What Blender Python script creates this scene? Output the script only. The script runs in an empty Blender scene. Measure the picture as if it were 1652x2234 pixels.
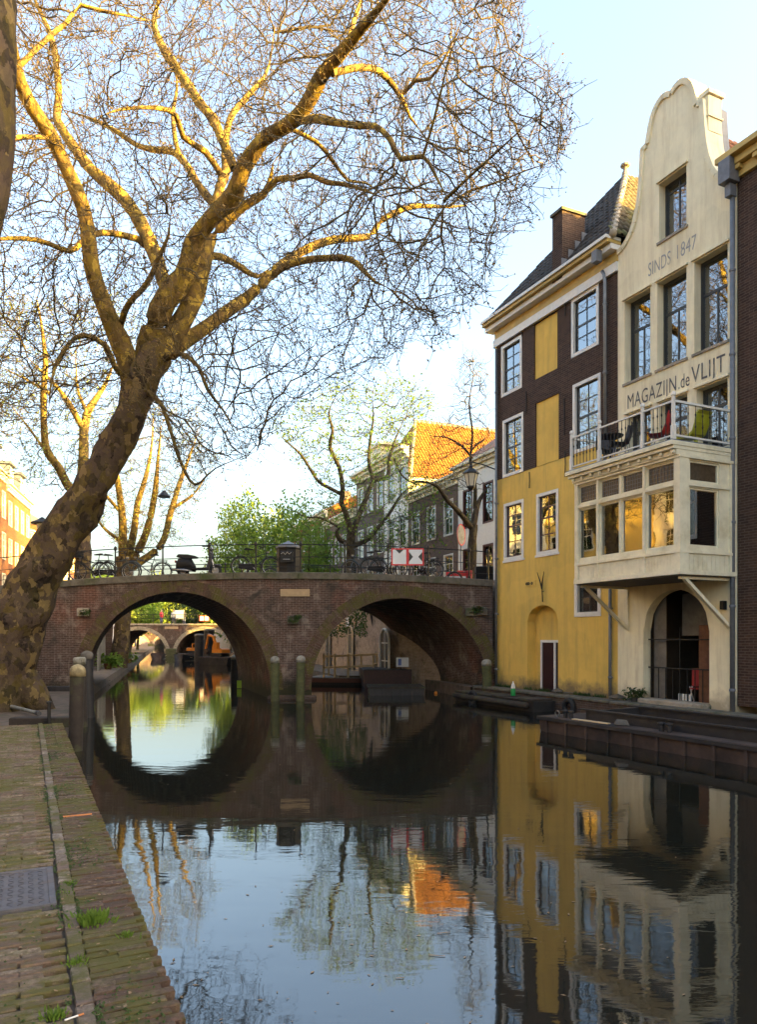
import bpy, math, random
import numpy as np
from mathutils import Vector, Matrix
R = random.Random(7)
NR = np.random.default_rng(11)
SC = bpy.context.scene
COL = SC.collection
rad = math.radians

# ------------------------------------------------------------------ camera
EYE = 2.15                      # metres above the water
FPX, CX, HY = 1600.0, 826.0, 1390.0   # focal length, principal column and horizon row of the photograph (1652 px wide)
cam = bpy.data.cameras.new('camera')
cam.sensor_fit = 'HORIZONTAL'; cam.sensor_width = 36.0
cam.lens = 36.0 * FPX / 1652.0
cam.shift_y = (HY - 1117.0) / 1652.0
cam.clip_start = 0.05; cam.clip_end = 3000
cam_o = bpy.data.objects.new('camera', cam)
cam_o.location = (0, 0, EYE); cam_o.rotation_euler = (rad(90), 0, 0)
COL.objects.link(cam_o); SC.camera = cam_o

# ------------------------------------------------------------------ light
SUN_AZ = math.atan2(0.93, -0.37)        # the sun stands behind the camera, to the right
SUN_EL = rad(11.5)
world = bpy.data.worlds.new('World'); SC.world = world; world.use_nodes = True
wn = world.node_tree.nodes; wl = world.node_tree.links
sky = wn.new('ShaderNodeTexSky'); sky.sky_type = 'NISHITA'; sky.sun_disc = False
sky.sun_elevation = SUN_EL; sky.sun_rotation = SUN_AZ; sky.altitude = 0
sky.air_density = 1.0; sky.dust_density = 7.5; sky.ozone_density = 1.0
wl.new(sky.outputs[0], wn['Background'].inputs[0])
wn['Background'].inputs[1].default_value = 0.15
sun = bpy.data.lights.new('sun', 'SUN'); sun.energy = 5.0; sun.angle = rad(0.6); sun.color = (1.0, 0.64, 0.12)
sun_o = bpy.data.objects.new('sun', sun); COL.objects.link(sun_o)
sdir = Vector((math.sin(SUN_AZ) * math.cos(SUN_EL), math.cos(SUN_AZ) * math.cos(SUN_EL), math.sin(SUN_EL)))
sun_o.rotation_euler = sdir.to_track_quat('Z', 'Y').to_euler()
SC.view_settings.view_transform = 'Standard'; SC.view_settings.look = 'None'
SC.view_settings.exposure = 2.92; SC.view_settings.gamma = 1.0; SC.view_settings.use_curve_mapping = False
SC.render.engine = 'CYCLES'
SC.cycles.use_denoising = True
SC.cycles.max_bounces = 7; SC.cycles.diffuse_bounces = 3; SC.cycles.glossy_bounces = 3
SC.cycles.transparent_max_bounces = 8; SC.cycles.caustics_reflective = False; SC.cycles.caustics_refractive = False

# ------------------------------------------------------------------ helpers
def P(px, py, d):               # photograph pixel + distance -> point
    return Vector(((px - CX) / FPX * d, d, EYE + (HY - py) / FPX * d))
def PG(px, py, z):              # photograph pixel on the level z -> point
    d = (EYE - z) * FPX / (py - HY)
    return Vector(((px - CX) / FPX * d, d, z))

class MB:
    def __init__(s): s.v = []; s.f = []; s.m = []; s.cur = 0; s.sm = []; s.smooth = False
    def add(s, vs, fs):
        b = len(s.v); s.v += [tuple(q) for q in vs]
        for f in fs: s.f.append(tuple(b + i for i in f)); s.m.append(s.cur); s.sm.append(s.smooth)
        return s
    def box(s, x0, x1, y0, y1, z0, z1):
        return s.add([(x0,y0,z0),(x1,y0,z0),(x1,y1,z0),(x0,y1,z0),(x0,y0,z1),(x1,y0,z1),(x1,y1,z1),(x0,y1,z1)],
                     [(0,3,2,1),(4,5,6,7),(0,1,5,4),(1,2,6,5),(2,3,7,6),(3,0,4,7)])
    def bbox(s, x0, x1, y0, y1, z0, z1, b=0.01):      # box with chamfered top and vertical edges
        vs = []
        for z, k in ((z0, 0), (z1 - b, 0), (z1, b)):
            vs += [(x0+k,y0+k,z),(x1-k,y0+k,z),(x1-k,y1-k,z),(x0+k,y1-k,z)]
        fs = [(3,2,1,0),(8,9,10,11)]
        for r in (0, 4):
            for i in range(4): fs.append((r+i, r+(i+1)%4, r+4+(i+1)%4, r+4+i))
        return s.add(vs, fs)
    def beam(s, a, b, w, h=None, up=(0,0,1)):
        a = Vector(a); b = Vector(b); h = h or w; t = (b - a).normalized()
        u = Vector(up)
        if abs(t.dot(u)) > .98: u = Vector((1,0,0))
        sd = t.cross(u).normalized(); u = sd.cross(t)
        vs = []
        for p in (a, b):
            for i, j in ((-1,-1),(1,-1),(1,1),(-1,1)): vs.append(p + sd*(i*w/2) + u*(j*h/2))
        return s.add(vs, [(0,1,2,3),(7,6,5,4),(0,4,5,1),(1,5,6,2),(2,6,7,3),(3,7,4,0)])
    def tube(s, pts, r, n=8, cap=True):
        pts = [Vector(p) for p in pts]; N = len(pts)
        rr = r if isinstance(r, (list, tuple)) else [r]*N
        vs = []; ref = None
        for i, p in enumerate(pts):
            t = (pts[min(i+1,N-1)] - pts[max(i-1,0)])
            t = t.normalized() if t.length > 1e-9 else Vector((0,0,1))
            if ref is None:
                ref = Vector((0,0,1)) if abs(t.z) < .9 else Vector((1,0,0))
            sd = t.cross(ref)
            if sd.length < 1e-6: sd = t.cross(Vector((0,1,.01)))
            sd.normalize(); ref = sd.cross(t)
            for k in range(n):
                a = 2*math.pi*k/n
                vs.append(p + sd*(math.cos(a)*rr[i]) + ref*(math.sin(a)*rr[i]))
        fs = []
        for i in range(N-1):
            for k in range(n):
                fs.append((i*n+k, i*n+(k+1)%n, (i+1)*n+(k+1)%n, (i+1)*n+k))
        if cap:
            fs.append(tuple(range(n-1,-1,-1))); fs.append(tuple((N-1)*n+k for k in range(n)))
        return s.add(vs, fs)
    def lathe(s, prof, c=(0,0,0), n=12):               # prof: (radius, z) pairs
        vs = []; fs = []
        for r, z in prof:
            for k in range(n):
                a = 2*math.pi*k/n; vs.append((c[0]+r*math.cos(a), c[1]+r*math.sin(a), c[2]+z))
        for i in range(len(prof)-1):
            for k in range(n): fs.append((i*n+k, i*n+(k+1)%n, (i+1)*n+(k+1)%n, (i+1)*n+k))
        fs.append(tuple(range(n-1,-1,-1))); fs.append(tuple((len(prof)-1)*n+k for k in range(n)))
        return s.add(vs, fs)
    def prism(s, poly, axis, a, b):                    # poly of 2D points extruded along an axis from a to b
        def pt(p, q):
            return {'x':(q,p[0],p[1]),'y':(p[0],q,p[1]),'z':(p[0],p[1],q)}[axis]
        n = len(poly); vs = [pt(p,a) for p in poly] + [pt(p,b) for p in poly]
        fs = [tuple(range(n-1,-1,-1)), tuple(range(n,2*n))]
        for i in range(n): fs.append((i,(i+1)%n,n+(i+1)%n,n+i))
        return s.add(vs, fs)
    def ring(s, c, R_, r, axis='y', n=24, k=6, a0=0, a1=2*math.pi):
        pts = []; full = abs(a1-a0-2*math.pi) < 1e-6
        for i in range(n if full else n+1):
            a = a0+(a1-a0)*i/n; ca, sa = math.cos(a), math.sin(a)
            ring_ = []
            for j in range(k):
                b = 2*math.pi*j/k; q = R_+r*math.cos(b); h = r*math.sin(b)
                p = {'y':(q*ca,h,q*sa),'x':(h,q*ca,q*sa),'z':(q*ca,q*sa,h)}[axis]
                ring_.append((c[0]+p[0],c[1]+p[1],c[2]+p[2]))
            pts.append(ring_)
        vs = [p for r_ in pts for p in r_]; fs = []; N = len(pts)
        for i in range(N if full else N-1):
            for j in range(k):
                i2 = (i+1)%N; fs.append((i*k+j, i*k+(j+1)%k, i2*k+(j+1)%k, i2*k+j))
        return s.add(vs, fs)
    def build(s, name, mats, parent=None, bevel=0, loc=None, rotz=None):
        me = bpy.data.meshes.new(name); me.from_pydata(s.v, [], s.f)
        mats = mats if isinstance(mats, (list, tuple)) else [mats]
        for m in mats: me.materials.append(m)
        if s.f:
            me.polygons.foreach_set('material_index', s.m)
            me.polygons.foreach_set('use_smooth', s.sm)
        me.update()
        o = bpy.data.objects.new(name, me); COL.objects.link(o)
        if parent: o.parent = parent
        if loc is not None: o.location = loc
        if rotz is not None: o.rotation_euler.z = rotz
        if bevel:
            b = o.modifiers.new('bevel', 'BEVEL'); b.width = bevel; b.segments = 1; b.limit_method = 'ANGLE'
        return o

def tag(o, label=None, cat=None, group=None, kind=None):
    if label: o['label'] = label
    if cat: o['category'] = cat
    if group: o['group'] = group
    if kind: o['kind'] = kind
    return o
def thing(name, label, cat, loc=(0,0,0), rotz=0, group=None):
    o = bpy.data.objects.new(name, None); COL.objects.link(o)
    o.location = loc; o.rotation_euler = (0,0,rotz); o.empty_display_size = .2
    return tag(o, label, cat, group)
def copy_tree(o, parent=None, loc=None, rotz=None, label=None):
    c = o.copy(); COL.objects.link(c)
    if parent: c.parent = parent
    if loc is not None: c.location = loc
    if rotz is not None: c.rotation_euler = (0,0,rotz)
    if label: c['label'] = label
    for ch in list(o.children): copy_tree(ch, c)
    return c
def frame_rot(dx, dy): return math.atan2(dy, dx)

# ------------------------------------------------------------------ materials
class NT:
    def __init__(s, name):
        s.m = bpy.data.materials.new(name); s.m.use_nodes = True
        s.t = s.m.node_tree; s.b = s.t.nodes['Principled BSDF']; s.out = s.t.nodes['Material Output']
    def n(s, typ, **kw):
        q = s.t.nodes.new('ShaderNode' + typ)
        for k, v in kw.items():
            if k in q.inputs.keys() or k.replace('_',' ') in q.inputs.keys(): q.inputs[k if k in q.inputs.keys() else k.replace('_',' ')].default_value = v
            else: setattr(q, k, v)
        return q
    def l(s, a, b): s.t.links.new(a, b)
    def coord(s, scale=(1,1,1), kind='Object'):
        tc = s.n('TexCoord'); mp = s.n('Mapping'); mp.inputs['Scale'].default_value = scale
        s.l(tc.outputs[kind], mp.inputs[0]); return mp.outputs[0]
    def noise(s, vec, scale, detail=6, rough=.6, dist=0):
        q = s.n('TexNoise'); q.inputs['Scale'].default_value = scale; q.inputs['Detail'].default_value = detail
        q.inputs['Roughness'].default_value = rough; q.inputs['Distortion'].default_value = dist
        s.l(vec, q.inputs['Vector']); return q.outputs['Fac']
    def ramp(s, fac, stops, interp='LINEAR'):
        q = s.n('ValToRGB'); e = q.color_ramp.elements; q.color_ramp.interpolation = interp
        while len(e) < len(stops): e.new(.5)
        for k, (p, c) in enumerate(stops):
            e[k].position = p; e[k].color = (*c, 1) if len(c) == 3 else c
        s.l(fac, q.inputs[0]); return q.outputs[0]
    def mix(s, fac, a, b, mode='MIX'):
        q = s.n('MixRGB'); q.blend_type = mode
        for i, v in ((0, fac), (1, a), (2, b)):
            if hasattr(v, 'is_linked'): s.l(v, q.inputs[i])
            else: q.inputs[i].default_value = v if i == 0 else (*v, 1)
        return q.outputs[0]
    def col(s, c): s.l(c, s.b.inputs['Base Color'])
    def bump(s, h, strength=.3, dist=.02):
        q = s.n('Bump'); q.inputs['Strength'].default_value = strength; q.inputs['Distance'].default_value = dist
        s.l(h, q.inputs['Height']); s.l(q.outputs[0], s.b.inputs['Normal']); return q
    def rough(s, v): s.b.inputs['Roughness'].default_value = v

def plain(name, c, rough=.6, var=.25, scale=6, metal=0, bump=.1, spec=.5, dirt=None):
    t = NT(name); v = t.coord()
    f = t.noise(v, scale, 8, .65)
    c2 = tuple(max(0, q*(1-var)) for q in c); c3 = tuple(min(1, q*(1+var*.6)) for q in c)
    k = t.ramp(f, [(.3, c2), (.7, c3)])
    if dirt:
        g = t.noise(v, scale*.35, 10, .7)
        k = t.mix(t.ramp(g, [(.5, (0,0,0)), (.68, (1,1,1))]), k, dirt)
    t.col(k); t.rough(rough); t.b.inputs['Metallic'].default_value = metal
    t.b.inputs['Specular IOR Level'].default_value = spec
    if bump: t.bump(t.noise(v, scale*4, 6), bump, .01)
    return t.m

def brick_mat(name, c1, c2, mortar, stain=None, scale=1.0, bw=.21, bh=.062, bump=.5, light=None, moss=None, tide=None, red=None):
    t = NT(name); tc = t.n('TexCoord'); sp = t.n('SeparateXYZ'); t.l(tc.outputs['Object'], sp.inputs[0])
    ad = t.n('Math', operation='ADD'); t.l(sp.outputs[0], ad.inputs[0]); t.l(sp.outputs[1], ad.inputs[1])
    cb = t.n('CombineXYZ'); t.l(ad.outputs[0], cb.inputs[0]); t.l(sp.outputs[2], cb.inputs[1])
    # slight unevenness of the courses
    nz = t.n('TexNoise'); nz.inputs['Scale'].default_value = .8; t.l(tc.outputs['Object'], nz.inputs['Vector'])
    wob = t.n('VectorMath', operation='SCALE'); wob.inputs['Scale'].default_value = .05; t.l(nz.outputs['Color'], wob.inputs[0])
    vv = t.n('VectorMath', operation='ADD'); t.l(cb.outputs[0], vv.inputs[0]); t.l(wob.outputs[0], vv.inputs[1])
    br = t.n('TexBrick'); br.inputs['Scale'].default_value = 1.0
    br.inputs['Brick Width'].default_value = bw*scale; br.inputs['Row Height'].default_value = bh*scale
    br.inputs['Mortar Size'].default_value = .007*scale; br.inputs['Mortar Smooth'].default_value = .2
    br.inputs['Color1'].default_value = (*c1,1); br.inputs['Color2'].default_value = (*c2,1); br.inputs['Mortar'].default_value = (*mortar,1)
    br.inputs['Bias'].default_value = -.1
    t.l(vv.outputs[0], br.inputs['Vector'])
    v = tc.outputs['Object']
    k = br.outputs['Color']
    k = t.mix(t.ramp(t.noise(v, 7, 8, .7), [(.35,(.55,.55,.55)),(.7,(1.25,1.2,1.15))]), k, k) if False else t.mix(1.0, k, t.ramp(t.noise(v, 5, 9, .7), [(.3,(.55,.55,.55)),(.72,(1,1,1))]), 'MULTIPLY')
    if red:        # patches of later repair in redder brick
        k = t.mix(t.ramp(t.noise(v, .55, 4, .5), [(.54,(0,0,0)),(.60,(.7,.7,.7))]), k, t.mix(1.0, k, (1.35,.95,.85), 'MULTIPLY'))
    if light:      # lime bloom on the brick
        k = t.mix(t.ramp(t.noise(v, 1.7, 10, .72), [(.52,(0,0,0)),(.66,(.75,.75,.75))]), k, light)
        k = t.mix(t.ramp(t.noise(t.coord((5,5,.5)), 1.2, 8, .7), [(.56,(0,0,0)),(.7,(.6,.6,.6))]), k, light)
    if stain:
        k = t.mix(t.ramp(t.noise(v, .9, 9, .7, .6), [(.52,(0,0,0)),(.66,(.9,.9,.9))]), k, stain)
    if moss:
        k = t.mix(t.ramp(t.noise(v, 2.3, 9, .75), [(.58,(0,0,0)),(.68,(.8,.8,.8))]), k, moss)
    if tide:       # algae band at the water line
        s2 = t.n('SeparateXYZ'); t.l(v, s2.inputs[0]); md = t.n('Math', operation='MULTIPLY_ADD'); md.inputs[1].default_value = -.8; md.inputs[2].default_value = .75; t.l(s2.outputs[2], md.inputs[0])
        a2 = t.n('Math', operation='ADD'); t.l(md.outputs[0], a2.inputs[0]); t.l(t.noise(v, 2.5, 8, .7), a2.inputs[1])
        k = t.mix(t.ramp(a2.outputs[0], [(.7,(0,0,0)),(1.0,(.9,.9,.9))]), k, tide)
    t.col(k); t.rough(.85); t.b.inputs['Specular IOR Level'].default_value = .25
    inv = t.n('Math', operation='SUBTRACT'); inv.inputs[0].default_value = 1; t.l(br.outputs['Fac'], inv.inputs[1])
    hh = t.n('Math', operation='ADD'); t.l(inv.outputs[0], hh.inputs[0])
    ns = t.n('Math', operation='MULTIPLY'); ns.inputs[1].default_value = .6; t.l(t.noise(v, 40, 5), ns.inputs[0]); t.l(ns.outputs[0], hh.inputs[1])
    t.bump(hh.outputs[0], bump, .012)
    return t.m

def stucco_mat(name, c, stain, low=None, patch=None):
    t = NT(name); v = t.coord()
    k = t.ramp(t.noise(v, 1.1, 10, .7), [(.3, tuple(q*.84 for q in c)), (.7, tuple(min(1,q*1.06) for q in c))])
    vs = t.coord((3.5,3.5,.35))
    k = t.mix(t.ramp(t.noise(vs, 1.3, 9, .7), [(.47,(0,0,0)),(.68,(.85,.85,.85))]), k, stain)
    k = t.mix(t.ramp(t.noise(v, .7, 3, .4), [(.56,(0,0,0)),(.58,(.22,.22,.22))]), k, tuple(min(1,q*1.15) for q in c))
    k = t.mix(t.ramp(t.noise(v, 14, 6, .7), [(.6,(0,0,0)),(.8,(.35,.35,.35))]), k, stain)
    if low:        # rising damp: dirt above the water ledge
        sp = t.n('SeparateXYZ'); t.l(v, sp.inputs[0])
        md = t.n('Math', operation='MULTIPLY_ADD'); md.inputs[1].default_value = -.9; md.inputs[2].default_value = .95
        t.l(sp.outputs[2], md.inputs[0])
        a2 = t.n('Math', operation='ADD'); t.l(md.outputs[0], a2.inputs[0])
        n2 = t.noise(v, 2.2, 9, .7); t.l(n2, a2.inputs[1])
        k = t.mix(t.ramp(a2.outputs[0], [(.62,(0,0,0)),(.95,(.9,.9,.9))]), k, low)
    t.col(k); t.rough(.9); t.b.inputs['Specular IOR Level'].default_value = .2
    t.bump(t.noise(v, 55, 5, .6), .25, .006)
    return t.m

def bark_mat(name, dark, mid, olive, pale, sc=1.0, up=None):
    t = NT(name); v = t.coord((1,1,.75))
    k = t.ramp(t.noise(v, 2.2*sc, 7, .68, .5), [(.36, dark), (.44, mid), (.50, olive), (.56, mid), (.62, pale)])
    fl = t.ramp(t.noise(v, 6.5*sc, 7, .7, .4), [(.50,(0,0,0)),(.55,(1,1,1))])
    k = t.mix(fl, k, mid)
    bl = t.ramp(t.noise(v, 3.3*sc, 9, .74, .8), [(.53,(0,0,0)),(.62,(.9,.9,.9))])
    k = t.mix(bl, k, dark)
    k = t.mix(t.ramp(t.noise(v, 1.1*sc, 8, .7), [(.48,(0,0,0)),(.62,(.5,.5,.5))]), k, (olive[0]*.8,olive[1]*1.0,olive[2]*.7))
    # flaking plates: irregular cells, each with its own tone
    nz = t.n('TexNoise'); nz.inputs['Scale'].default_value = 7*sc; nz.inputs['Detail'].default_value = 5; t.l(v, nz.inputs['Vector'])
    dd = t.n('VectorMath', operation='SCALE'); dd.inputs['Scale'].default_value = .30/sc; t.l(nz.outputs['Color'], dd.inputs[0])
    vv = t.n('VectorMath', operation='ADD'); t.l(v, vv.inputs[0]); t.l(dd.outputs[0], vv.inputs[1])
    vo = t.n('TexVoronoi'); vo.inputs['Scale'].default_value = 5.5*sc; t.l(vv.outputs[0], vo.inputs['Vector'])
    bw_ = t.n('RGBToBW'); t.l(vo.outputs['Color'], bw_.inputs[0])
    pc = t.ramp(bw_.outputs[0], [(0,dark),(.30,mid),(.45,olive),(.58,tuple(q*1.5 for q in mid)),(.66,pale),(.74,mid)], 'CONSTANT')
    k = t.mix(.55, k, pc)
    if up:         # plane bark pales towards the crown; sunlight also put into the upper colour
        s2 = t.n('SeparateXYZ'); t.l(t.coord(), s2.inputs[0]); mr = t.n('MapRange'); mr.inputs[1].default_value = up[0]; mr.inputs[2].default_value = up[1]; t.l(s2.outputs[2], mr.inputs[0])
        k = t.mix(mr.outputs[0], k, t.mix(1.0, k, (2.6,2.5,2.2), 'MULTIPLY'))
    t.col(k); t.rough(.9); t.b.inputs['Specular IOR Level'].default_value = .15
    t.bump(t.noise(v, 11*sc, 8, .7, .6), .8, .04)
    return t.m

def leaf_mat(name, c, trans=.4):
    t = NT(name); v = t.coord()
    k = t.ramp(t.noise(v, 1.6, 5), [(.3, tuple(q*.6 for q in c)), (.7, tuple(min(1,q*1.3) for q in c))])
    t.col(k); t.rough(.6)
    tr = t.n('BsdfTranslucent'); t.l(k, tr.inputs[0])
    mx = t.n('MixShader'); mx.inputs[0].default_value = trans
    t.l(t.b.outputs[0], mx.inputs[1]); t.l(tr.outputs[0], mx.inputs[2]); t.l(mx.outputs[0], t.out.inputs[0])
    return t.m

def pane_mat(name, ior=2.1, tint=(.75,.8,.8), bump=.02, keep=1.0):
    t = NT(name); v = t.coord()
    t.t.nodes.remove(t.b)
    gl = t.n('BsdfGlossy'); gl.inputs['Roughness'].default_value = .015; gl.inputs[0].default_value = (.95,.97,1,1)
    tr = t.n('BsdfTransparent'); tr.inputs[0].default_value = (*tint,1)
    fr = t.n('Fresnel'); fr.inputs[0].default_value = ior
    bp = t.n('Bump'); bp.inputs['Strength'].default_value = bump; bp.inputs['Distance'].default_value = .05
    t.l(t.noise(v, 1.7, 2), bp.inputs['Height']); t.l(bp.outputs[0], gl.inputs['Normal'])
    mx = t.n('MixShader'); t.l(fr.outputs[0], mx.inputs[0]); t.l(tr.outputs[0], mx.inputs[1]); t.l(gl.outputs[0], mx.inputs[2])
    t.l(mx.outputs[0], t.out.inputs[0]); return t.m

M = {}
M['stucco_yellow'] = stucco_mat('stucco_yellow', (.77,.52,.125), (.55,.37,.11), (.17,.13,.08))
M['stucco_cream'] = stucco_mat('stucco_cream', (.85,.77,.54), (.62,.53,.35), (.36,.30,.2))
M['brick_brown'] = brick_mat('brick_brown', (.092,.052,.036), (.052,.031,.023), (.16,.118,.092), bump=.9)
M['brick_far'] = brick_mat('brick_far', (.19,.135,.11), (.145,.10,.083), (.27,.22,.18))
M['room'] = plain('room', (.50,.36,.18), .9, .3, 2, bump=0)
M['brick_orange'] = brick_mat('brick_orange', (.25,.085,.022), (.19,.062,.018), (.30,.2,.12), bump=.3)
M['brick_bridge'] = brick_mat('brick_bridge', (.130,.080,.063), (.085,.056,.047), (.25,.20,.165), stain=(.042,.037,.031), light=(.29,.24,.20), bump=.9, tide=(.03,.034,.016), red=(.17,.062,.042))
M['brick_quay'] = brick_mat('brick_quay', (.12,.075,.055), (.085,.055,.045), (.14,.12,.10), stain=(.035,.032,.026), moss=(.07,.085,.022), bump=.8)
M['brick_cellar'] = brick_mat('brick_cellar', (.50,.37,.26), (.40,.29,.2), (.52,.43,.34), stain=(.1,.08,.055), moss=(.12,.12,.03))
M['brick_edge'] = brick_mat('brick_edge', (.15,.095,.07), (.10,.065,.05), (.25,.2,.16), stain=(.06,.045,.04), light=(.3,.25,.21), bump=.8)
M['stone'] = plain('stone', (.34,.29,.22), .85, .3, 8, dirt=(.12,.11,.07))
M['coping'] = plain('coping', (.13,.115,.09), .9, .4, 5, dirt=(.05,.065,.02), bump=.4)
M['plaque'] = plain('plaque', (.40,.29,.17), .85, .2, 6)
M['wood_white'] = plain('wood_white', (.78,.715,.52), .5, .12, 5, dirt=(.60,.53,.35), bump=.08)
M['frame_white'] = plain('frame_white', (.74,.72,.66), .5, .1, 8, bump=.05)
M['frame_dark'] = plain('frame_dark', (.035,.04,.042), .45, .2, 8, bump=.05)
M['frame_red'] = plain('frame_red', (.10,.035,.03), .45, .3, 8, bump=.05)
M['cornice_yellow'] = plain('cornice_yellow', (.52,.36,.10), .6, .15, 5, bump=.05)
M['lead'] = plain('lead', (.16,.17,.19), .6, .25, 7, metal=.2)
M['zinc'] = plain('zinc', (.20,.21,.22), .5, .3, 5, metal=.5)
M['tile_dark'] = plain('tile_dark', (.045,.042,.042), .7, .5, 5, dirt=(.09,.085,.04), bump=.2)
M['tile_red'] = plain('tile_red', (.30,.13,.06), .75, .45, 4, dirt=(.12,.085,.04), bump=.2)
M['tile_orange'] = plain('tile_orange', (.26,.105,.018), .8, .5, 3, dirt=(.13,.058,.016), bump=.3, spec=.2)
M['tile_moss'] = plain('tile_moss', (.13,.10,.055), .8, .5, 4, dirt=(.15,.15,.05), bump=.2)
M['iron'] = plain('iron', (.018,.018,.018), .55, .3, 9, metal=.3, bump=.1)
M['black_paint'] = plain('black_paint', (.012,.012,.013), .55, .3, 6, bump=.04, spec=.25)
M['rubber'] = plain('rubber', (.015,.015,.015), .8, .2, 9)
M['chrome'] = plain('chrome', (.28,.28,.29), .35, .2, 9, metal=.8, bump=0)
M['grey_paint'] = plain('grey_paint', (.05,.052,.058), .4, .15, 6, bump=0)
M['wood_dark'] = plain('wood_dark', (.035,.026,.02), .9, .5, 5, dirt=(.06,.065,.025), bump=.6)
M['wood_green'] = plain('wood_green', (.085,.09,.035), .9, .5, 5, dirt=(.05,.038,.028), bump=.6)
M['wood_rail'] = plain('wood_rail', (.60,.45,.26), .8, .25, 6)
M['wood_door'] = plain('wood_door', (.16,.065,.03), .7, .35, 7, bump=.3)
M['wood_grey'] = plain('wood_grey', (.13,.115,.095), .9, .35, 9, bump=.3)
M['corrugated'] = plain('corrugated', (.17,.155,.135), .6, .3, 5, metal=.3)
M['cap_white'] = plain('cap_white', (.27,.26,.22), .8, .4, 9, dirt=(.10,.10,.05), bump=.5)
M['cap_cream'] = plain('cap_cream', (.33,.27,.14), .8, .4, 9, dirt=(.10,.075,.04), bump=.5)
M['hull_rust'] = plain('hull_rust', (.062,.038,.028), .85, .6, 2.2, dirt=(.010,.009,.009), bump=.6)
M['hull_black'] = plain('hull_black', (.016,.015,.016), .6, .5, 4, dirt=(.04,.033,.03), bump=.3)
M['orange'] = plain('orange', (.62,.20,.015), .45, .2, 5, bump=.03)
M['red'] = plain('red', (.36,.015,.02), .45, .15, 6, bump=.03)
M['sign_red'] = plain('sign_red', (.62,.02,.025), .4, .1, 6, bump=0)
M['sign_white'] = plain('sign_white', (.74,.76,.78), .4, .06, 6, bump=0)
M['sign_black'] = plain('sign_black', (.015,.015,.018), .4, .1, 6, bump=0)
M['sign_blue'] = plain('sign_blue', (.03,.10,.40), .4, .1, 6, bump=0)
M['chartreuse'] = plain('chartreuse', (.32,.33,.02), .4, .12, 6, bump=0)
M['wicker'] = plain('wicker', (.02,.02,.025), .6, .4, 30, bump=.6)
M['lettering'] = plain('lettering', (.12,.12,.13), .9, .4, 9, bump=0, dirt=(.42,.37,.26), spec=.1)
M['lettering_faded'] = plain('lettering_faded', (.32,.33,.34), .9, .3, 9, bump=0, dirt=(.60,.53,.36), spec=.1)
M['curtain'] = plain('curtain', (.62,.64,.66), .9, .1, 4, bump=.2)
M['leaded'] = plain('leaded', (.085,.06,.035), .25, .4, 14, bump=.3)
M['interior'] = plain('interior', (.10,.07,.045), .9, .3, 2, bump=0)
M['pane'] = pane_mat('pane', 3.0)
M['pane_bay'] = pane_mat('pane_bay', 2.9, (.6,.6,.58))
M['pane_far'] = pane_mat('pane_far', 2.4, (.5,.52,.5))
M['lamp_glass'] = plain('lamp_glass', (.55,.52,.42), .3, .1, 5, bump=0)
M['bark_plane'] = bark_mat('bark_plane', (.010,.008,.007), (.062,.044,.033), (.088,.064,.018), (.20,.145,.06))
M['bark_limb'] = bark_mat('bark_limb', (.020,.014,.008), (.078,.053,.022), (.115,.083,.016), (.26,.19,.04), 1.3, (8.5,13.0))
M['bark_dark'] = bark_mat('bark_dark', (.015,.013,.011), (.045,.036,.028), (.06,.052,.025), (.10,.085,.05), 1.4)
M['twig'] = plain('twig', (.070,.050,.017), .85, .35, 3, bump=0)
M['twig_dark'] = plain('twig_dark', (.06,.05,.035), .85, .35, 3, bump=0)
M['bud'] = leaf_mat('bud', (.15,.092,.02), .3)
M['fruit'] = plain('fruit', (.09,.055,.03), .95, .4, 20, bump=.4)
M['leaf_spring'] = leaf_mat('leaf_spring', (.25,.32,.04), .55)
M['leaf_green'] = leaf_mat('leaf_green', (.17,.27,.035), .55)
M['leaf_dark'] = leaf_mat('leaf_dark', (.055,.10,.022), .4)
M['asphalt'] = plain('asphalt', (.10,.085,.075), .9, .3, 9, bump=.3)
M['soil'] = plain('soil', (.10,.075,.055), .95, .4, 5, dirt=(.06,.055,.03), bump=.6)
M['landing'] = plain('landing', (.13,.096,.07), .95, .5, 4, dirt=(.055,.055,.028), bump=.8)
M['plate'] = plain('plate', (.14,.135,.145), .6, .3, 12, metal=.5, dirt=(.16,.12,.10), bump=.3)
M['skin'] = plain('skin', (.5,.32,.24), .6, .1, 6, bump=0)
M['cloth_white'] = plain('cloth_white', (.6,.6,.6), .8, .1, 6, bump=0)
M['cloth_blue'] = plain('cloth_blue', (.06,.07,.12), .8, .2, 6, bump=0)
M['cloth_dark'] = plain('cloth_dark', (.03,.03,.035), .8, .2, 6, bump=0)
M['glow_green'] = plain('glow_green', (.30,.50,.02), .5, .1, 6, bump=0)
M['bottle_green'] = plain('bottle_green', (.02,.28,.07), .35, .1, 6, bump=0)
M['litter_orange'] = plain('litter_orange', (.55,.20,.06), .7, .2, 9, bump=0)
M['litter_white'] = plain('litter_white', (.7,.68,.64), .7, .2, 9, bump=0)
M['leaf_litter'] = plain('leaf_litter', (.26,.17,.09), .8, .4, 9, bump=0)

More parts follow.
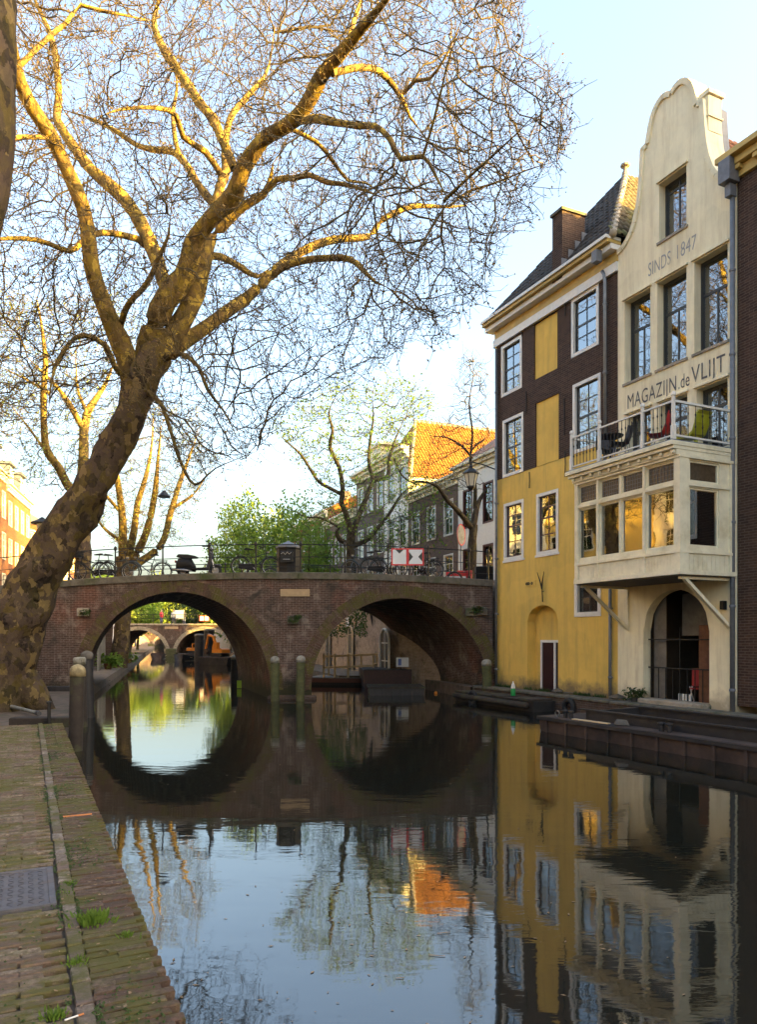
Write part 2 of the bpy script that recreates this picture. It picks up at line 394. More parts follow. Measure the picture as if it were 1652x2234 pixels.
def water_mat():
    t = NT('canal_water'); v = t.coord()
    t.b.inputs['Base Color'].default_value = (.014,.014,.010,1); t.rough(.025)
    t.b.inputs['IOR'].default_value = 2.15; t.b.inputs['Specular IOR Level'].default_value = .5
    a = t.noise(t.coord((.9,2.2,1)), 1.1, 3, .5, .3); b = t.noise(t.coord((1.2,4.2,1)), 3.2, 3, .55, .4)
    pm = t.ramp(t.noise(v, .13, 3, .5), [(.42,(.25,.25,.25)),(.62,(1,1,1))])
    m1 = t.n('Math', operation='MULTIPLY'); t.l(b, m1.inputs[0]); t.l(pm, m1.inputs[1])
    m2 = t.n('Math', operation='MULTIPLY_ADD'); t.l(m1.outputs[0], m2.inputs[0]); m2.inputs[1].default_value = .35; t.l(a, m2.inputs[2])
    t.bump(m2.outputs[0], .042, .06)
    return t.m
M['water'] = water_mat()
# ------------------------------------------------------------------ the setting: water, banks, streets
def poly_sheet(name, pts, z, mat, kind='structure', thick=None):
    mb = MB(); n = len(pts)
    if thick is None: mb.add([(x,y,z) for x,y in pts], [tuple(range(n))])
    else: mb.prism(pts, 'z', z-thick, z)
    o = mb.build(name, mat); return tag(o, kind=kind)
STREET = 4.2
mbw = MB(); mbw.add([(-260,-120,0),(200,-120,0),(200,320,0),(-260,320,0)], [(0,1,2,3)])
tag(mbw.build('canal_water', M['water']), kind='structure')
mbw = MB(); mbw.add([(-900,-900,-1.6),(900,-900,-1.6),(900,1500,-1.6),(-900,1500,-1.6)], [(0,1,2,3)])
tag(mbw.build('ground', M['soil']), kind='structure')
# left bank: street level behind the cellar wall; lower wharf in front of it
def left_edge(y):
    if y < 13.8: return .62 - .48*y
    if y < 25.5: return -5.9 - .362*(y-13.9)
    return -10.1 - .287*(y-25.5)
LW = 4.2
left_wall = [(left_edge(y)-LW, y) for y in (-80,-20,0,13.7,25.5,58.6,90,150,260)]
pl = left_wall + [(-700,260),(-700,-80)]
# left street (with depth so that its wall faces the wharf)
def bank(name, line, z, far_x, mat_top, mat_face, z0=-1.0):
    mb = MB(); n = len(line)
    mb.add([(x,y,z) for x,y in line] + [(far_x,line[-1][1],z),(far_x,line[0][1],z)], [tuple(range(n+2))])
    mb.cur = 1
    for (x0,y0),(x1,y1) in zip(line, line[1:]):
        mb.add([(x0,y0,z0),(x1,y1,z0),(x1,y1,z),(x0,y0,z)], [(0,1,2,3)])
    o = mb.build(name, [mat_top, mat_face]); return tag(o, kind='structure')
bank('street_left', left_wall, STREET, -700, M['asphalt'], M['brick_cellar'])
right_wall = [(4.3,25.6),(3.6,27.5),(.5,32.6),(-14.5,82),(-38,160),(-70,260)]
right_all = [(15.86+.465*80+4,-80),(15.86+4-.465*0,0),(15.86-.465*25.3+4,25.5)] + right_wall
bank('street_right', right_all[2:], STREET-.02, 700, M['asphalt'], M['brick_cellar'])
bank('quarter_ground', right_all[:3], STREET-.04, 700, M['asphalt'], M['brick_cellar'])
poly_sheet('far_bank', [(-700,262),(700,262),(700,1200),(-700,1200)], STREET, M['asphalt'], thick=6)
# lower wharves
lower = [(left_edge(y), y) for y in (13.75,25.5,58.6,90,150,258)]
mb = MB(); ln = lower; n = len(ln)
mb.add([(x,y,.32) for x,y in ln] + [(x-LW-.5,y,.32) for x,y in reversed(ln)], [tuple(range(2*n))])
for (x0,y0),(x1,y1) in zip(ln, ln[1:]): mb.add([(x0,y0,-1),(x1,y1,-1),(x1,y1,.32),(x0,y0,.32)], [(0,1,2,3)])
tag(mb.build('lower_wharf', M['landing']), kind='structure')
mb = MB(); rw = [(3.2,25.5),(1.3,32.6),(-1.8,33.2),(-16.6,82),(-41,160)]
mb.add([(x,y,.42) for x,y in rw] + [(x+4,y,.42) for x,y in reversed(rw)], [tuple(range(10))])
for (x0,y0),(x1,y1) in zip(rw, rw[1:]): mb.add([(x0,y0,-1),(x1,y1,-1),(x1,y1,.42),(x0,y0,.42)], [(0,1,2,3)])
tag(mb.build('right_wharf', M['landing']), kind='structure')

# near wharf with its paving bricks, kerb course and masonry edge
VX = Vector((-.4327,.9015)); E0 = Vector((-.83,3.03)); WZ = .55
wrot = frame_rot(VX.x, VX.y)
wharf = bpy.data.objects.new('brick_wharf', None); COL.objects.link(wharf); wharf.location = (E0.x,E0.y,0); wharf.rotation_euler.z = wrot
tag(wharf, kind='structure')
LN = 11.9
mb = MB(); mb.box(-14, LN, .012, 5.2, -1.0, WZ-.028); mb.build('bed', M['soil'], wharf)
mb = MB(); mb.box(-14, LN-.01, 0, .11, -1.0, WZ-.035); mb.build('quay_face', M['brick_quay'], wharf)
def paver_mat(name, c):
    t = NT(name); v = t.coord(); oi = t.n('ObjectInfo')
    tc = t.n('TexCoord'); geo = t.n('NewGeometry')
    rn = t.n('TexWhiteNoise'); rn.noise_dimensions = '1D'
    ad = t.n('Math', operation='ADD'); t.l(oi.outputs['Random'], ad.inputs[0]); t.l(geo.outputs['Random Per Island'], ad.inputs[1]); t.l(ad.outputs[0], rn.inputs['W'])
    k = t.ramp(rn.outputs['Value'], [(0,tuple(q*.55 for q in c)),(.35,(c[0]*.9,c[1]*.75,c[2]*.75)),(.6,c),(.85,(c[0]*1.15,c[1]*1.2,c[2]*1.25)),(1,(c[0]*1.5,c[1]*1.6,c[2]*1.6))])
    wv = t.n('NewGeometry').outputs['Position']
    k = t.mix(t.ramp(t.noise(wv, 22, 9, .75), [(.42,(.9,.9,.9)),(.6,(0,0,0))]), k, tuple(q*.5 for q in c))
    k = t.mix(t.ramp(t.noise(wv, 60, 6, .7), [(.6,(0,0,0)),(.75,(.55,.55,.55))]), k, (.30,.25,.2))
    k = t.mix(t.ramp(t.noise(wv, 2.6, 10, .75), [(.45,(0,0,0)),(.57,(.85,.85,.85))]), k, (.10,.095,.024))
    t.col(k); t.rough(.9); t.b.inputs['Specular IOR Level'].default_value = .25
    t.bump(t.noise(wv, 45, 8, .7), .7, .02)
    return t.m
M['paver'] = paver_mat('paver', (.225,.165,.115)); M['paver_edge'] = paver_mat('paver_edge', (.155,.105,.074)); M['paver_kerb'] = paver_mat('paver_kerb', (.25,.195,.155))
def brick_mesh(name, w, l, h, mat, jag):
    mb = MB(); b = .006
    def j(): return R.uniform(-jag, jag)
    vs = []
    for z, k in ((-h, 0), (-b, 0), (0, b)):
        for x, y in ((-w/2+k,-l/2+k),(w/2-k,-l/2+k),(w/2-k,l/2-k),(-w/2+k,l/2-k)): vs.append((x+j(), y+j(), z+j()*.5))
    fs = [(8,9,10,11)]
    for r in (0, 4):
        for i in range(4): fs.append((r+i, r+(i+1)%4, r+4+(i+1)%4, r+4+i))
    mb.add(vs, fs); return mb
pav = [brick_mesh('paving_brick', .05, .205, .06, None, .0035) for _ in range(6)]
krb = [brick_mesh('kerb_brick', .212, .075, .06, None, .004) for _ in range(5)]
edg = [brick_mesh('edge_brick', .055, .19, .06, None, .0045) for _ in range(6)]; edgs = [brick_mesh('edge_brick', .055, .095, .06, None, .0045) for _ in range(6)]
items = []
x = -2.2; row = 0
while x < LN - .05:
    row += 1
    for c in range(7):
        yy = .385 + .103 + c*.213 - (.1065 if row % 2 else 0) + R.uniform(-.008,.008)
        if c == 0 and row % 2: continue
        off = R.uniform(-.003,.003)
        # the metal hatch takes the place of some bricks
        items.append(('paving_brick', pav, 'paver', x+off, yy, .0, c))
    x += .0565
x = -2.2
while x < LN - .1: items.append(('kerb_brick', krb, 'paver_kerb', x, .335, .006, 0)); x += .222
x = -2.2; row = 0
while x < LN - .03:
    row += 1
    for c in range(2): items.append(('edge_brick', edg if (c+row)%2 else edgs, 'paver_edge', x+R.uniform(-.003,.003), (.098+c*.0 if (row%2)==0 else .051) if c == 0 else (.244 if (row%2)==0 else .195), -.004, 0))
    x += .0605
hatch = (PG(66,1935,WZ) - Vector((E0.x,E0.y,WZ))); hl = (hatch.x*VX.x+hatch.y*VX.y, -hatch.x*VX.y*1 - 0 + hatch.x*-.0)
def to_wharf(v):
    q = Vector((v.x-E0.x, v.y-E0.y)); return (q.x*VX.x+q.y*VX.y, q.x*-VX.y+q.y*VX.x)
h0 = to_wharf(PG(128,1890,WZ)); h1 = to_wharf(PG(108,1975,WZ))
HX0, HX1, HYR = min(h0[0],h1[0]), max(h0[0],h1[0]), (h0[1]+h1[1])/2
items = [i for i in items if not (i[0]=='paving_brick' and HX0-.03 < i[3] < HX1+.03 and i[4] > HYR-.09)]
def cam_d(i):
    wx = E0.x + i[3]*VX.x - i[4]*VX.y*1.0; wy = E0.y + i[3]*VX.y + i[4]*VX.x
    px = CX + wx/max(wy,.3)*FPX; py = HY + (EYE-WZ)/max(wy,.3)*FPX
    vis = wy > 2.6 and px > -60 and py < 2320
    return (0 if vis else 1, wy)
meshes = {}
for nm, k in (('paving_brick',pav),('kerb_brick',krb),('edge_brick',edg)):
    its = sorted([i for i in items if i[0]==nm], key=cam_d)
    mat = M[its[0][2]]
    ms = []
    for mbx in k:
        o = mbx.build(nm, mat); ms.append(o.data); bpy.data.objects.remove(o)
    rest = MB()
    lim = 290 if nm != 'kerb_brick' else 90
    for q, (n_, kk, mt, bx, by, bz, c) in enumerate(its):
        hz = WZ + bz + R.uniform(-.006,.004)
        if q < lim:
            o = bpy.data.objects.new(nm, R.choice(ms)); COL.objects.link(o); o.parent = wharf
            o.location = (bx, by, hz); o.rotation_euler = (R.uniform(-.02,.02), R.uniform(-.03,.03), R.uniform(-.02,.02))
        else:
            src = R.choice(kk); rest.add([(a+bx, b_+by, c_+hz) for a,b_,c_ in src.v], src.f)
    o = rest.build({'paving_brick':'paving_rows','kerb_brick':'kerb_course','edge_brick':'edge_rows'}[nm], mat, wharf); o['kind'] = 'stuff'

# ------------------------------------------------------------------ building helpers
def wall_cols(mb, xs, bot, top, holes, y=0.0):
    xs = sorted(set(round(x,4) for x in xs)); e = 1e-4
    for xa, xb in zip(xs, xs[1:]):
        if xb-xa < 2e-4: continue
        a0, b0 = bot(xa+e), bot(xb-e); a1, b1 = top(xa+e), top(xb-e); xm = (xa+xb)/2
        hs = sorted([(h[2],h[3]) for h in holes if h[0] < xm < h[1]])
        ca, cb = a0, b0
        for z0, z1 in hs + [(None,None)]:
            ta, tb = (a1,b1) if z0 is None else (z0,z0)
            if ta > ca+1e-4 or tb > cb+1e-4: mb.add([(xa,y,ca),(xb,y,cb),(xb,y,tb),(xa,y,ta)], [(0,1,2,3)])
            ca, cb = z1, z1
def reveals(mb, holes, dep, y=0.0):
    for x0,x1,z0,z1 in holes:
        mb.add([(x0,y,z0),(x1,y,z0),(x1,y,z1),(x0,y,z1),(x0,y+dep,z0),(x1,y+dep,z0),(x1,y+dep,z1),(x0,y+dep,z1)],
               [(0,1,5,4),(1,2,6,5),(2,3,7,6),(3,0,4,7)])
def wall(parent, name, mat, w, z0, z1, holes, dep=.16, extra=None):
    mb = MB(); xs = [0, w] + [q for h in holes for q in h[:2]]
    wall_cols(mb, xs, lambda x: z0, lambda x: z1, holes); reveals(mb, holes, dep)
    return mb.build(name, mat, parent)
def window(parent, x0, x1, z0, z1, y, fr, sash, pane, fw=.08, bar=.022, cols=2, rows=(.5,), out=.03, heavy=None, sill=None, curtain=None, name='window'):
    """outer frame, sash bars between panes; each pane a child of its own"""
    mb = MB(); mb.cur = 0
    for a,b,c,d in ((x0,x0+fw,z0,z1),(x1-fw,x1,z0,z1),(x0+fw,x1-fw,z0,z0+fw),(x0+fw,x1-fw,z1-fw,z1)): mb.box(a,b,y-out,y+.07,c,d)
    ix0, ix1, iz0, iz1 = x0+fw, x1-fw, z0+fw, z1-fw
    mb.cur = 1; s = .035; yy = y+.02
    for a,b,c,d in ((ix0,ix0+s,iz0,iz1),(ix1-s,ix1,iz0,iz1),(ix0+s,ix1-s,iz0,iz0+s),(ix0+s,ix1-s,iz1-s,iz1)): mb.box(a,b,yy,yy+.045,c,d)
    zs = [iz0+s] + [iz0+(iz1-iz0)*r for r in rows] + [iz1-s]
    cs = cols if isinstance(cols, (list,tuple)) else [cols]*(len(zs)-1)
    o = None; pn = []
    for k in range(len(zs)-1):
        if k:
            hb = (heavy or {}).get(k, bar); mb.box(ix0+s, ix1-s, yy+.002, yy+.043, zs[k]-hb/2, zs[k]+hb/2)
        lo = zs[k] + (0 if k == 0 else ((heavy or {}).get(k, bar))/2); hi = zs[k+1] - (0 if k == len(zs)-2 else ((heavy or {}).get(k+1, bar))/2)
        n = cs[k]; wv = (ix1-ix0-2*s)/n
        for c in range(n):
            if c: mb.box(ix0+s+c*wv-bar/2, ix0+s+c*wv+bar/2, yy+.004, yy+.041, lo, hi)
            pn.append((ix0+s+c*wv+(bar/2 if c else 0), ix0+s+(c+1)*wv-(bar/2 if c < n-1 else 0), lo, hi))
    o = mb.build(name, [fr, sash], parent)
    for a,b,c,d in pn:
        q = MB(); q.box(a-.004,b+.004,yy+.018,yy+.026,c-.004,d+.004); q.build('pane', pane, o)
    if sill: q = MB(); q.bbox(x0-.05,x1+.05,y-sill[0],y+.05,z0-.07,z0-.002,.008); q.build('sill', sill[1], o)
    if curtain:
        q = MB(); q.smooth = True
        for a,b in curtain:
            ca, cb = ix0+(ix1-ix0)*a, ix0+(ix1-ix0)*b; n = max(6,int((cb-ca)/.03)); 
            vs = []
            for i in range(n+1):
                xx = ca+(cb-ca)*i/n; yv = y+.16+.018*math.sin(i*1.9)
                vs += [(xx,yv,iz0),(xx,yv,iz1)]
            q.add(vs, [(2*i,2*i+2,2*i+3,2*i+1) for i in range(n)])
        q.build('curtain', M['curtain'], o)
    return o
def hull(mb, w, dep, z0, z1, front=False):
    mb.add([(0,0,z0),(0,dep,z0),(0,dep,z1),(0,0,z1)], [(0,3,2,1)])
    mb.add([(w,0,z0),(w,dep,z0),(w,dep,z1),(w,0,z1)], [(0,1,2,3)])
    mb.add([(0,dep,z0),(w,dep,z0),(w,dep,z1),(0,dep,z1)], [(0,3,2,1)])
def pantile():
    mb = MB(); mb.smooth = True; prof = [(0,.012),(.03,.045),(.075,.052),(.12,.03),(.165,.008),(.215,.008),(.245,.02)]
    n = len(prof); vs = []
    for yv, dz in ((0,.028),(.36,0)):
        vs += [(x, yv, z+dz) for x,z in prof]
    vs += [(x, 0, z+.012) for x,z in prof]
    fs = [(i,i+1,n+i+1,n+i) for i in range(n-1)] + [(2*n+i,2*n+i+1,i+1,i) for i in range(n-1)]
    mb.add(vs, fs); return mb
TILE = pantile(); TILE_ME = {}
def tile_roof(parent, o0, ex, ey, W, H, mat, inside=None, limit=300, key=None, matname='t'):
    """pantiles on the plane o0 + a*ex + b*ey (unit vectors in the parent's frame)"""
    o0 = Vector(o0); ex = Vector(ex).normalized(); ey = Vector(ey).normalized(); ez = ex.cross(ey)
    mx = Matrix((ex,ey,ez)).transposed()
    if matname not in TILE_ME:
        t_ = TILE.build('roof_tile', mat); TILE_ME[matname] = t_.data; bpy.data.objects.remove(t_)
    me = TILE_ME[matname]; lst = []
    nb = int(H/.325)+1; na = int(W/.222)
    for b in range(nb):
        for a in range(na):
            if inside is None or inside(a*.222+.12, b*.325+.15): lst.append((a*.222, b*.325))
    if key: lst.sort(key=key)
    rest = MB(); rest.smooth = True
    for q, (a,b) in enumerate(lst):
        jz = R.uniform(-.006,.008); pos = o0 + ex*(a+R.uniform(-.006,.006)) + ey*(b+R.uniform(-.012,.012)) + ez*(.02+jz)
        if q < limit:
            o = bpy.data.objects.new('roof_tile', me); COL.objects.link(o); o.parent = parent
            o.location = pos; o.rotation_euler = (mx @ Matrix.Rotation(R.uniform(-.02,.02),3,'Z')).to_euler()
        else: rest.add([pos + mx @ Vector(v) for v in TILE.v], TILE.f)
    if rest.v: o = rest.build('roof_tiling', mat, parent); o['kind'] = 'stuff'
def cornice(parent, w, zt, prof, mats, x0=-.02, dentil=None, dmat=None, name='cornice'):
    """prof: list of (projection, z0, z1, material index) boxes"""
    mb = MB()
    for pr,a,b,mi in prof:
        mb.cur = mi; mb.bbox(x0-min(pr,.3), w-x0+min(pr,.3)*0, -pr, .06, zt+a, zt+b, min(.02,(b-a)*.3))
    o = mb.build(name, mats, parent)
    if dentil:
        sp, dw, dp, a, b = dentil; k = 0
        x = x0+.1
        while x < w-.1:
            q = MB(); q.bbox(x, x+dw, -dp, -.02, zt+a, zt+b, .01); q.build('modillion', dmat, o); x += sp
    return o
def pipe(parent, x, y, z0, z1, mat, r=.05, top=None, name='downpipe'):
    mb = MB(); mb.smooth = True
    pts = [(x,y,z0),(x,y,z1)]
    if top: pts += [(x+top*.35,y,z1+.22),(x+top,y-.02,z1+.34)]
    mb.tube(pts, r, 10)
    mb.smooth = False
    z = z0+.6
    while z < z1: mb.lathe([(r+.008,0),(r+.016,.015),(r+.016,.05),(r+.008,.065)], (x,y,z), 10); mb.box(x-.012,x+.012,y,y+r+.08,z,z+.04); z += 1.9
    return mb.build(name, mat, parent)

# the facades along the water: a frame with x along the wall, y into the house
KF = .465; FA = Vector((4.10,25.3)); FL = math.hypot(KF,1); FU = Vector((KF/FL,-1/FL)); FN = Vector((-1/FL,-KF/FL)); FROT = frame_rot(FU.x,FU.y)
def fs(px, py, p=0.0):
    r = (px-CX)/FPX; B = FA + FN*p
    s = (r*B.y-B.x)/(FU.x-r*FU.y); d = B.y+s*FU.y
    return s, EYE+(HY-py)/FPX*d
def fr(px0, px1, pt, pb, p=0.0):       # left edge rows -> rectangle
    a = fs(px0,pt,p); b = fs(px0,pb,p); c = fs(px1,pt,p); return (a[0], c[0], b[1], a[1])
def on_facade(s, z, p=0.0):
    q = FA+FU*s+FN*p; return Vector((q.x,q.y,z))

# ------------------------------------------------------------------ brown and yellow house
BASE = .42
W1 = 5.83; EAVE = 12.75
h1o = thing('canal_house', 'tall house with brown brick upper floors above a yellow plastered base beside the bridge', 'house', (FA.x,FA.y,0), FROT)
sash6 = dict(cols=2, rows=(.27,.5,.76), heavy={2:.06})
wins = {'w1':fr(1095,1140,758,869), 'w2':fr(1248,1308,656,783), 'w3':fr(1098,1143,919,1044), 'w4':fr(1251,1312,841,992),
        'y1':fr(1100,1143,1100,1224), 'y2':fr(1171,1219,1079,1212), 'sm':fr(1254,1312,1262,1346)}
nic = fr(1151,1218,1356,1515); nx0, nx1 = nic[0], nic[1]; nzs = nic[3]; ncx = (nx0+nx1)/2; nr = (nx1-nx0)/2
NTOP = fs(1187,1320)[1]
def arch_z(x, cx, r, zs, rise):
    t = max(0,1-((x-cx)/r)**2); return zs + rise*math.sqrt(t)
zb_l = fs(1079,1050)[1]; zb_m = fs(1170,1022)[1]; zb_r = fs(1222,999)[1]
bl1 = fr(1166,1217,710,830); bl2 = fr(1169,1220,881,1000)
ZB = (zb_l+zb_m+zb_r)/3
wallholes = [wins[k] for k in wins]
# plaster base
mb = MB(); xs = [0,W1] + [q for k in ('y1','y2','sm') for q in wins[k][:2]] + [nx0+(nx1-nx0)*i/16 for i in range(17)]
bot = lambda x: arch_z(x,ncx,nr,nzs,NTOP-nzs) if nx0 < x < nx1 else BASE-.5
wall_cols(mb, xs, bot, lambda x: ZB, [wins[k] for k in ('y1','y2','sm')]); reveals(mb, [wins[k] for k in ('y1','y2','sm')], .14)
NI = [nx0+(nx1-nx0)*i/16 for i in range(17)]
prof = [(nx0,BASE-.5)] + [(x,arch_z(x,ncx,nr,nzs,NTOP-nzs)) for x in NI] + [(nx1,BASE-.5)]
for (xa,za),(xb,zb) in zip(prof,prof[1:]): mb.add([(xa,0,za),(xb,0,zb),(xb,.3,zb),(xa,.3,za)], [(3,2,1,0)])
mb.add([(x,.3,z) for x,z in prof], [tuple(range(len(prof)))])
mb.build('plaster_base', M['stucco_yellow'], h1o)
# brick floors
mb = MB(); hb = [wins[k] for k in ('w1','w2','w3','w4')] + [bl1,(bl2[0],bl2[1],ZB,bl2[3])]
wall_cols(mb, [0,W1]+[q for h in hb for q in h[:2]], lambda x: ZB, lambda x: EAVE, hb, -.012); reveals(mb, hb, .14, -.012)
mb.add([(0,-.012,ZB),(W1,-.012,ZB),(W1,.02,ZB),(0,.02,ZB)], [(0,3,2,1)])
mb.build('brick_wall', M['brick_brown'], h1o)
for b in (bl1,(bl2[0],bl2[1],ZB-.02,bl2[3])):
    q = MB(); q.box(b[0]-.01,b[1]+.01,.035,.1,b[2]-.01,b[3]+.01); q.build('blind_window', M['stucco_yellow'], h1o)
mb = MB(); hull(mb, W1, 12, -.5, EAVE); mb.build('side_walls', M['brick_brown'], h1o)
mb = MB(); mb.box(.004,W1-.004,.35,.38,BASE,EAVE); mb.build('inner_wall', M['interior'], h1o)
for k, o_ in (('w1',0),('w2',0),('w3',0),('w4',0)):
    x0,x1,z0,z1 = wins[k]; window(h1o, x0+.003,x1-.003,z0+.003,z1-.003, .03, M['frame_white'], M['frame_dark'], M['pane'], fw=.10, out=.06, bar=.028, **sash6)
for k in ('y1','y2'):
    x0,x1,z0,z1 = wins[k]; window(h1o, x0+.003,x1-.003,z0+.003,z1-.003, .03, M['frame_white'], M['frame_red'], M['pane_bay'], fw=.10, out=.05, bar=.028, cols=2, rows=(.3,.6,.8), heavy={2:.05}, sill=(.06,M['frame_white']))
x0,x1,z0,z1 = wins['sm']; window(h1o, x0+.003,x1-.003,z0+.003,z1-.003, .06, M['frame_white'], M['frame_dark'], M['pane'], fw=.13, out=.08, cols=2, rows=(.5,))
# door in the niche
dz1 = fs(1170,1396)[1]; dx0 = fs(1167,1450)[0]; dx1 = nx1-.01
q = MB(); q.box(dx0,dx0+.07,.22,.299,BASE,dz1); q.box(dx1-.06,dx1,.22,.299,BASE,dz1); q.box(dx0+.07,dx1-.06,.22,.299,dz1-.08,dz1)
xm = dx0+(dx1-dx0)*.58; q.box(xm,xm+.09,.22,.299,BASE,dz1-.08); do = q.build('door_frame', M['frame_white'], h1o)
for a,b in ((dx0+.07,xm),(xm+.09,dx1-.06)):
    q = MB(); q.box(a,b,.25,.29,BASE,dz1-.08); q.box(a+.04,b-.04,.245,.26,BASE+.2,dz1-.2); q.build('door_leaf', plain('door_maroon',(.035,.012,.014),.4,.2,6,bump=.05) if 'dm' not in M else M['dm'], do)
# wall anchors
for px,py0,py1 in ((1150,855,905),(1233,870,950),(1157,1030,1065),(1235,985,1040),(1141,700,735),(1235,640,690)):
    a = fs(px,py0); b = fs(px,py1); q = MB(); q.tube([(a[0],-.035,a[1]),(a[0]+.02,-.04,(a[1]+b[1])/2),(b[0],-.035,b[1])], .016, 6); q.build('wall_anchor', M['iron'], h1o)
# eaves: gutter, yellow frieze, white board
cp = cornice(h1o, W1, EAVE, [(.10,-.62,-.36,0),(.06,-.36,-.06,1),(.30,-.06,.10,0),(.42,.10,.20,1),(.48,.20,.30,0)], [M['frame_white'],M['cornice_yellow']])
pipe(h1o, .07, -.09, BASE, EAVE-.7, M['zinc'], .045)
pipe(h1o, W1-.42, -.10, fs(1335,1010)[1], EAVE-.75, M['zinc'], .05, top=-.1)
s_, z_ = fs(1337,1290); pipe(h1o, s_, -.09, BASE, z_+.1, M['lead'], .045)
mb = MB(); mb.bbox(W1-.52,W1-.32,-.50,-.3,EAVE-.28,EAVE+.05,.02); mb.build('rain_hopper', M['lead'], h1o)
# hipped roof
zr = EAVE+.28; ap = (W1/2, 3.0, 17.15); RB = 12
mb = MB(); mb.add([(-.1,-.3,zr),(W1+.1,-.3,zr),ap,(W1/2,RB,17.15),(-.1,RB,zr),(W1+.1,RB,zr)], [(0,1,2),(1,5,3,2),(4,0,2,3),(5,4,3)])
roof1 = mb.build('roof', M['tile_dark'], h1o)
sl = Vector((0,3.3,ap[2]-zr)); slL = sl.length; wr = W1+.2
def in_tri(a,b): 
    f = b/slL; return wr/2*f < a < wr-wr/2*f
tile_roof(roof1, (-.1,-.3,zr), (1,0,0), sl, wr, slL, M['tile_dark'], in_tri, 300, matname='dark')
sl2 = Vector((-(W1/2+.1),0,ap[2]-zr)); L2 = sl2.length
tile_roof(roof1, (W1+.1,-.3,zr), (0,1,0), sl2, 9, L2, M['tile_moss'], lambda a,b: a > 3.3*b/L2, 0, matname='moss')
q = MB(); q.smooth = True
hp0 = Vector((W1+.1,-.3,zr)); hp1 = Vector(ap)
for i in range(16):
    a = hp0.lerp(hp1, i/16); b = hp0.lerp(hp1,(i+1.15)/16); q.tube([a,b],[.11,.09],8)
q.build('hip_tiles', plain('hip_pale',(.42,.36,.27),.8,.3,6,dirt=(.2,.15,.1)), roof1)
q = MB(); q.smooth = True
hp0 = Vector((-.1,-.3,zr))
for i in range(16):
    a = hp0.lerp(hp1, i/16); b = hp0.lerp(hp1,(i+1.15)/16); q.tube([a,b],[.10,.08],8)
q.build('hip_tiles', M['tile_dark'], roof1)
q = MB(); q.lathe([(.12,0),(.10,.15),(.06,.2),(.07,.3),(.15,.34),(.15,.4),(.03,.46)], ap, 8); q.build('finial', M['stone'], roof1)
# chimney with stepped lead flashing
def ray_roof(px,py):            # photograph ray onto the water-side roof slope, in the house frame
    o = Vector((0,0,EYE)); d = Vector(((px-CX)/FPX,1,(HY-py)/FPX))
    mw = Matrix.Translation((FA.x,FA.y,0)) @ Matrix.Rotation(FROT,4,'Z'); mi = mw.inverted()
    a = mi @ o; b = (mi.to_3x3() @ d); n = Vector((1,0,0)).cross(sl).normalized(); p0 = Vector((-.1,-.3,zr))
    return a + b*((p0-a).dot(n)/b.dot(n))
cb = ray_roof(1219,592)
cw, cd = .46, .80
ct = EYE+(HY-468)/FPX*((Matrix.Rotation(FROT,4,'Z') @ cb).y+FA.y)
ch = thing  # (keeps the name free)
mb = MB(); mb.box(cb.x-cw/2,cb.x+cw/2,cb.y-.05,cb.y+cd,cb.z-.3,ct); cho = mb.build('chimney', M['brick_brown'], roof1)
mb = MB(); mb.bbox(cb.x-cw/2-.05,cb.x+cw/2+.05,cb.y-.1,cb.y+cd+.05,ct,ct+.10,.02); mb.build('chimney_cap', M['coping'], cho)
for k in range(4):
    mb = MB(); yy = cb.y-.08+k*.25; zz = cb.z+.15+k*.25*sl.z/sl.y; mb.box(cb.x+cw/2,cb.x+cw/2+.02,yy,yy+.27,zz-.35,zz+.12); mb.build('flashing', M['lead'], cho)
# the forked torch bracket over the niche and the small plate beside it
tx, tz = fs(1187,1313); q = MB(); q.tube([(tx,-.05,tz),(tx,-.08,fs(1187,1275)[1])],.018,6)
for k in (-1,1): q.tube([(tx,-.08,fs(1187,1285)[1]),(tx+.05*k,-.10,fs(1187,1270)[1]),(tx+.17*k,-.13,fs(1187,1248)[1])],[.024,.022,.008],6)
q.tube([(tx,0,fs(1187,1290)[1]),(tx,-.09,fs(1187,1290)[1])],.012,5); q.build('torch_bracket', M['iron'], h1o)
q = MB(); a = fr(1148,1169,1268,1280); q.box(a[0],a[1],-.02,0,a[2],a[3]); pl_ = q.build('name_plate', M['stucco_yellow'], h1o)
for k,xx in enumerate((.12,.24,.36,.68)):
    q = MB(); xw = a[0]+(a[1]-a[0])*xx; zc = (a[2]+a[3])/2; q.ring((xw,-.026,zc),.035,.012,'y',10,5); q.build('plate_mark', M['iron'], pl_)

# ------------------------------------------------------------------ cream gabled house
W2 = 3.72; S2 = W1
h2o = thing('gabled_house', 'cream plastered house with a tall curved neck gable and painted lettering', 'house', on_facade(S2,0), FROT)
def f2(px,py,p=0.0): s,z = fs(px,py,p); return s-S2, z
def fr2(*a, p=0.0): x0,x1,z0,z1 = fr(*a, p=p); return (x0-S2,x1-S2,z0,z1)
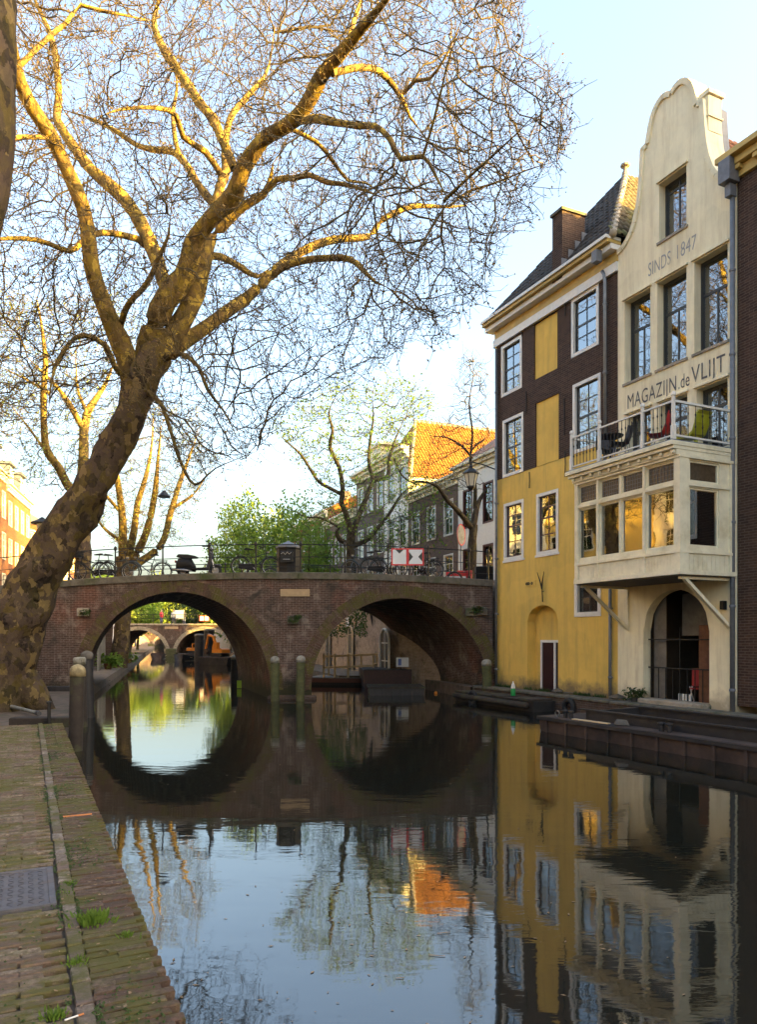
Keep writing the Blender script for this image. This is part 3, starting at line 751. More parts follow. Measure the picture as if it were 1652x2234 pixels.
# outline of the gable, read from its left half and mirrored
lo = [f2(*q) for q in ((1351,550),(1362,540),(1374,523),(1385,503),(1393,482),(1402,448),(1408,413),(1412,370),(1415,318),(1428,305),(1432,285),(1436,265),(1442,243),(1450,223),(1460,206),(1472,191),(1484,183),(1495,180))]
lo = [(max(0,x),z) for x,z in lo]; half = W2/2
kx = half/lo[-1][0]; lo = [(x*kx,z) for x,z in lo]; lo[0] = (0,lo[0][1])
for i in range(1,len(lo)): lo[i] = (max(lo[i][0],lo[i-1][0]+.004), lo[i][1])
gab = lo + [(W2-x,z) for x,z in reversed(lo[:-1])]
gx = [p[0] for p in gab]; gz = [p[1] for p in gab]
top2 = lambda x: float(np.interp(x, gx, gz))
w2w = {'att':fr2(1440,1500,404,530), 'a':fr2(1365,1421,670,843), 'b':fr2(1436,1500,620,811), 'c':fr2(1517,1590,561,764),
       'd1':fr2(1370,1422,914,1010), 'd2':fr2(1440,1502,881,980), 'd3':fr2(1522,1590,843,960)}
for k in ('d1','d2','d3'):
    x0,x1,z0,z1 = w2w[k]; w2w[k] = (x0,x1,6.55,z1)
# keep the upper windows on common levels
zl = sum(w2w[k][2] for k in 'abc')/3; zh = sum(w2w[k][3] for k in 'abc')/3
for k in 'abc': w2w[k] = (w2w[k][0],w2w[k][1],zl,zh)
zd = sum(w2w[k][3] for k in ('d1','d2','d3'))/3
for k in ('d1','d2','d3'): w2w[k] = (w2w[k][0],min(w2w[k][1],W2-.12),6.55,zd)
w2w['c'] = (w2w['c'][0],min(w2w['c'][1],W2-.12),zl,zh)
ga = fr2(1406,1550,1375,1527); gx0,gx1 = ga[0],ga[1]; gzs = f2(1406,1378)[1]; gtop = f2(1476,1286)[1]; gcx = (gx0+gx1)/2; gr = (gx1-gx0)/2
xs = list(gx) + [q for h in w2w.values() for q in h[:2]] + [gx0+(gx1-gx0)*i/20 for i in range(21)]
mb = MB(); hl2 = list(w2w.values())
wall_cols(mb, xs, lambda x: arch_z(x,gcx,gr,gzs,gtop-gzs) if gx0 < x < gx1 else BASE-.5, top2, hl2, -.03); reveals(mb, hl2, .26, -.03)
prof = [(gx0,BASE-.5)] + [(gx0+(gx1-gx0)*i/20, arch_z(gx0+(gx1-gx0)*i/20,gcx,gr,gzs,gtop-gzs)) for i in range(21)] + [(gx1,BASE-.5)]
for (xa,za),(xb,zb) in zip(prof,prof[1:]): mb.add([(xa,-.03,za),(xb,-.03,zb),(xb,.22,zb),(xa,.22,za)], [(3,2,1,0)])
for (xa,za),(xb,zb) in zip(gab,gab[1:]): mb.add([(xa,-.03,za),(xb,-.03,zb),(xb,.42,zb),(xa,.42,za)], [(0,1,2,3)])
wall_cols(mb, gx, lambda x: 11.5, top2, [], .42)
mb.add([(0,-.03,BASE-.5),(0,.42,BASE-.5),(0,.42,gz[0]),(0,-.03,gz[0])],[(0,3,2,1)]); mb.add([(W2,-.03,BASE-.5),(W2,.42,BASE-.5),(W2,.42,gz[0]),(W2,-.03,gz[0])],[(0,1,2,3)])
mb.build('front_wall', M['stucco_cream'], h2o)
mb = MB()                                            # raised moulding that follows the gable
for (xa,za),(xb,zb) in zip(gab,gab[1:]):
    t = Vector((xb-xa,0,zb-za)).normalized(); n = Vector((-t.z,0,t.x))*-1
    o1, o2 = Vector((xa,0,za)), Vector((xb,0,zb)); n = Vector((t.z,0,-t.x))
    vs = []
    for q in (o1,o2):
        for dn,dy in ((-.03,-.08),(.10,-.08),(.10,-.02),(-.03,.50)): vs.append(q + n*dn + Vector((0,dy,0)))
    mb.add(vs, [(0,1,5,4),(1,2,6,5),(3,0,4,7),(0,3,2,1),(4,5,6,7)])
mb.build('gable_coping', M['stucco_cream'], h2o)
q = MB(); nx = gab[-9][0]; 
xr = W2 - lo[8][0]; pz = f2(1535,268)[1]; pt_ = f2(1535,212)[1]; q.bbox(xr-.12,xr+.10,.02,.46,pz-.25,pt_,.02); q.bbox(xr-.15,xr+.15,-.02,.50,pt_,pt_+.12,.02); q.bbox(xr-.13,xr+.13,.0,.48,pz+.08,pz+.14,.01)
q.build('gable_pier', M['stucco_cream'], h2o)
q = MB()                                             # slate strip behind the right sweep
for (xa,za),(xb,zb) in zip(gab,gab[1:]):
    if xa >= W2-lo[8][0]-.01: q.add([(xa+.005,.42,za-.02),(xb+.005,.42,zb-.02),(xb+.005,.75,zb-.06),(xa+.005,.75,za-.06)], [(0,1,2,3)])
q.build('lead_strip', M['lead'], h2o)
mb = MB(); hull(mb, W2, 11, BASE-.5, 12.2); mb.build('side_walls', M['stucco_cream'], h2o)
mb = MB(); mb.box(.004,W2-.004,.75,.78,3.4,15.0 if False else 12.6); mb.build('inner_wall', M['interior'], h2o)
mb = MB(); mb.add([(0,.4,12.2),(W2/2,.4,15.0),(W2,.4,12.2),(0,11,12.2),(W2/2,11,15.0),(W2,11,12.2)], [(0,1,4,3),(1,2,5,4),(3,4,5)])
roof2 = mb.build('roof', M['tile_red'], h2o)
sl3 = Vector((-W2/2,0,2.8)); tile_roof(roof2, (W2+.05,.45,12.15), (0,1,0), sl3, 9, sl3.length, M['tile_red'], None, 260, key=lambda t: t[0], matname='red')
# windows
x0,x1,z0,z1 = w2w['att']; window(h2o, x0,x1,z0,z1,.19,M['frame_dark'],M['frame_dark'],M['pane'],fw=.05,out=0,cols=2,rows=(.86,),bar=.05,sill=(.26,M['stone']),curtain=[(.7,1)])
for k in 'abc':
    x0,x1,z0,z1 = w2w[k]; window(h2o, x0,x1,z0,z1,.19,M['frame_dark'],M['frame_dark'],M['pane'],fw=.05,out=0,cols=[2,1],rows=(.64,),bar=.045,heavy={1:.07},sill=(.26,M['stone']),curtain=[(.0,.28),(.62,1)])
for k in ('d1','d2','d3'):
    x0,x1,z0,z1 = w2w[k]; window(h2o, x0,x1,z0,z1,.19,M['frame_dark'],M['frame_dark'],M['pane'],fw=.06,out=0,cols=[2,2],rows=(.7,),bar=.045,heavy={1:.08},curtain=[(.7,1)],name='balcony_door')
for k in list(w2w):                                   # little hood over each opening
    x0,x1,z0,z1 = w2w[k]; q = MB(); q.bbox(x0-.06,x1+.06,-.09,-.02,z1+.03,z1+.09,.015); q.build('hood_mould', M['stucco_cream'], h2o)
# lettering painted on the plaster
def letters(parent, txt, x0, x1, zb, hgt, mat, y=-.036, slope=0.0, shear=0.0):
    cu = bpy.data.curves.new('t','FONT'); cu.body = txt; cu.size = 1; cu.extrude = .0; cu.space_character = 1.06
    o = bpy.data.objects.new('t', cu); COL.objects.link(o); bpy.context.view_layer.update()
    dg = bpy.context.evaluated_depsgraph_get(); me = bpy.data.meshes.new_from_object(o.evaluated_get(dg)); bpy.data.objects.remove(o)
    xs_ = [v.co.x for v in me.vertices]; a, b = min(xs_), max(xs_)
    kx_ = (x1-x0)/(b-a); kz = hgt/.69
    for v in me.vertices:
        X = (v.co.x-a)*kx_; Z = v.co.y*kz; v.co = (x0+X, y, zb+Z+slope*X)
    me.materials.append(mat); q = bpy.data.objects.new('lettering', me); COL.objects.link(q); q.parent = parent; return q
a = f2(1417,605); b = f2(1466,605)[0]; letters(h2o, 'SINDS', a[0], b, a[1], .34, M['lettering_faded'])
a2 = f2(1480,560); b2 = f2(1522,560)[0]; letters(h2o, '1847', a2[0], b2, a[1]+.02, .34, M['lettering_faded'])
a = f2(1372,893); b = f2(1478,893)[0]; zc_ = a[1]; letters(h2o, 'MAGAZIJN', a[0], b, zc_, .37, M['lettering'])
a = f2(1483,850)[0]; b = f2(1507,850)[0]; letters(h2o, '.de', a, b, zc_, .34, M['lettering'])
a = f2(1511,820)[0]; b = f2(1585,820)[0]; letters(h2o, 'VLIJT', a, b, zc_+.02, .40, M['lettering'])
# bay window on brackets, with the balcony on its roof
BP = 1.72; bx0 = fs(1258,1200,BP)[0]-S2; bx1 = W2-.03
bz0 = 3.52; bzt = 6.12; ROOFZ = 6.42
yF = -BP
bw = bx1-bx0; cols_ = [bx0+.0, bx0+bw*.245, bx0+bw*.465, bx0+bw*.70, bx1]
mb = MB(); bay_holes = []
ZL0, ZL1, ZT0, ZT1 = 4.15, 5.44, 5.57, 6.03
pw = .075
for i in range(4):
    a, b = cols_[i]+pw/2+(.04 if i==0 else 0), cols_[i+1]-pw/2-(.07 if i==3 else 0)
    bay_holes += [(a,b,ZL0,ZL1),(a,b,ZT0,ZT1)]
wall_cols(mb, [bx0,bx1]+[q for h in bay_holes for q in h[:2]], lambda x: bz0, lambda x: bzt, bay_holes, yF); reveals(mb, bay_holes, .10, yF)
def side_quad(x, y0, y1, z0, z1, flip): mb.add([(x,y0,z0),(x,y1,z0),(x,y1,z1),(x,y0,z1)], [(0,1,2,3)] if not flip else [(0,3,2,1)])
# right return, with an opening for each light
SH = [(yF+.30, yF+1.20)]
for y0,y1,z0,z1 in ((yF,SH[0][0],bz0,bzt),(SH[0][1],-.03,bz0,bzt),(SH[0][0],SH[0][1],bz0,ZL0),(SH[0][0],SH[0][1],ZL1,ZT0),(SH[0][0],SH[0][1],ZT1,bzt)): side_quad(bx1,y0,y1,z0,z1,False)
for z0,z1 in ((ZL0,ZL1),(ZT0,ZT1)):
    y0,y1 = SH[0]; mb.add([(bx1,y0,z0),(bx1,y1,z0),(bx1,y1,z1),(bx1,y0,z1),(bx1-.1,y0,z0),(bx1-.1,y1,z0),(bx1-.1,y1,z1),(bx1-.1,y0,z1)],[(0,1,5,4),(1,2,6,5),(2,3,7,6),(3,0,4,7)])
side_quad(bx0,yF,-.03,bz0,bzt,True)
bay = mb.build('bay_window', M['wood_white'], h2o)
q = MB(); q.box(bx0+.004,bx1-.004,yF+.004,-.035,bz0+.02,bz0+.06); q.box(bx0+.004,bx1-.004,yF+.004,-.035,bzt-.05,bzt-.004); q.box(bx0+.03,bx1-.15,-.08,-.04,bz0+.06,bzt-.06); q.build('bay_floor', M['room'], bay)
for a,b,c,d in bay_holes:
    q = MB(); q.box(a,b,yF+.06,yF+.07,c,d); q.build('transom_light' if c > 5.3 else 'pane', M['leaded'] if c > 5.3 else M['pane_bay'], bay)
    q = MB(); e = .035
    for A_,B_,C_,D_ in ((a,a+e,c,d),(b-e,b,c,d),(a+e,b-e,c,c+e),(a+e,b-e,d-e,d)): q.box(A_,B_,yF+.03,yF+.08,C_,D_)
    if c > 5.3:
        n_ = 9
        ld = MB()
        for i in range(1,n_): ld.box(a+(b-a)*i/n_-.004,a+(b-a)*i/n_+.004,yF+.05,yF+.06,c+e,d-e)
        for i in range(1,5): ld.box(a+e,b-e,yF+.051,yF+.059,c+(d-c)*i/5-.004,c+(d-c)*i/5+.004)
    q.build('sash', M['wood_white'], bay)
    if c > 5.3: ld.build('leading', M['lead'], bay)['kind'] = 'stuff'
for c,d in ((ZL0,ZL1),(ZT0,ZT1)):
    y0,y1 = SH[0]; q = MB(); q.box(bx1-.07,bx1-.06,y0,y1,c,d); q.build('transom_light' if c > 5.3 else 'pane', M['leaded'] if c > 5.3 else M['pane_bay'], bay)
    q = MB(); e = .04
    for A_,B_,C_,D_ in ((y0,y0+e,c,d),(y1-e,y1,c,d),(y0+e,y1-e,c,c+e),(y0+e,y1-e,d-e,d)): q.box(bx1-.08,bx1-.03,A_,B_,C_,D_)
    q.build('sash', M['wood_white'], bay)
q = MB()                                               # pilasters, rails and base mouldings
for i,x in enumerate(cols_):
    if i in (1,3): q.box(x-pw/2,x+pw/2,yF-.045,yF-.001,bz0+.02,bzt)
    if i == 0: q.box(x-.02,x+.10,yF-.045,yF-.001,bz0+.02,bzt)
    if i == 4: q.box(x-.13,x+.045,yF-.045,yF-.001,bz0+.02,bzt); q.box(x+.001,x+.045,yF-.001,yF+.22,bz0+.02,bzt)
q.box(bx1+.001,bx1+.04,-.22,-.032,bz0+.02,bzt)
for z0,z1,o_ in ((bz0,bz0+.10,.07),(ZL0-.16,ZL0-.10,.05),(ZL1+.025,ZL1+.105,.035),(bzt-.06,bzt,.06)):
    q.box(bx0-.02,bx1+o_,yF-o_-.003,yF-.002,z0,z1); q.box(bx1+.002,bx1+o_,yF-.002,-.033,z0,z1)
q.build('bay_moulding', M['wood_white'], bay)
n_ = 34                                                 # boarding under the lights
for i in range(n_):
    a = bx0+.12+(bw-.27)*i/n_; b = bx0+.12+(bw-.27)*(i+1)/n_
    q = MB(); q.bbox(a+.004,b-.004,yF-.018,yF-.001,bz0+.105,ZL0-.165,.004); q.build('board', M['wood_white'], bay)
for i in range(9):
    a = yF+.26+(BP-.5)*i/9; q = MB(); q.box(bx1+.001,bx1+.016,a+.004,a+(BP-.5)/9-.004,bz0+.105,ZL0-.165); q.build('board', M['wood_white'], bay)
# flat roof with bracketed eaves
q = MB(); q.bbox(bx0-.14,bx1+.02,yF-.26,-.035,ROOFZ-.10,ROOFZ,.02); q.bbox(bx0-.10,bx1+.01,yF-.20,-.036,ROOFZ-.18,ROOFZ-.102,.01); q.bbox(bx0-.04,bx1+.005,yF-.10,-.037,bzt+.002,ROOFZ-.182,.01)
broof = q.build('bay_roof', M['wood_white'], h2o)
q = MB(); q.box(bx0-.12,bx1,yF-.24,-.04,ROOFZ+.002,ROOFZ+.02); q.build('roof_felt', M['lead'], broof)
for i in range(11):
    xx = bx0+.02+(bw-.12)*i/10; q = MB(); q.bbox(xx,xx+.07,yF-.17,yF-.105,ROOFZ-.26,ROOFZ-.185,.012); q.build('modillion', M['wood_white'], broof)
# balustrade
rail_z = ROOFZ+.86; post_x = [bx0-.02, bx0+bw*.30, bx0+bw*.72, bx1-.05]
bal = MB(); bal.beam((post_x[0],yF-.14,rail_z),(post_x[-1],yF-.14,rail_z),.045,.04); bal.beam((post_x[0],yF-.14,ROOFZ+.12),(post_x[-1],yF-.14,ROOFZ+.12),.035,.03)
bal.beam((bx1-.05,yF-.14,rail_z),(bx1-.05,-.06,rail_z),.06,.05); bal.beam((bx1-.05,yF-.14,ROOFZ+.12),(bx1-.05,-.06,ROOFZ+.12),.05,.04)
bal.beam((bx0-.02,yF-.14,rail_z-.004),(bx0-.02,-.06,rail_z-.004),.05,.045)
balo = bal.build('balcony_rail', M['frame_white'], h2o)
for x in post_x:
    q = MB(); h_ = rail_z+.10-ROOFZ; q.bbox(x-.042,x+.042,yF-.182,yF-.098,ROOFZ+.02,ROOFZ+h_*.35,.01); q.bbox(x-.03,x+.03,yF-.17,yF-.11,ROOFZ+h_*.35,ROOFZ+h_,.01); q.lathe([(.03,0),(.055,.03),(.05,.08),(.01,.11)],(x,yF-.14,ROOFZ+h_),8); q.build('rail_post', M['frame_white'], balo)
def spindle(x,y):
    q = MB(); q.lathe([(.009,0),(.009,.2),(.02,.24),(.009,.28),(.009,.46),(.02,.5),(.009,.54),(.009,.70)],(x,y,ROOFZ+.14),6); q.build('spindle', M['iron'], balo)
for i in range(27): 
    x = post_x[0]+(post_x[-1]-post_x[0])*(i+.7)/27.4
    if min(abs(x-p_) for p_ in post_x) > .06: spindle(x,yF-.14)
for i in range(1,8): spindle(bx1-.05, yF-.14+(BP+.05)*i/8)
# pendant lamp burning inside the bay
lq = MB(); lq.smooth = True; lq.lathe([(.03,.12),(.06,.1),(.14,0),(.135,-.005)],(bx0+bw*.62,yF+.9,5.35),14); lsh = lq.build('lamp_shade', M['wood_white'], h2o)
lq = MB(); lq.tube([(bx0+bw*.62,yF+.9,5.46),(bx0+bw*.62,yF+.9,bzt-.05)],.006,5); lq.build('lamp_cord', M['iron'], lsh)
ld_ = bpy.data.lights.new('bay_lamp','POINT'); ld_.energy = 22; ld_.color = (1,.62,.25); ld_.shadow_soft_size = .08
lo3 = bpy.data.objects.new('bay_lamp', ld_); COL.objects.link(lo3); lo3.parent = h2o; lo3.location = (bx0+bw*.62,yF+.9,5.22)
# brackets under the bay
def strut(x, y0, z0, y1, z1): 
    q = MB(); q.beam((x,y0,z0),(x,y1,z1),.07,.09,(1,0,0)); q.beam((x,-.05,z1-.05),(x,-.05,bz0-.02),.07,.07); q.beam((x,yF+.1,bz0-.05),(x,-.04,bz0-.05),.08,.08); q.build('bay_bracket', M['wood_white'], h2o)
for x in (bx0+.08, bx1-.10): strut(x, yF+.25, bz0-.08, -.06, bz0-1.15)
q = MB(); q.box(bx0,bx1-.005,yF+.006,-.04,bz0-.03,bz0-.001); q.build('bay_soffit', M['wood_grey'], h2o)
# iron gate, corrugated screens and wooden door in the arched cellar
q = MB(); q.box(gx0-.3,gx1+.3,3.2,3.25,BASE-.4,gtop+.2); q.box(gx0-.3,gx0-.28,.23,3.2,BASE-.4,gtop+.2); q.box(gx1+.28,gx1+.3,.23,3.2,BASE-.4,gtop+.2); q.box(gx0-.3,gx1+.3,.23,3.2,gtop+.2,gtop+.24); q.build('cellar', M['interior'], h2o)
def corr(x0,x1,y,z0,z1,mat,name='corrugated_sheet'):
    q = MB(); n = int((x1-x0)/.03); vs = []
    for i in range(n+1):
        xx = x0+(x1-x0)*i/n; yy = y+.02*math.sin(i*math.pi/1.5); vs += [(xx,yy,z0),(xx,yy,z1)]
    q.add(vs, [(2*i,2*i+2,2*i+3,2*i+1) for i in range(n)]); q.smooth = True; q.build(name, mat, h2o)
gw = gx1-gx0; corr(gx0+.02,gx0+gw*.22,.32,BASE,gtop-.1,M['corrugated']); corr(gx0+gw*.2,gx0+gw*.98,.9,gzs-.1,gtop-.05,M['corrugated']); corr(gx0+gw*.5,gx0+gw*.62,1.2,BASE,gzs,M['corrugated'])
for i in range(6):
    a = gx0+gw*(.74+.04*i); q = MB(); q.bbox(a,a+gw*.037,.24,.29,BASE,gzs+.15,.006); q.build('door_plank', M['wood_door'], h2o)
q = MB()
for z in (BASE+.12,BASE+.95,gzs-.2): q.beam((gx0+.01,.15,z),(gx1-.01,.15,z),.03,.03)
for i in range(9): q.beam((gx0+gw*(i+.5)/9,.15,BASE),(gx0+gw*(i+.5)/9,.15,BASE+.95 if i not in (0,4,8) else gzs+.1),.018,.018)
q.build('iron_gate', M['iron'], h2o)
q = MB(); q.bbox(gx0+.05,gx1+.05,-.28,.2,BASE-.2,BASE+.16,.03); q.build('threshold', M['stone'], h2o)
q = MB(); a = f2(1587,1320); q.bbox(a[0]-.08,a[0]+.02,-.15,-.035,a[1]-.1,a[1]+.1,.01); q.build('wall_lamp', M['iron'], h2o)
q = MB(); pipe(h2o, W2-.02, -.11, BASE-.1, 12.3, M['lead'], .055)
q = MB(); q.bbox(W2-.18,W2+.12,-.38,-.05,12.4,12.95,.05); q.bbox(W2-.10,W2+.05,-.26,-.06,12.1,12.4,.04); q.build('rain_hopper', M['lead'], h2o)

# ------------------------------------------------------------------ plain brick neighbours along the same quay
def generic_house(name, label, org, rot, w, dep, z0, zt, wallm, frm, ridge, nx, floors, roofm=None, group=None, sashm=None, cmat=None, pane=None, wd=.95, cat='house', roof='side', firstz=None, fh=None, tile=0, dent=True):
    o = thing(name, label, cat, (org[0],org[1],0), rot, group)
    hs = []; fh = fh or (zt-.7-z0)/floors
    for f in range(floors):
        for i in range(nx):
            cx_ = w*(i+.5)/nx; zz = z0+.55+f*fh; hs.append((cx_-wd/2, cx_+wd/2, zz, zz+fh*.66))
    wall(o, 'front_wall', wallm, w, z0-.6, zt, hs, .12)
    mb = MB(); hull(mb, w, dep, z0-.6, zt); mb.build('side_walls', wallm, o)
    mb = MB(); mb.box(.01,w-.01,.9,.93,z0-.5,zt-.05); mb.build('inner_wall', M['interior'], o)
    for h in hs: window(o, h[0],h[1],h[2],h[3], .03, frm, sashm or frm, pane or M['pane_far'], fw=.08, out=.05, bar=.035, cols=2, rows=(.5,.75) , heavy={1:.06})
    cornice(o, w, zt, [(.08,-.5,-.25,0),(.22,-.25,-.08,0),(.36,-.08,.06,0)], [cmat or M['wood_white']], dentil=(.45,.12,.2,-.36,-.26) if dent else None, dmat=cmat or M['wood_white'])
    rm = roofm or M['tile_red']; mb = MB(); h_ = ridge-zt
    if roof == 'side':
        mb.add([(0,-.3,zt+.06),(w,-.3,zt+.06),(w,dep/2,ridge),(0,dep/2,ridge),(0,dep+.2,zt),(w,dep+.2,zt)], [(0,1,2,3),(3,2,5,4),(0,3,4),(1,5,2)])
    else:
        mb.add([(0,-.2,zt+.06),(w,-.2,zt+.06),(w/2,2.4,ridge),(w/2,dep,ridge),(0,dep,zt),(w,dep,zt)], [(0,1,2),(1,5,3,2),(4,0,2,3),(5,4,3)])
    ro = mb.build('roof', rm, o)
    q = MB(); q.box(w*.2,w*.2+.7,dep/2-.3,dep/2+.3,ridge-.6,ridge+.9); q.build('chimney', M['brick_far'], ro)
    return o, ro
S3 = S2+W2+.03
specs = [(5.4,13.0,16.4,M['brick_brown'],'dark brown brick house with a cream cornice next to the cream gable',2),
         (6.0,13.8,17.3,M['stucco_cream'],'tall cream plastered house south of the brown brick neighbour',3),
         (5.2,13.2,16.5,M['brick_far'],'brick row house with four floors of white windows on the right quay',3),
         (6.4,14.2,17.8,M['brick_brown'],'broad dark brick house on the right quay behind the camera',3),
         (5.6,13.4,16.2,M['stucco_cream'],'pale plastered narrow house on the right quay behind the camera',3),
         (6.2,13.8,17.2,M['brick_far'],'brick house with a tall roof on the right quay behind the camera',3),
         (6.0,13.0,16.8,M['brick_brown'],'dark brick house at the far end of the right quay',3)]
s = S3
for k,(w,zt,rg,wm,lb,nx) in enumerate(specs):
    q = on_facade(s,0); generic_house('canal_house', lb, (q.x,q.y), FROT, w, 11, 1.2, zt, wm, M['frame_white'], rg, nx, 4, M['tile_red'], cmat=M['wood_white'] if k else M['cornice_yellow'], pane=M['pane'], wd=.95)
    s += w+.02
# ledge in front of the houses
q = MB(); mbq = on_facade(-.3,0); l_ = thing  # noqa
mb = MB(); mb.box(-.6,30,-.62,.0,-1,BASE-.02); lo_ = mb.build('quay_ledge', M['brick_quay']); lo_.location = (FA.x,FA.y,0); lo_.rotation_euler.z = FROT; tag(lo_, kind='structure')
for i in range(26):
    q = MB(); q.bbox(-.55+i*1.12,-.55+i*1.12+1.10,-.66,.0-.002 if i > 60 else -.14,BASE-.018,BASE+.05+R.uniform(-.01,.01),.02); q.build('ledge_stone', M['coping'], lo_)
# ------------------------------------------------------------------ houses beyond the bridge, right bank
KR = .404; RL = math.hypot(KR,1); RU = (KR/RL,-1/RL); RROT = frame_rot(*RU)
def rpt(d): return (20.2-KR*d, d)
def rlen(d0,d1): return (d1-d0)*RL
ZS = STREET
a,_ = generic_house('row_house', 'white plastered house with red-brown windows right behind the bridge', rpt(39.4), RROT, rlen(33.6,39.4), 9, ZS, 11.2, M['frame_white'], M['frame_red'], 14.6, 3, 2, M['tile_red'], wd=1.0, fh=3.1, dent=False)
a,_ = generic_house('row_house', 'low brown brick house with a white bracketed cornice', rpt(45.4), RROT, rlen(39.45,45.4), 9, ZS, 10.9, M['brick_far'], M['frame_white'], 11.05, 3, 2, M['tile_red'], wd=1.15, fh=3.0)
# tall house with the sunlit orange roof; its eaves run away from the water
wC = rlen(45.45,54.0)
a = thing('row_house', 'tall house with a big sunlit orange pantile roof and long white cornice', 'house', (*rpt(54.0),0), RROT)
hsC = []
for f in range(3):
    for i in range(5):
        cx_ = wC*(i+.5)/5; zz = ZS+.6+f*3.05; hsC.append((cx_-.55,cx_+.55,zz,zz+2.05))
hl_, hr_ = [h for h in hsC if h[0] < wC*.55], [h for h in hsC if h[0] > wC*.55]
mb = MB(); wall_cols(mb, [0,wC*.58]+[q for h in hl_ for q in h[:2]], lambda x: ZS-.6, lambda x: 13.6, hl_); reveals(mb, hl_, .12); mb.build('brick_front', M['brick_far'], a)
mb = MB(); wall_cols(mb, [wC*.58,wC]+[q for h in hr_ for q in h[:2]], lambda x: ZS-.6, lambda x: 13.6, hr_); reveals(mb, hr_, .12); mb.build('plaster_front', M['frame_white'], a)
for h in hsC: window(a, *h, .03, M['frame_white'], M['frame_white'], M['pane_far'], fw=.08, out=.05, bar=.035, cols=2, rows=(.5,.75), heavy={1:.06})
mb = MB(); hull(mb, wC, 12, ZS-.6, 12.1); mb.build('side_walls', M['stucco_cream'], a)
cornice(a, wC, 13.95, [(.10,-.6,-.3,0),(.3,-.3,-.1,0),(.5,-.1,.08,0)], [M['wood_white']], dentil=(.5,.14,.26,-.42,-.31), dmat=M['wood_white'])
mb = MB(); mb.add([(wC+.15,.1,12.05),(wC+.15,12,12.05),(wC/2,12,17.0),(wC/2,2.6,17.0),(0,.1,12.05),(0,12,12.05)], [(0,1,2,3),(4,3,2,5),(4,0,3)]); rC = mb.build('roof', M['tile_orange'], a)
slC = Vector((-(wC/2+.15),0,4.95)); LC = slC.length
tile_roof(rC, (wC+.15,.1,12.05), (0,1,0), slC, 11.5, LC, M['tile_orange'], lambda q,b: q > 2.5*b/LC, 300, key=lambda t: t[0], matname='orange')
q = MB(); q.smooth = True; hp0 = Vector((wC+.15,.1,12.1)); hp1 = Vector((wC/2,2.6,17.05))
for i in range(15): q.tube([hp0.lerp(hp1,i/15),hp0.lerp(hp1,(i+1.1)/15)],[.13,.11],8)
for i in range(24): q.tube([hp1+Vector((0,.4*i,0)),hp1+Vector((0,.4*i+.44,0))],[.13,.11],8)
q.build('ridge_tiles', M['stone'], rC)
q = MB(); q.bbox(wC+.02,wC+.2,.0,9,11.8,12.05,.02); q.build('eaves_board', M['wood_white'], a)
q = MB(); q.box(.8,3.2,.6,1.0,13.95,15.6); q.bbox(.6,3.5,.4,2.6,15.6,15.8,.03); q.box(.8,3.2,1,2.5,14,15.6); q.build('dormer', M['wood_white'], a)
a,_ = generic_house('row_house', 'low pale house with grey dormers behind the pruned tree', rpt(60.5), RROT, rlen(54.05,60.5), 9, ZS, 11.6, M['brick_far'], M['frame_white'], 13.8, 4, 2, M['lead'], wd=1.0, fh=3.2)
a,_ = generic_house('row_house', 'sunlit yellow brick house far along the right bank', rpt(70), RROT, rlen(60.6,70), 9, ZS, 12.6, M['brick_orange'], M['frame_white'], 15, 4, 3, M['tile_orange'], wd=1.0)
# ------------------------------------------------------------------ left bank houses
LU = (-.2607,.9654); LROT = frame_rot(*LU)
def lpt(d): return (-12.5-.27*d, d)
lab = ['sunlit orange brick house with cream window frames behind the leaning trunk','sunlit orange brick house with a cream cornice further along the left bank','pale cream house at the end of the left row','sunlit brick house with grey dormer on the left bank','narrow pale house far along the left bank','brick house with a red roof deep in the left row']
lab = ['sunlit yellow plastered corner house at the left end of the bridge','cream corner house beyond the left end of the bridge'] + lab
d = 29.6
for k,(w,zt,wm,rg) in enumerate([(8.0,13.4,M['stucco_yellow'],16.5),(8.0,12.6,M['stucco_cream'],15.5),(8.0,13.6,M['brick_orange'],16.5),(8.5,13.2,M['brick_orange'],16.2),(7.0,11.0,M['stucco_cream'],14),(8,12.5,M['brick_orange'],15.5),(7,11.5,M['stucco_cream'],14),(8,12.4,M['brick_orange'],15)]):
    o,ro = generic_house('row_house', lab[k], lpt(d), LROT, w, 9, ZS, zt, wm, M['wood_white'], rg, 4, 3, M['lead'], wd=1.15)
    if k in (2,3):
        for i in range(2):
            q = MB(); q.box(w*.25+i*w*.45,w*.25+i*w*.45+1.5,.3,2.4,zt+.2,zt+1.9); q.bbox(w*.25+i*w*.45-.15,w*.25+i*w*.45+1.65,.1,2.5,zt+1.9,zt+2.1,.04); dm = q.build('dormer', M['lead'], ro)
            q = MB(); q.box(w*.25+i*w*.45+.25,w*.25+i*w*.45+1.25,.25,.3,zt+.6,zt+1.7); q.build('dormer_window', M['frame_white'], dm)
    d += (w+.02)/1.0358
# the row on the near left quay, opposite the bay window (mirrored in its panes)
NU = (-.4327,.9015); NROT = frame_rot(*NU)
lab2 = ['sunlit orange brick house across the canal from the bay window','cream house with white windows across the canal from the cream gable','brick house on the near left quay beside the cream ones','sunlit cream house beside the left end of the bridge']
d = 3.0
for k,(w,zt,wm) in enumerate([(7.0,13.2,M['brick_orange']),(7.5,12.6,M['stucco_cream']),(8.0,13.8,M['brick_orange']),(8.0,13.0,M['stucco_cream'])]):
    generic_house('quay_house', lab2[k], (.62-.48*d-13.0, d), NROT, w, 9, ZS, zt, wm, M['wood_white'], zt+3, 5, 3, M['tile_red'], wd=1.0)
    d += (w+.02)*.9015

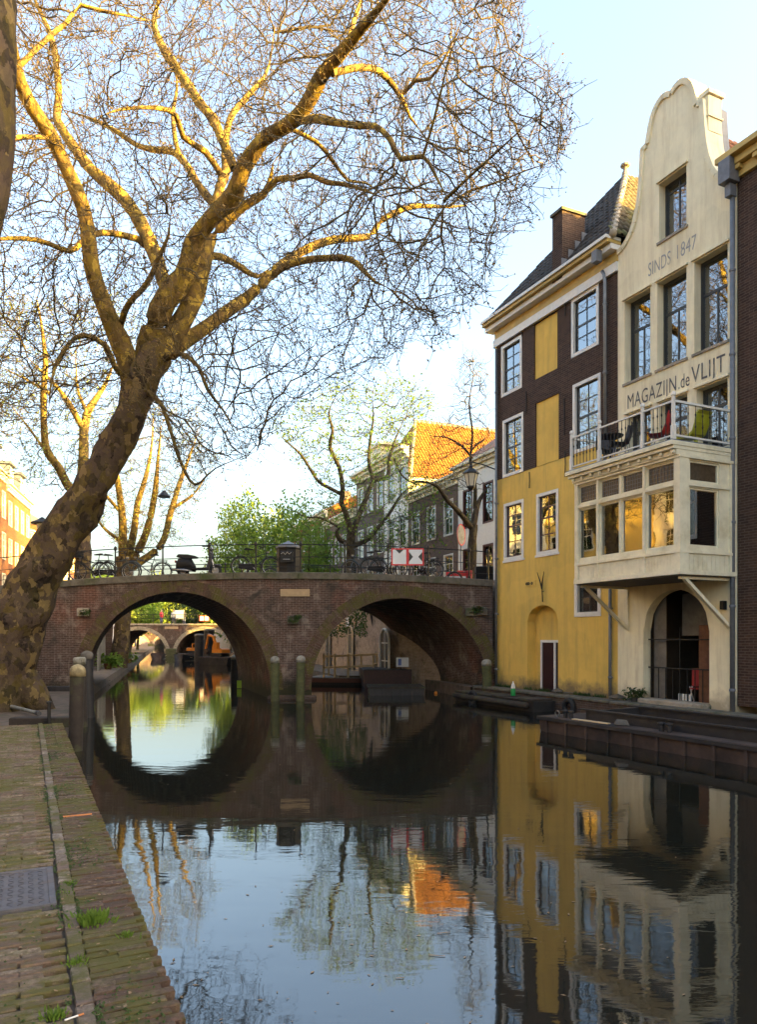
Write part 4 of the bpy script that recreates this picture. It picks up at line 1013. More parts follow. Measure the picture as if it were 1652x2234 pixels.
# ------------------------------------------------------------------ the brick bridge
M['ring_brick'] = paver_mat('ring_brick', (.135,.088,.068))
YB = 25.5; SK = Vector((-2.48,7.1,0))
def bx(px): return (px-CX)/FPX*YB
def bz(py): return EYE+(HY-py)/FPX*YB
bridge = thing('brick_bridge', 'old double-arched brick bridge with dark stone coping across the canal', 'bridge', (0,YB,0))
arches = [(bx(387), 3.24, .32, bz(1292)), (bx(873), 3.08, .32, bz(1305))]
bxs = [-15.2, 3.98]
XE = (-15.2, 3.98)
def btop(x):
    t = (x-bx(610))/7.4; return 4.20 - .27*t*t if abs(t) < 1.6 else 4.20-.27*2.56
def bbot(x):
    for cx_,r,zs,zc in arches:
        if cx_-r < x < cx_+r: return arch_z(x,cx_,r,zs,zc-zs)
    return -1.0
xs = list(np.linspace(XE[0],XE[1],60))
for cx_,r,zs,zc in arches: xs += [cx_-r*math.cos(math.pi*i/40) for i in range(41)]
mb = MB(); wall_cols(mb, xs, bbot, btop, [], 0)
mb.build('spandrel_wall', M['brick_bridge'], bridge)
mb2 = MB(); wall_cols(mb2, xs, bbot, btop, [], 0); mb = MB(); mb.add([(x+SK.x,y+SK.y,z) for x,y,z in mb2.v], [tuple(reversed(f)) for f in mb2.f]); mb.build('spandrel_wall', M['brick_bridge'], bridge)
for k,(cx_,r,zs,zc) in enumerate(arches):
    q = MB(); q.smooth = True
    pr = [(cx_-r,-1.0)] + [(cx_-r*math.cos(math.pi*i/40), arch_z(cx_-r*math.cos(math.pi*i/40),cx_,r,zs,zc-zs)) for i in range(41)] + [(cx_+r,-1.0)]
    for (xa,za),(xb,zb) in zip(pr,pr[1:]): q.add([(xa,0,za),(xb,0,zb),(xb+SK.x,SK.y,zb),(xa+SK.x,SK.y,za)], [(3,2,1,0)])
    q.build('arch_vault', M['brick_quay'] if False else M['brick_bridge'], bridge)
    q = MB()                                           # two rings of bricks on edge
    for ring_ in range(2):
        n_ = 118; 
        for i in range(n_):
            a0 = math.pi*(i+.06)/n_; a1 = math.pi*(i+.94)/n_; pr_ = R.uniform(.008,.026)
            def ep(a,off): return (cx_-(r+off)*math.cos(a), zs+(zc-zs+off)*math.sin(a))
            o0,o1 = .006+ring_*.225, .006+ring_*.225+.212
            c4 = [ep(a0,o0),ep(a1,o0),ep(a1,o1),ep(a0,o1)]
            q.add([(x,-pr_,z) for x,z in c4]+[(x,.02,z) for x,z in c4], [(0,3,2,1) if False else (0,1,2,3),(0,4,5,1),(1,5,6,2),(2,6,7,3),(3,7,4,0)])
    o = q.build('arch_ring', M['ring_brick'], bridge); o['kind'] = 'stuff'
q = MB(); n_ = 40
for i in range(n_):
    xa = XE[0]+(XE[1]-XE[0])*i/n_; xb = XE[0]+(XE[1]-XE[0])*(i+1)/n_; za,zb = btop(xa)+.17,btop(xb)+.17
    q.add([(xa,.4,za),(xb,.4,zb),(xb+SK.x,SK.y-.4,zb),(xa+SK.x,SK.y-.4,za)], [(0,1,2,3)])
q.build('deck', M['asphalt'], bridge)
n_ = 17
for side in (0,1):
    for i in range(n_):
        xa = XE[0]+(XE[1]-XE[0])*i/n_+.006; xb = XE[0]+(XE[1]-XE[0])*(i+1)/n_-.006; za,zb = btop(xa),btop(xb); off = SK*side; y0,y1 = (-.07,.42) if side == 0 else (-.42,.07)
        q = MB(); b = .02; vs = []
        for x,z in ((xa,za),(xb,zb)): vs += [(x+off.x,y0+off.y,z-.02),(x+off.x,y1+off.y,z-.02),(x+off.x,y1+off.y,z+.21),(x+off.x,y0+b+off.y,z+.21),(x+off.x,y0+off.y,z+.21-b)]
        q.add(vs, [(4,3,2,1,0),(5,6,7,8,9),(0,1,6,5),(1,2,7,6),(2,3,8,7),(3,4,9,8),(4,0,5,9)]); q.build('coping_stone', M['coping'], bridge)
q = MB(); q.bbox(bx(612),bx(676),-.03,.02,bz(1301),bz(1285),.008); q.build('date_stone', M['plaque'], bridge)
for px,py in ((183,1335),(640,1352),(1028,1335),(1050,1333)):
    q = MB(); x,z = bx(px),bz(py); q.bbox(x-.2,x+.2,-.12,.02,z-.14,z+.14,.03); q.lathe([(.07,0),(.09,.02),(.07,.05)],(x,-.13,z-.02),8); q.build('spout_stone', M['stone'] if px==183 else M['coping'], bridge)
# pier foot and springing ledge
q = MB(); q.bbox(bx(585),bx(690),-.22,.1,-1,.14,.05); q.build('pier_foot', M['brick_quay'], bridge)
# white strips of lime under the spouts come with the brick material; a stone nosing for the left springing
q = MB(); q.bbox(bx(150),bx(192),-.1,.2,.3,.5,.04); q.build('springing_stone', M['coping'], bridge)
def fern(parent, c, n, s, mat, name='wall_plant'):
    q = MB()
    for i in range(n):
        a = R.uniform(0,6.28); e = R.uniform(-.6,1.0); L = s*R.uniform(.5,1); dv = Vector((math.cos(a)*math.cos(e),-abs(math.sin(a)*math.cos(e))-.2,math.sin(e)-.3))*L
        sd = dv.cross(Vector((0,0,1))).normalized()*s*.12; c_ = Vector(c)+Vector((R.uniform(-s,s),-.03,R.uniform(-s,s)*.5)); q.add([c_-sd*.3,c_+dv*.5-sd+Vector((0,0,.03)),c_+dv,c_+dv*.5+sd+Vector((0,0,.03))],[(0,1,2,3)])
    o = q.build(name, mat, parent); o['kind'] = 'stuff'
for px,py,s_ in ((190,1337,.16),(642,1352,.17),(1040,1330,.18),(652,1346,.12)): fern(bridge, (bx(px),-.08,bz(py)), 90, s_, M['leaf_dark'])
# railing
rail = thing('bridge_railing', 'black iron railing with round-topped posts along the near side of the bridge', 'railing', (0,YB,0))
pp = [bx(p) for p in (45,147,249,353,455,557,655,752,847,935,1025,1066)]
for x in pp:
    q = MB(); z = btop(x)+.21; q.lathe([(.05,0),(.05,.08),(.03,.1),(.028,.5),(.028,.92),(.05,.95),(.055,1.0),(.045,1.05),(.02,1.08)],(x,.12,z),8); q.build('rail_post', M['iron'], rail)
for h in (.98,.55,.2):
    q = MB(); xs_ = np.linspace(pp[0]-1.5,pp[-1],40); q.tube([(x,.12,btop(x)+.21+h) for x in xs_],.019 if h > .6 else .013,6); q.build('rail', M['iron'], rail)
rail2 = thing('bridge_railing', 'black iron railing along the far side of the bridge', 'railing', (SK.x,YB+SK.y,0))
for x in pp: 
    q = MB(); q.lathe([(.03,0),(.028,.92),(.05,.98),(.02,1.06)],(x,-.2,btop(x)+.2),6); q.build('rail_post', M['iron'], rail2)
for h in (.98,.55): q = MB(); q.tube([(x,-.2,btop(x)+.2+h) for x in np.linspace(pp[0]-1,pp[-1],20)],.018,5); q.build('rail', M['iron'], rail2)
DZ = lambda x: btop(x)+.18
# waterway sign on the railing
sgn = thing('waterway_sign', 'red-bordered double sign with black triangles hung on the bridge railing', 'sign', (bx(889.5),YB+.05,bz(1214.5)))
sw, sh = .565, .30
q = MB(); q.box(-sw,sw,-.012,.012,-sh,sh); q.build('board', M['sign_red'], sgn)
for k in (-1,1):
    q = MB(); q.box(k*sw/2-.235,k*sw/2+.235,-.018,-.0125,-sh+.05,sh-.05); pn_ = q.build('panel', M['sign_white'], sgn)
    tr = [[(-.14,sh-.05),(.14,sh-.05),(0,sh-.19)]] if k < 0 else [[(-.235,.17),(-.235,-.17),(-.09,0)],[(.235,.17),(.235,-.17),(.09,0)]]
    for t in tr:
        q = MB(); q.add([(k*sw/2+x,-.0225,z) for x,z in t],[(0,1,2)]); q.build('triangle', M['sign_black'], pn_)
q = MB(); q.box(-.5,-.46,.012,.06,-.25,.25); q.box(.46,.5,.012,.06,-.25,.25); q.build('clamp', M['iron'], sgn)

# ------------------------------------------------------------------ far bridges
def far_bridge(name, label, y, px_p, half, zc, zt, x0, x1, ringm):
    o = thing(name, label, 'bridge', (0,y,0)); xp = (px_p-CX)/FPX*y
    ar = [(xp-half-.55,half,.3,zc),(xp+half+.55,half,.3,zc)]
    def bb(x):
        for cx_,r,zs,zc_ in ar:
            if cx_-r < x < cx_+r: return arch_z(x,cx_,r,zs,zc_-zs)
        return -1
    xs = [x0,x1]
    for cx_,r,zs,zc_ in ar: xs += [cx_-r*math.cos(math.pi*i/24) for i in range(25)]
    mb = MB(); wall_cols(mb, xs, bb, lambda x: zt, [], 0); mb.add([(x0,0,zt),(x1,0,zt),(x1,7,zt),(x0,7,zt)],[(0,1,2,3)])
    mb2 = MB(); wall_cols(mb2, xs, bb, lambda x: zt, [], 7); mb.add(mb2.v, [tuple(reversed(f)) for f in mb2.f]); mb.build('spandrel_wall', M['brick_bridge'], o)
    for cx_,r,zs,zc_ in ar:
        q = MB(); pr = [(cx_-r,-1)]+[(cx_-r*math.cos(math.pi*i/24), arch_z(cx_-r*math.cos(math.pi*i/24),cx_,r,zs,zc_-zs)) for i in range(25)]+[(cx_+r,-1)]
        for (xa,za),(xb,zb) in zip(pr,pr[1:]): q.add([(xa,0,za),(xb,0,zb),(xb,7,zb),(xa,7,za)],[(3,2,1,0)])
        q.build('arch_vault', M['brick_bridge'], o)
        for i in range(22):
            a0,a1 = math.pi*(i+.03)/22, math.pi*(i+.97)/22; ep = lambda a,f: (cx_-(r+f)*math.cos(a), zs+(zc_-zs+f)*math.sin(a))
            c4 = [ep(a0,0.01),ep(a1,0.01),ep(a1,.42),ep(a0,.42)]; q = MB(); q.add([(x,-.06,z) for x,z in c4]+[(x,.02,z) for x,z in c4],[(0,1,2,3),(0,4,5,1),(1,5,6,2),(2,6,7,3),(3,7,4,0)]); q.build('voussoir', ringm, o)
    q = MB(); q.bbox(x0,x1,-.08,.3,zt,zt+.18,.03); q.build('coping', M['stone'], o)
    q = MB(); q.bbox(xp-.55,xp+.55,-.5,.1,-1,.9,.1); q.build('pier_foot', M['wood_green'], o)
    q = MB(); q.box(xp-.75,xp+.75,-.04,.01,zt-.42,zt-.15); q.build('date_stone', M['plaque'], o)
    q = MB()
    for h in (.55,1.0): q.tube([(x0,.1,zt+.18+h),(x1,.1,zt+.18+h)],.025,5)
    q.build('rail', M['iron'], o)
    for i in range(14): q = MB(); xx = x0+(x1-x0)*(i+.5)/14; q.tube([(xx,.1,zt+.18),(xx,.1,zt+1.22)],.035,6); q.build('rail_post', M['iron'], o)
    return o, xp
fb, xfp = far_bridge('stone_ringed_bridge', 'distant brick bridge with pale stone arch rings seen under the left arch', 82.0, 374, 3.15, 2.95, 3.5, -44, -9, M['stone'])
fb2,_ = far_bridge('stone_ringed_bridge', 'farthest small bridge glimpsed through the left arch of the distant bridge', 150.0, 330, 3.6, 2.9, 3.6, -70, -30, M['stone'])
def far_sign():
    o = thing('waterway_sign', 'small red-bordered sign on the railing of the distant bridge', 'sign', ((446-CX)/FPX*81.8,81.8,3.5+.75))
    q = MB(); q.box(-.55,.55,-.02,.02,-.3,.3); q.build('board', M['sign_red'], o)
    for k in (-1,1): q = MB(); q.box(k*.275-.22,k*.275+.22,-.03,-.021,-.25,.25); q.build('panel', M['sign_white'], o)
    o = thing('notice_board', 'white notice board on the distant bridge', 'sign', ((391-CX)/FPX*82.6,82.6,3.5)); q = MB(); q.box(-.5,.5,-.02,.02,.7,1.7); q.build('board', M['sign_white'], o)
    q = MB(); q.box(-.4,-.34,.021,.06,0,1.6); q.box(.34,.4,.021,.06,0,1.6); q.build('leg', M['iron'], o)
far_sign()
# ------------------------------------------------------------------ trees
def fast_mesh(name, V, F, mat, parent, smooth=False, kind=None, mats=None):
    """V (n,3), F (m,k) arrays with one polygon size"""
    me = bpy.data.meshes.new(name); n = len(V); m, k = F.shape
    me.vertices.add(n); me.vertices.foreach_set('co', V.astype(np.float32).ravel())
    me.loops.add(m*k); me.loops.foreach_set('vertex_index', F.astype(np.int32).ravel())
    me.polygons.add(m); me.polygons.foreach_set('loop_start', np.arange(0,m*k,k,dtype=np.int32))
    if smooth: me.polygons.foreach_set('use_smooth', np.ones(m,dtype=bool))
    me.materials.append(mat); me.update(calc_edges=True)
    o = bpy.data.objects.new(name, me); COL.objects.link(o)
    if parent: o.parent = parent
    if kind: o['kind'] = kind
    return o
def norm(a): return a/np.maximum(np.linalg.norm(a,axis=-1,keepdims=True),1e-9)
def batch_tubes(pts, rad_, k):
    """pts (M,N,3), rad (M,N) -> verts, quads"""
    Mn,N,_ = pts.shape
    t = np.empty_like(pts); t[:,1:-1] = pts[:,2:]-pts[:,:-2]; t[:,0] = pts[:,1]-pts[:,0]; t[:,-1] = pts[:,-1]-pts[:,-2]; t = norm(t)
    ref = norm(np.array([.31,.17,.94])+0*t); bad = np.abs((ref*t).sum(-1)) > .93; ref[bad] = (1,0,0)
    s_ = norm(np.cross(t,ref)); u = np.cross(s_,t); an = np.arange(k)*2*np.pi/k
    V = pts[:,:,None,:] + rad_[:,:,None,None]*(s_[:,:,None,:]*np.cos(an)[None,None,:,None]+u[:,:,None,:]*np.sin(an)[None,None,:,None])
    base = (np.arange(Mn)*N*k)[:,None,None]; i = np.arange(N-1)[None,:,None]*k; j = np.arange(k)[None,None,:]; j2 = (j+1)%k
    a = base+i+j; b = base+i+j2; F = np.stack([a,b,b+k,a+k],-1).reshape(-1,4)
    return V.reshape(-1,3), F
def merge(parts):
    vs=[];fs_=[];o=0
    for v,f in parts: vs.append(v); fs_.append(f+o); o+=len(v)
    return np.concatenate(vs), np.concatenate(fs_)
def smooth_poly(pts, r, step):
    """Catmull-Rom through pts (n,3), radii r, resampled about every step metres"""
    pts = np.asarray(pts,float); r = np.asarray(r,float); P_ = np.vstack([2*pts[0]-pts[1],pts,2*pts[-1]-pts[-2]]); out=[];ro=[]
    for i in range(len(pts)-1):
        p0,p1,p2,p3 = P_[i:i+4]; n = max(1,int(np.linalg.norm(p2-p1)/step))
        for q in range(n):
            t = q/n; out.append(.5*((2*p1)+(-p0+p2)*t+(2*p0-5*p1+4*p2-p3)*t*t+(-p0+3*p1-3*p2+p3)*t**3)); ro.append(r[i]*(1-t)+r[i+1]*t)
    out.append(pts[-1]); ro.append(r[-1]); return np.array(out), np.array(ro)
def limb_mesh(name, pts, r, k, mat, parent, bump=.0, seed=0, kids=1.0):
    V,F = batch_tubes(pts[None],r[None],k)
    if bump:
        g = np.random.default_rng(seed); N = len(pts); c = np.repeat(pts,k,axis=0); d_ = V-c
        ph = g.uniform(0,6.28,8); w = np.ones(len(V))
        ang = np.tile(np.arange(k)*2*np.pi/k,N); h = np.repeat(np.concatenate([[0],np.cumsum(np.linalg.norm(np.diff(pts,axis=0),axis=1))]),k)
        for q in range(8): w += bump*.5*np.sin((1+q%4)*ang+ph[q]+h*(1.1+.9*q))
        w += bump*.7*g.uniform(-1,1,len(V)); V = c+d_*w[:,None]
    return fast_mesh(name, V, F, mat, parent, True)
def colonize(nodes, par, att, di, dk, step, wob, iters, up=0.0, rng=None):
    pos = np.array(nodes); par = list(par); A = np.array(att); near = np.full(len(A),-1); nd = np.full(len(A),1e9)
    def upd(idx0):
        nonlocal near, nd
        new = pos[idx0:]
        for s0 in range(0,len(new),400):
            ch = new[s0:s0+400]; D = np.linalg.norm(A[:,None,:]-ch[None],axis=2); j = D.argmin(1); m = D[np.arange(len(A)),j]; b = m < nd
            near[b] = idx0+s0+j[b]; nd[b] = m[b]
    upd(0); 
    grown = {}
    for it in range(iters):
        act = nd < di
        if not act.any(): break
        ids = near[act]; dv = norm(A[act]-pos[ids]); u,inv = np.unique(ids,return_inverse=True); sm = np.zeros((len(u),3)); np.add.at(sm,inv,dv)
        sm = norm(norm(sm)+rng.normal(0,wob,sm.shape)+np.array([0,0,up])); newp = pos[u]+sm*step
        ok = np.array([grown.get(int(q),0) < 3 for q in u])
        for q in u: grown[int(q)] = grown.get(int(q),0)+1
        if not ok.any(): break
        i0 = len(pos); pos = np.vstack([pos,newp[ok]]); par += [int(q) for q in u[ok]]; upd(i0)
        keep = nd > dk; A = A[keep]; near = near[keep]; nd = nd[keep]
        if len(A) == 0: break
    return pos, np.array(par)
def grow_tree(root, limbs, att, rng, di=1.7, dk=.5, step=.3, wob=.35, iters=60, up=.02, tip=.007, expo=2.3, rmax=.06, bark=None, twigm=None, twig_n=2, twig_l=(.25,.6), droop=.0, leaf=None, leafm=None, leaf_n=1, leaf_s=.04, fruit=0, side=8, trunk_side=22, bump=.06, trunk_idx=(0,), limb_name='limb', buds=True, tw_r=.005, barkt=None):
    """limbs: list of (points, radii) in the root's frame; twigs grow from them towards the attractor points"""
    nodes=[];par=[];fixed=[]
    for li,(p,r) in enumerate(limbs):
        r = list(r)
        if li not in trunk_idx: r[-1] *= .25; r[-2] *= .75
        sp,sr = smooth_poly(p,r,.22)
        limb_mesh('trunk' if li in trunk_idx else limb_name, sp, sr, trunk_side if li in trunk_idx else (14 if sr[0] > .12 else side), (barkt or bark) if li in trunk_idx else bark, root, bump if li in trunk_idx else bump*.6, li)
        if li in trunk_idx: continue
        b = len(nodes)
        for q in range(0,len(sp)):
            nodes.append(sp[q]); par.append(-1 if q == 0 else b+q-1); fixed.append(sr[q])
    nf = len(nodes); pos,par = colonize(nodes,par,att,di,dk,step,wob,iters,up,rng); N = len(pos)
    acc = np.zeros(N); ch = [[] for _ in range(N)]
    for i in range(nf,N): ch[par[i]].append(i)
    for i in range(N-1,nf-1,-1):
        if not ch[i]: acc[i] = tip**expo
        acc[par[i]] += acc[i] if par[i] >= nf else 0
    rr = np.minimum(np.maximum(acc,tip**expo)**(1/expo), rmax)
    # chains
    groups={}
    for i in range(N):
        kids = sorted(ch[i], key=lambda q: -acc[q])
        for n_,c in enumerate(kids):
            if i >= nf and n_ == 0: continue
            pl_ = [i,c]; 
            while ch[pl_[-1]]: pl_.append(max(ch[pl_[-1]], key=lambda q: acc[q]))
            groups.setdefault(len(pl_),[]).append(pl_)
    parts=[]
    for L_,g in groups.items():
        ix = np.array(g); p = pos[ix]; r = rr[ix].copy(); r[:,0] = np.minimum(r[:,0], r[:,1]*1.15); r[:,-1] *= .6
        parts.append(batch_tubes(p,r,5 if L_ > 6 else 4))
    # last year's shoots
    src = np.arange(nf,N); src = np.repeat(src[rr[src] < .03], twig_n); src = src[rng.random(len(src)) < .8]
    pd = norm(pos[src]-pos[par[src]]); d0 = norm(pd*.8+rng.normal(0,.6,pd.shape)+np.array([0,0,.25-droop])); L_ = rng.uniform(*twig_l,len(src))[:,None]
    p0 = pos[src]; d1 = norm(d0+rng.normal(0,.28,d0.shape)+np.array([0,0,.25-droop])); d2 = norm(d1+rng.normal(0,.25,d0.shape)+np.array([0,0,.3-droop]))
    tp = np.stack([p0,p0+d0*L_*.4,p0+(d0*.4+d1*.35)*L_,p0+(d0*.4+d1*.35+d2*.25)*L_],1); tr = np.tile(np.array([1.3,1.1,.9,.6])*tw_r,(len(tp),1))
    parts.append(batch_tubes(tp,tr,3)); V,F = merge(parts); fast_mesh('twigs',V,F,twigm,root,False,'stuff')
    if leaf:
        base = np.concatenate([tp[:,1],tp[:,2],tp[:,3]]*leaf_n); base = base + rng.normal(0,leaf_s*1.2,base.shape)*(0 if buds else 1); n = len(base)
        a = norm(rng.normal(0,1,(n,3))+np.array([0,0,.2])); b = norm(np.cross(a,rng.normal(0,1,(n,3)))); s = rng.uniform(.35,1.4,n)[:,None]**1.2*leaf_s; w = .28 if buds else .45
        V = np.stack([base,base+a*s*.5+b*s*w,base+a*s,base+a*s*.5-b*s*w],1).reshape(-1,3); F = np.arange(n*4).reshape(-1,4); fast_mesh(leaf,V,F,leafm,root,False,'stuff')
    if fruit:
        ti = tp[rng.integers(0,len(tp),fruit),3]; dn = ti-np.array([0,0,1])*rng.uniform(.04,.12,(fruit,1)); r = .017; o8 = np.array([(1,0,0),(-1,0,0),(0,1,0),(0,-1,0),(0,0,1),(0,0,-1)])*r
        tri = np.array([(0,2,4),(2,1,4),(1,3,4),(3,0,4),(2,0,5),(1,2,5),(3,1,5),(0,3,5)]); V = (dn[:,None,:]+o8[None]).reshape(-1,3); F = (np.arange(fruit)[:,None,None]*6+tri[None]).reshape(-1,3); fast_mesh('seed_balls',V,F,M['fruit'],root,True,'stuff')
    print('TREE', root.name, N-nf, len(tp)); return N
def Pd(px,py,d): return np.array(P(px,py,d))
def limb_px(pts, root):      # (px, py, distance, diameter in px)
    return ([Pd(a,b,c)-root for a,b,c,_ in pts], [w/2*c/FPX for a,b,c,w in pts])
def in_poly(x,y,poly):
    ins = False; n = len(poly)
    for i in range(n):
        (x0,y0),(x1,y1) = poly[i],poly[(i+1)%n]
        if (y0 > y) != (y1 > y) and x < (x1-x0)*(y-y0)/(y1-y0)+x0: ins = not ins
    return ins
def att_poly(poly, dr, n, rng, root, z0=None):
    xs_ = [p[0] for p in poly]; ys_ = [p[1] for p in poly]; out=[]
    while len(out) < n:
        x,y = rng.uniform(min(xs_),max(xs_)), rng.uniform(min(ys_),max(ys_))
        if in_poly(x,y,poly): d = rng.uniform(*dr) if not callable(dr) else dr(x,y); out.append(Pd(x,y,d)-root)
    return np.array(out)

# the big leaning plane tree
base = np.array((*PG(22,1545,.35)[:2], .30)); D0 = base[1]
pt = thing('plane_tree', 'huge leaning plane tree with mottled bark whose bare crown arches over the canal', 'tree', tuple(base))
Dg = lambda dd: D0+dd
Lm = []
def add(*pts):
    kw_ = .84 if not Lm else .93
    Lm.append(limb_px([(a,b,Dg(c),w*kw_) for a,b,c,w in pts], base))
add((-20,1560,0,205),(-10,1500,0,170),(12,1425,0,152),(43,1340,0,138),(82,1255,0,120),(141,1160,0,102),(182,1098,0,97),(226,1016,0,84),(262,950,0,78),(286,898,0,76),(304,850,0,80),(316,815,0,86),(326,790,0,84),(336,765,0,70),(344,742,0,40),(348,728,0,4))     # trunk
add((300,850,0,60),(284,800,0,58),(262,745,-.2,46),(224,660,-.6,38),(200,580,-1,36),(188,480,-1.3,35),(160,400,-1.7,32),(132,340,-2,31),(112,296,-2.3,34),(72,240,-2.8,34),(44,180,-3.2,30),(28,110,-3.7,24),(20,40,-4.2,19),(10,-60,-4.8,13))    # left limb
add((304,845,.1,50),(316,800,.05,58),(330,745,0,58),(342,700,-.1,54),(360,655,-.2,54),(404,600,-.3,50),(420,540,-.5,43),(440,500,-.7,40),(480,460,-1,38),(512,424,-1.3,42),(532,368,-1.6,37),(576,304,-2,33),(624,276,-2.5,33),(661,240,-2.9,34),(703,165,-3.4,33),(755,104,-4,27),(795,56,-4.5,23),(843,0,-5,19),(900,-90,-5.8,13))    # main right limb
add((372,640,.2,34),(360,620,.3,33),(332,540,.8,33),(296,468,1.2,32),(252,416,1.6,30),(200,372,2,26),(160,320,2.4,24),(132,276,2.7,20),(124,256,2.9,18),(128,200,3.2,16),(120,120,3.6,14),(108,72,3.9,12),(76,0,4.4,10),(50,-70,5,7))
add((312,840,.1,44),(345,795,.3,46),(384,758,.6,38),(440,720,1,32),(496,680,1.4,28),(560,632,1.9,24),(600,590,2.3,21),(661,548,2.8,19),(727,524,3.3,18),(803,516,3.8,15),(835,480,4.1,14),(899,452,4.5,12),(979,452,5,9),(1019,448,5.3,7))
add((590,605,2.2,16),(635,576,1.9,16),(707,564,1.5,16),(763,566,1.1,14),(791,588,.8,12),(819,616,.6,9),(843,626,.4,6))
add((318,835,0,50),(345,780,0,54),(384,722,.15,48),(404,690,.2,44),(428,640,.3,40),(444,580,.4,36),(460,520,.5,30),(500,480,.4,22),(536,448,.2,19),(576,424,0,16),(592,384,-.2,13),(596,356,-.3,8))
add((576,424,0,13),(604,392,-.4,13),(640,390,-.8,13),(675,383,-1.2,13),(715,399,-1.6,12),(755,403,-2,10),(803,419,-2.5,8),(835,431,-2.8,6))
add((440,560,.4,20),(480,560,.8,17),(520,580,1.3,16),(560,604,1.8,14),(590,585,2.2,9))
add((470,460,-.8,28),(480,408,-.4,22),(492,376,0,21),(492,312,.6,17),(504,256,1,15),(532,220,1.4,13),(560,188,1.8,11),(585,150,2.2,8),(600,60,3,6))
add((512,370,-1.5,20),(488,312,-1.2,22),(464,260,-.8,22),(436,224,-.5,22),(400,172,0,22),(372,132,.4,21),(348,92,.8,19),(336,50,1.2,14),(346,0,1.8,10),(360,-80,2.4,7))
add((470,450,-.8,22),(436,408,0,18),(404,356,.8,17),(376,332,1.2,16),(328,326,1.8,14),(296,316,2.2,12),(248,284,2.8,11),(200,260,3.3,9),(136,240,3.9,6))
add((390,340,1,12),(380,288,1.4,11),(378,240,1.8,10),(386,192,2.2,8),(380,120,2.8,6))
add((484,384,-.2,17),(448,332,-.6,15),(400,300,-1.1,14),(384,252,-1.5,12),(340,236,-2,10),(260,240,-2.6,8),(220,256,-3,5))
add((318,536,1,17),(300,522,.9,16),(224,508,.2,14),(180,528,-.3,13),(152,548,-.6,13),(80,524,-1.2,12),(0,522,-1.8,11),(-70,540,-2.4,8))
add((262,712,-.2,15),(280,664,-.9,14),(320,620,-1.4,13),(348,560,-1.9,11),(368,512,-2.2,9),(372,472,-2.5,6))
add((262,815,-.3,14),(250,800,-.6,13),(228,752,-1.1,13),(184,732,-1.6,12),(152,748,-1.9,10),(128,784,-2.1,9),(112,832,-2.3,7),(106,900,-2.5,4))
add((350,790,.1,14),(392,772,-.7,12),(432,800,-1.3,9),(452,848,-1.6,8),(490,900,-1.9,6),(520,960,-2.1,4))
add((318,852,0,14),(350,880,-.8,10),(372,940,-1.3,9),(395,1010,-1.7,8),(426,1058,-2,6),(470,1022,-2.3,4),(560,985,-2.7,3))
add((34,150,-3.3,16),(60,128,-3.2,12),(108,80,-3,11),(144,52,-2.8,10),(176,12,-2.6,9),(220,24,-2.5,8),(280,36,-2.3,7),(325,46,-2,5))
add((102,300,-2.4,12),(70,300,-2.8,11),(40,300,-3.1,11),(12,320,-3.4,9),(-25,360,-3.8,6))
add((660,262,-2.8,20),(690,262,-3.3,17),(735,268,-3.8,16),(783,276,-4.3,15),(819,276,-4.7,14),(851,304,-5,13),(875,348,-5.2,12),(923,342,-5.6,10),(955,392,-5.9,8),(979,440,-6.1,6))
add((725,160,-3.6,18),(787,148,-3.2,16),(827,156,-2.9,15),(859,188,-2.6,13),(879,220,-2.4,11),(895,256,-2.2,9),(919,288,-2,7))
add((880,205,-2.4,9),(907,176,-2.7,9),(939,172,-3,8),(975,120,-3.3,6),(1010,40,-3.7,5))
add((760,98,-4,14),(768,60,-3.6,13),(785,10,-3.2,11),(800,-60,-2.8,8))
add((640,285,-2.4,10),(690,310,-2.2,9),(725,350,-1.9,9),(760,395,-1.6,8),(800,400,-1.3,6),(850,440,-1,5))
add((923,342,-5.6,7),(945,270,-6,6),(965,190,-6.4,5),(985,110,-6.8,4),(1035,20,-7.2,3))
add((968,440,-5.8,8),(1015,395,-6.2,7),(1070,345,-6.6,6),(1130,290,-7,4),(1190,225,-7.4,3))
add((979,452,5,7),(1020,420,4.4,6),(1080,400,3.8,5),(1150,372,3.2,4),(1215,352,2.8,3))
rng = np.random.default_rng(5)
crown = [(-60,-160),(1080,-160),(1160,0),(1110,90),(1250,160),(1240,230),(1268,340),(1130,415),(1180,470),(1090,560),(1100,600),(1050,650),(1010,690),(960,760),(880,760),(840,820),(760,860),(700,850),(640,930),(560,1010),(470,1040),(420,1060),(340,960),(330,880),(250,880),(90,930),(-60,930)]
def dcr(x,y):
    lo_,hi_ = (-5.5,5.0) if x < 700 else (-7.0-(x-700)*.0006, 5.2)
    return D0+rng.uniform(lo_,hi_)*(1 if y < 700 else .75)
att = att_poly(crown, dcr, 10800, rng, base)
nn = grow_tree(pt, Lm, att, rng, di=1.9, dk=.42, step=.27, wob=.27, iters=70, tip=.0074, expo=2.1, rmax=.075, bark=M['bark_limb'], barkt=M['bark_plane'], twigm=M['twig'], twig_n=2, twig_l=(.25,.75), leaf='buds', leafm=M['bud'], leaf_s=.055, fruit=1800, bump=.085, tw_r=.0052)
print('plane nodes', nn)
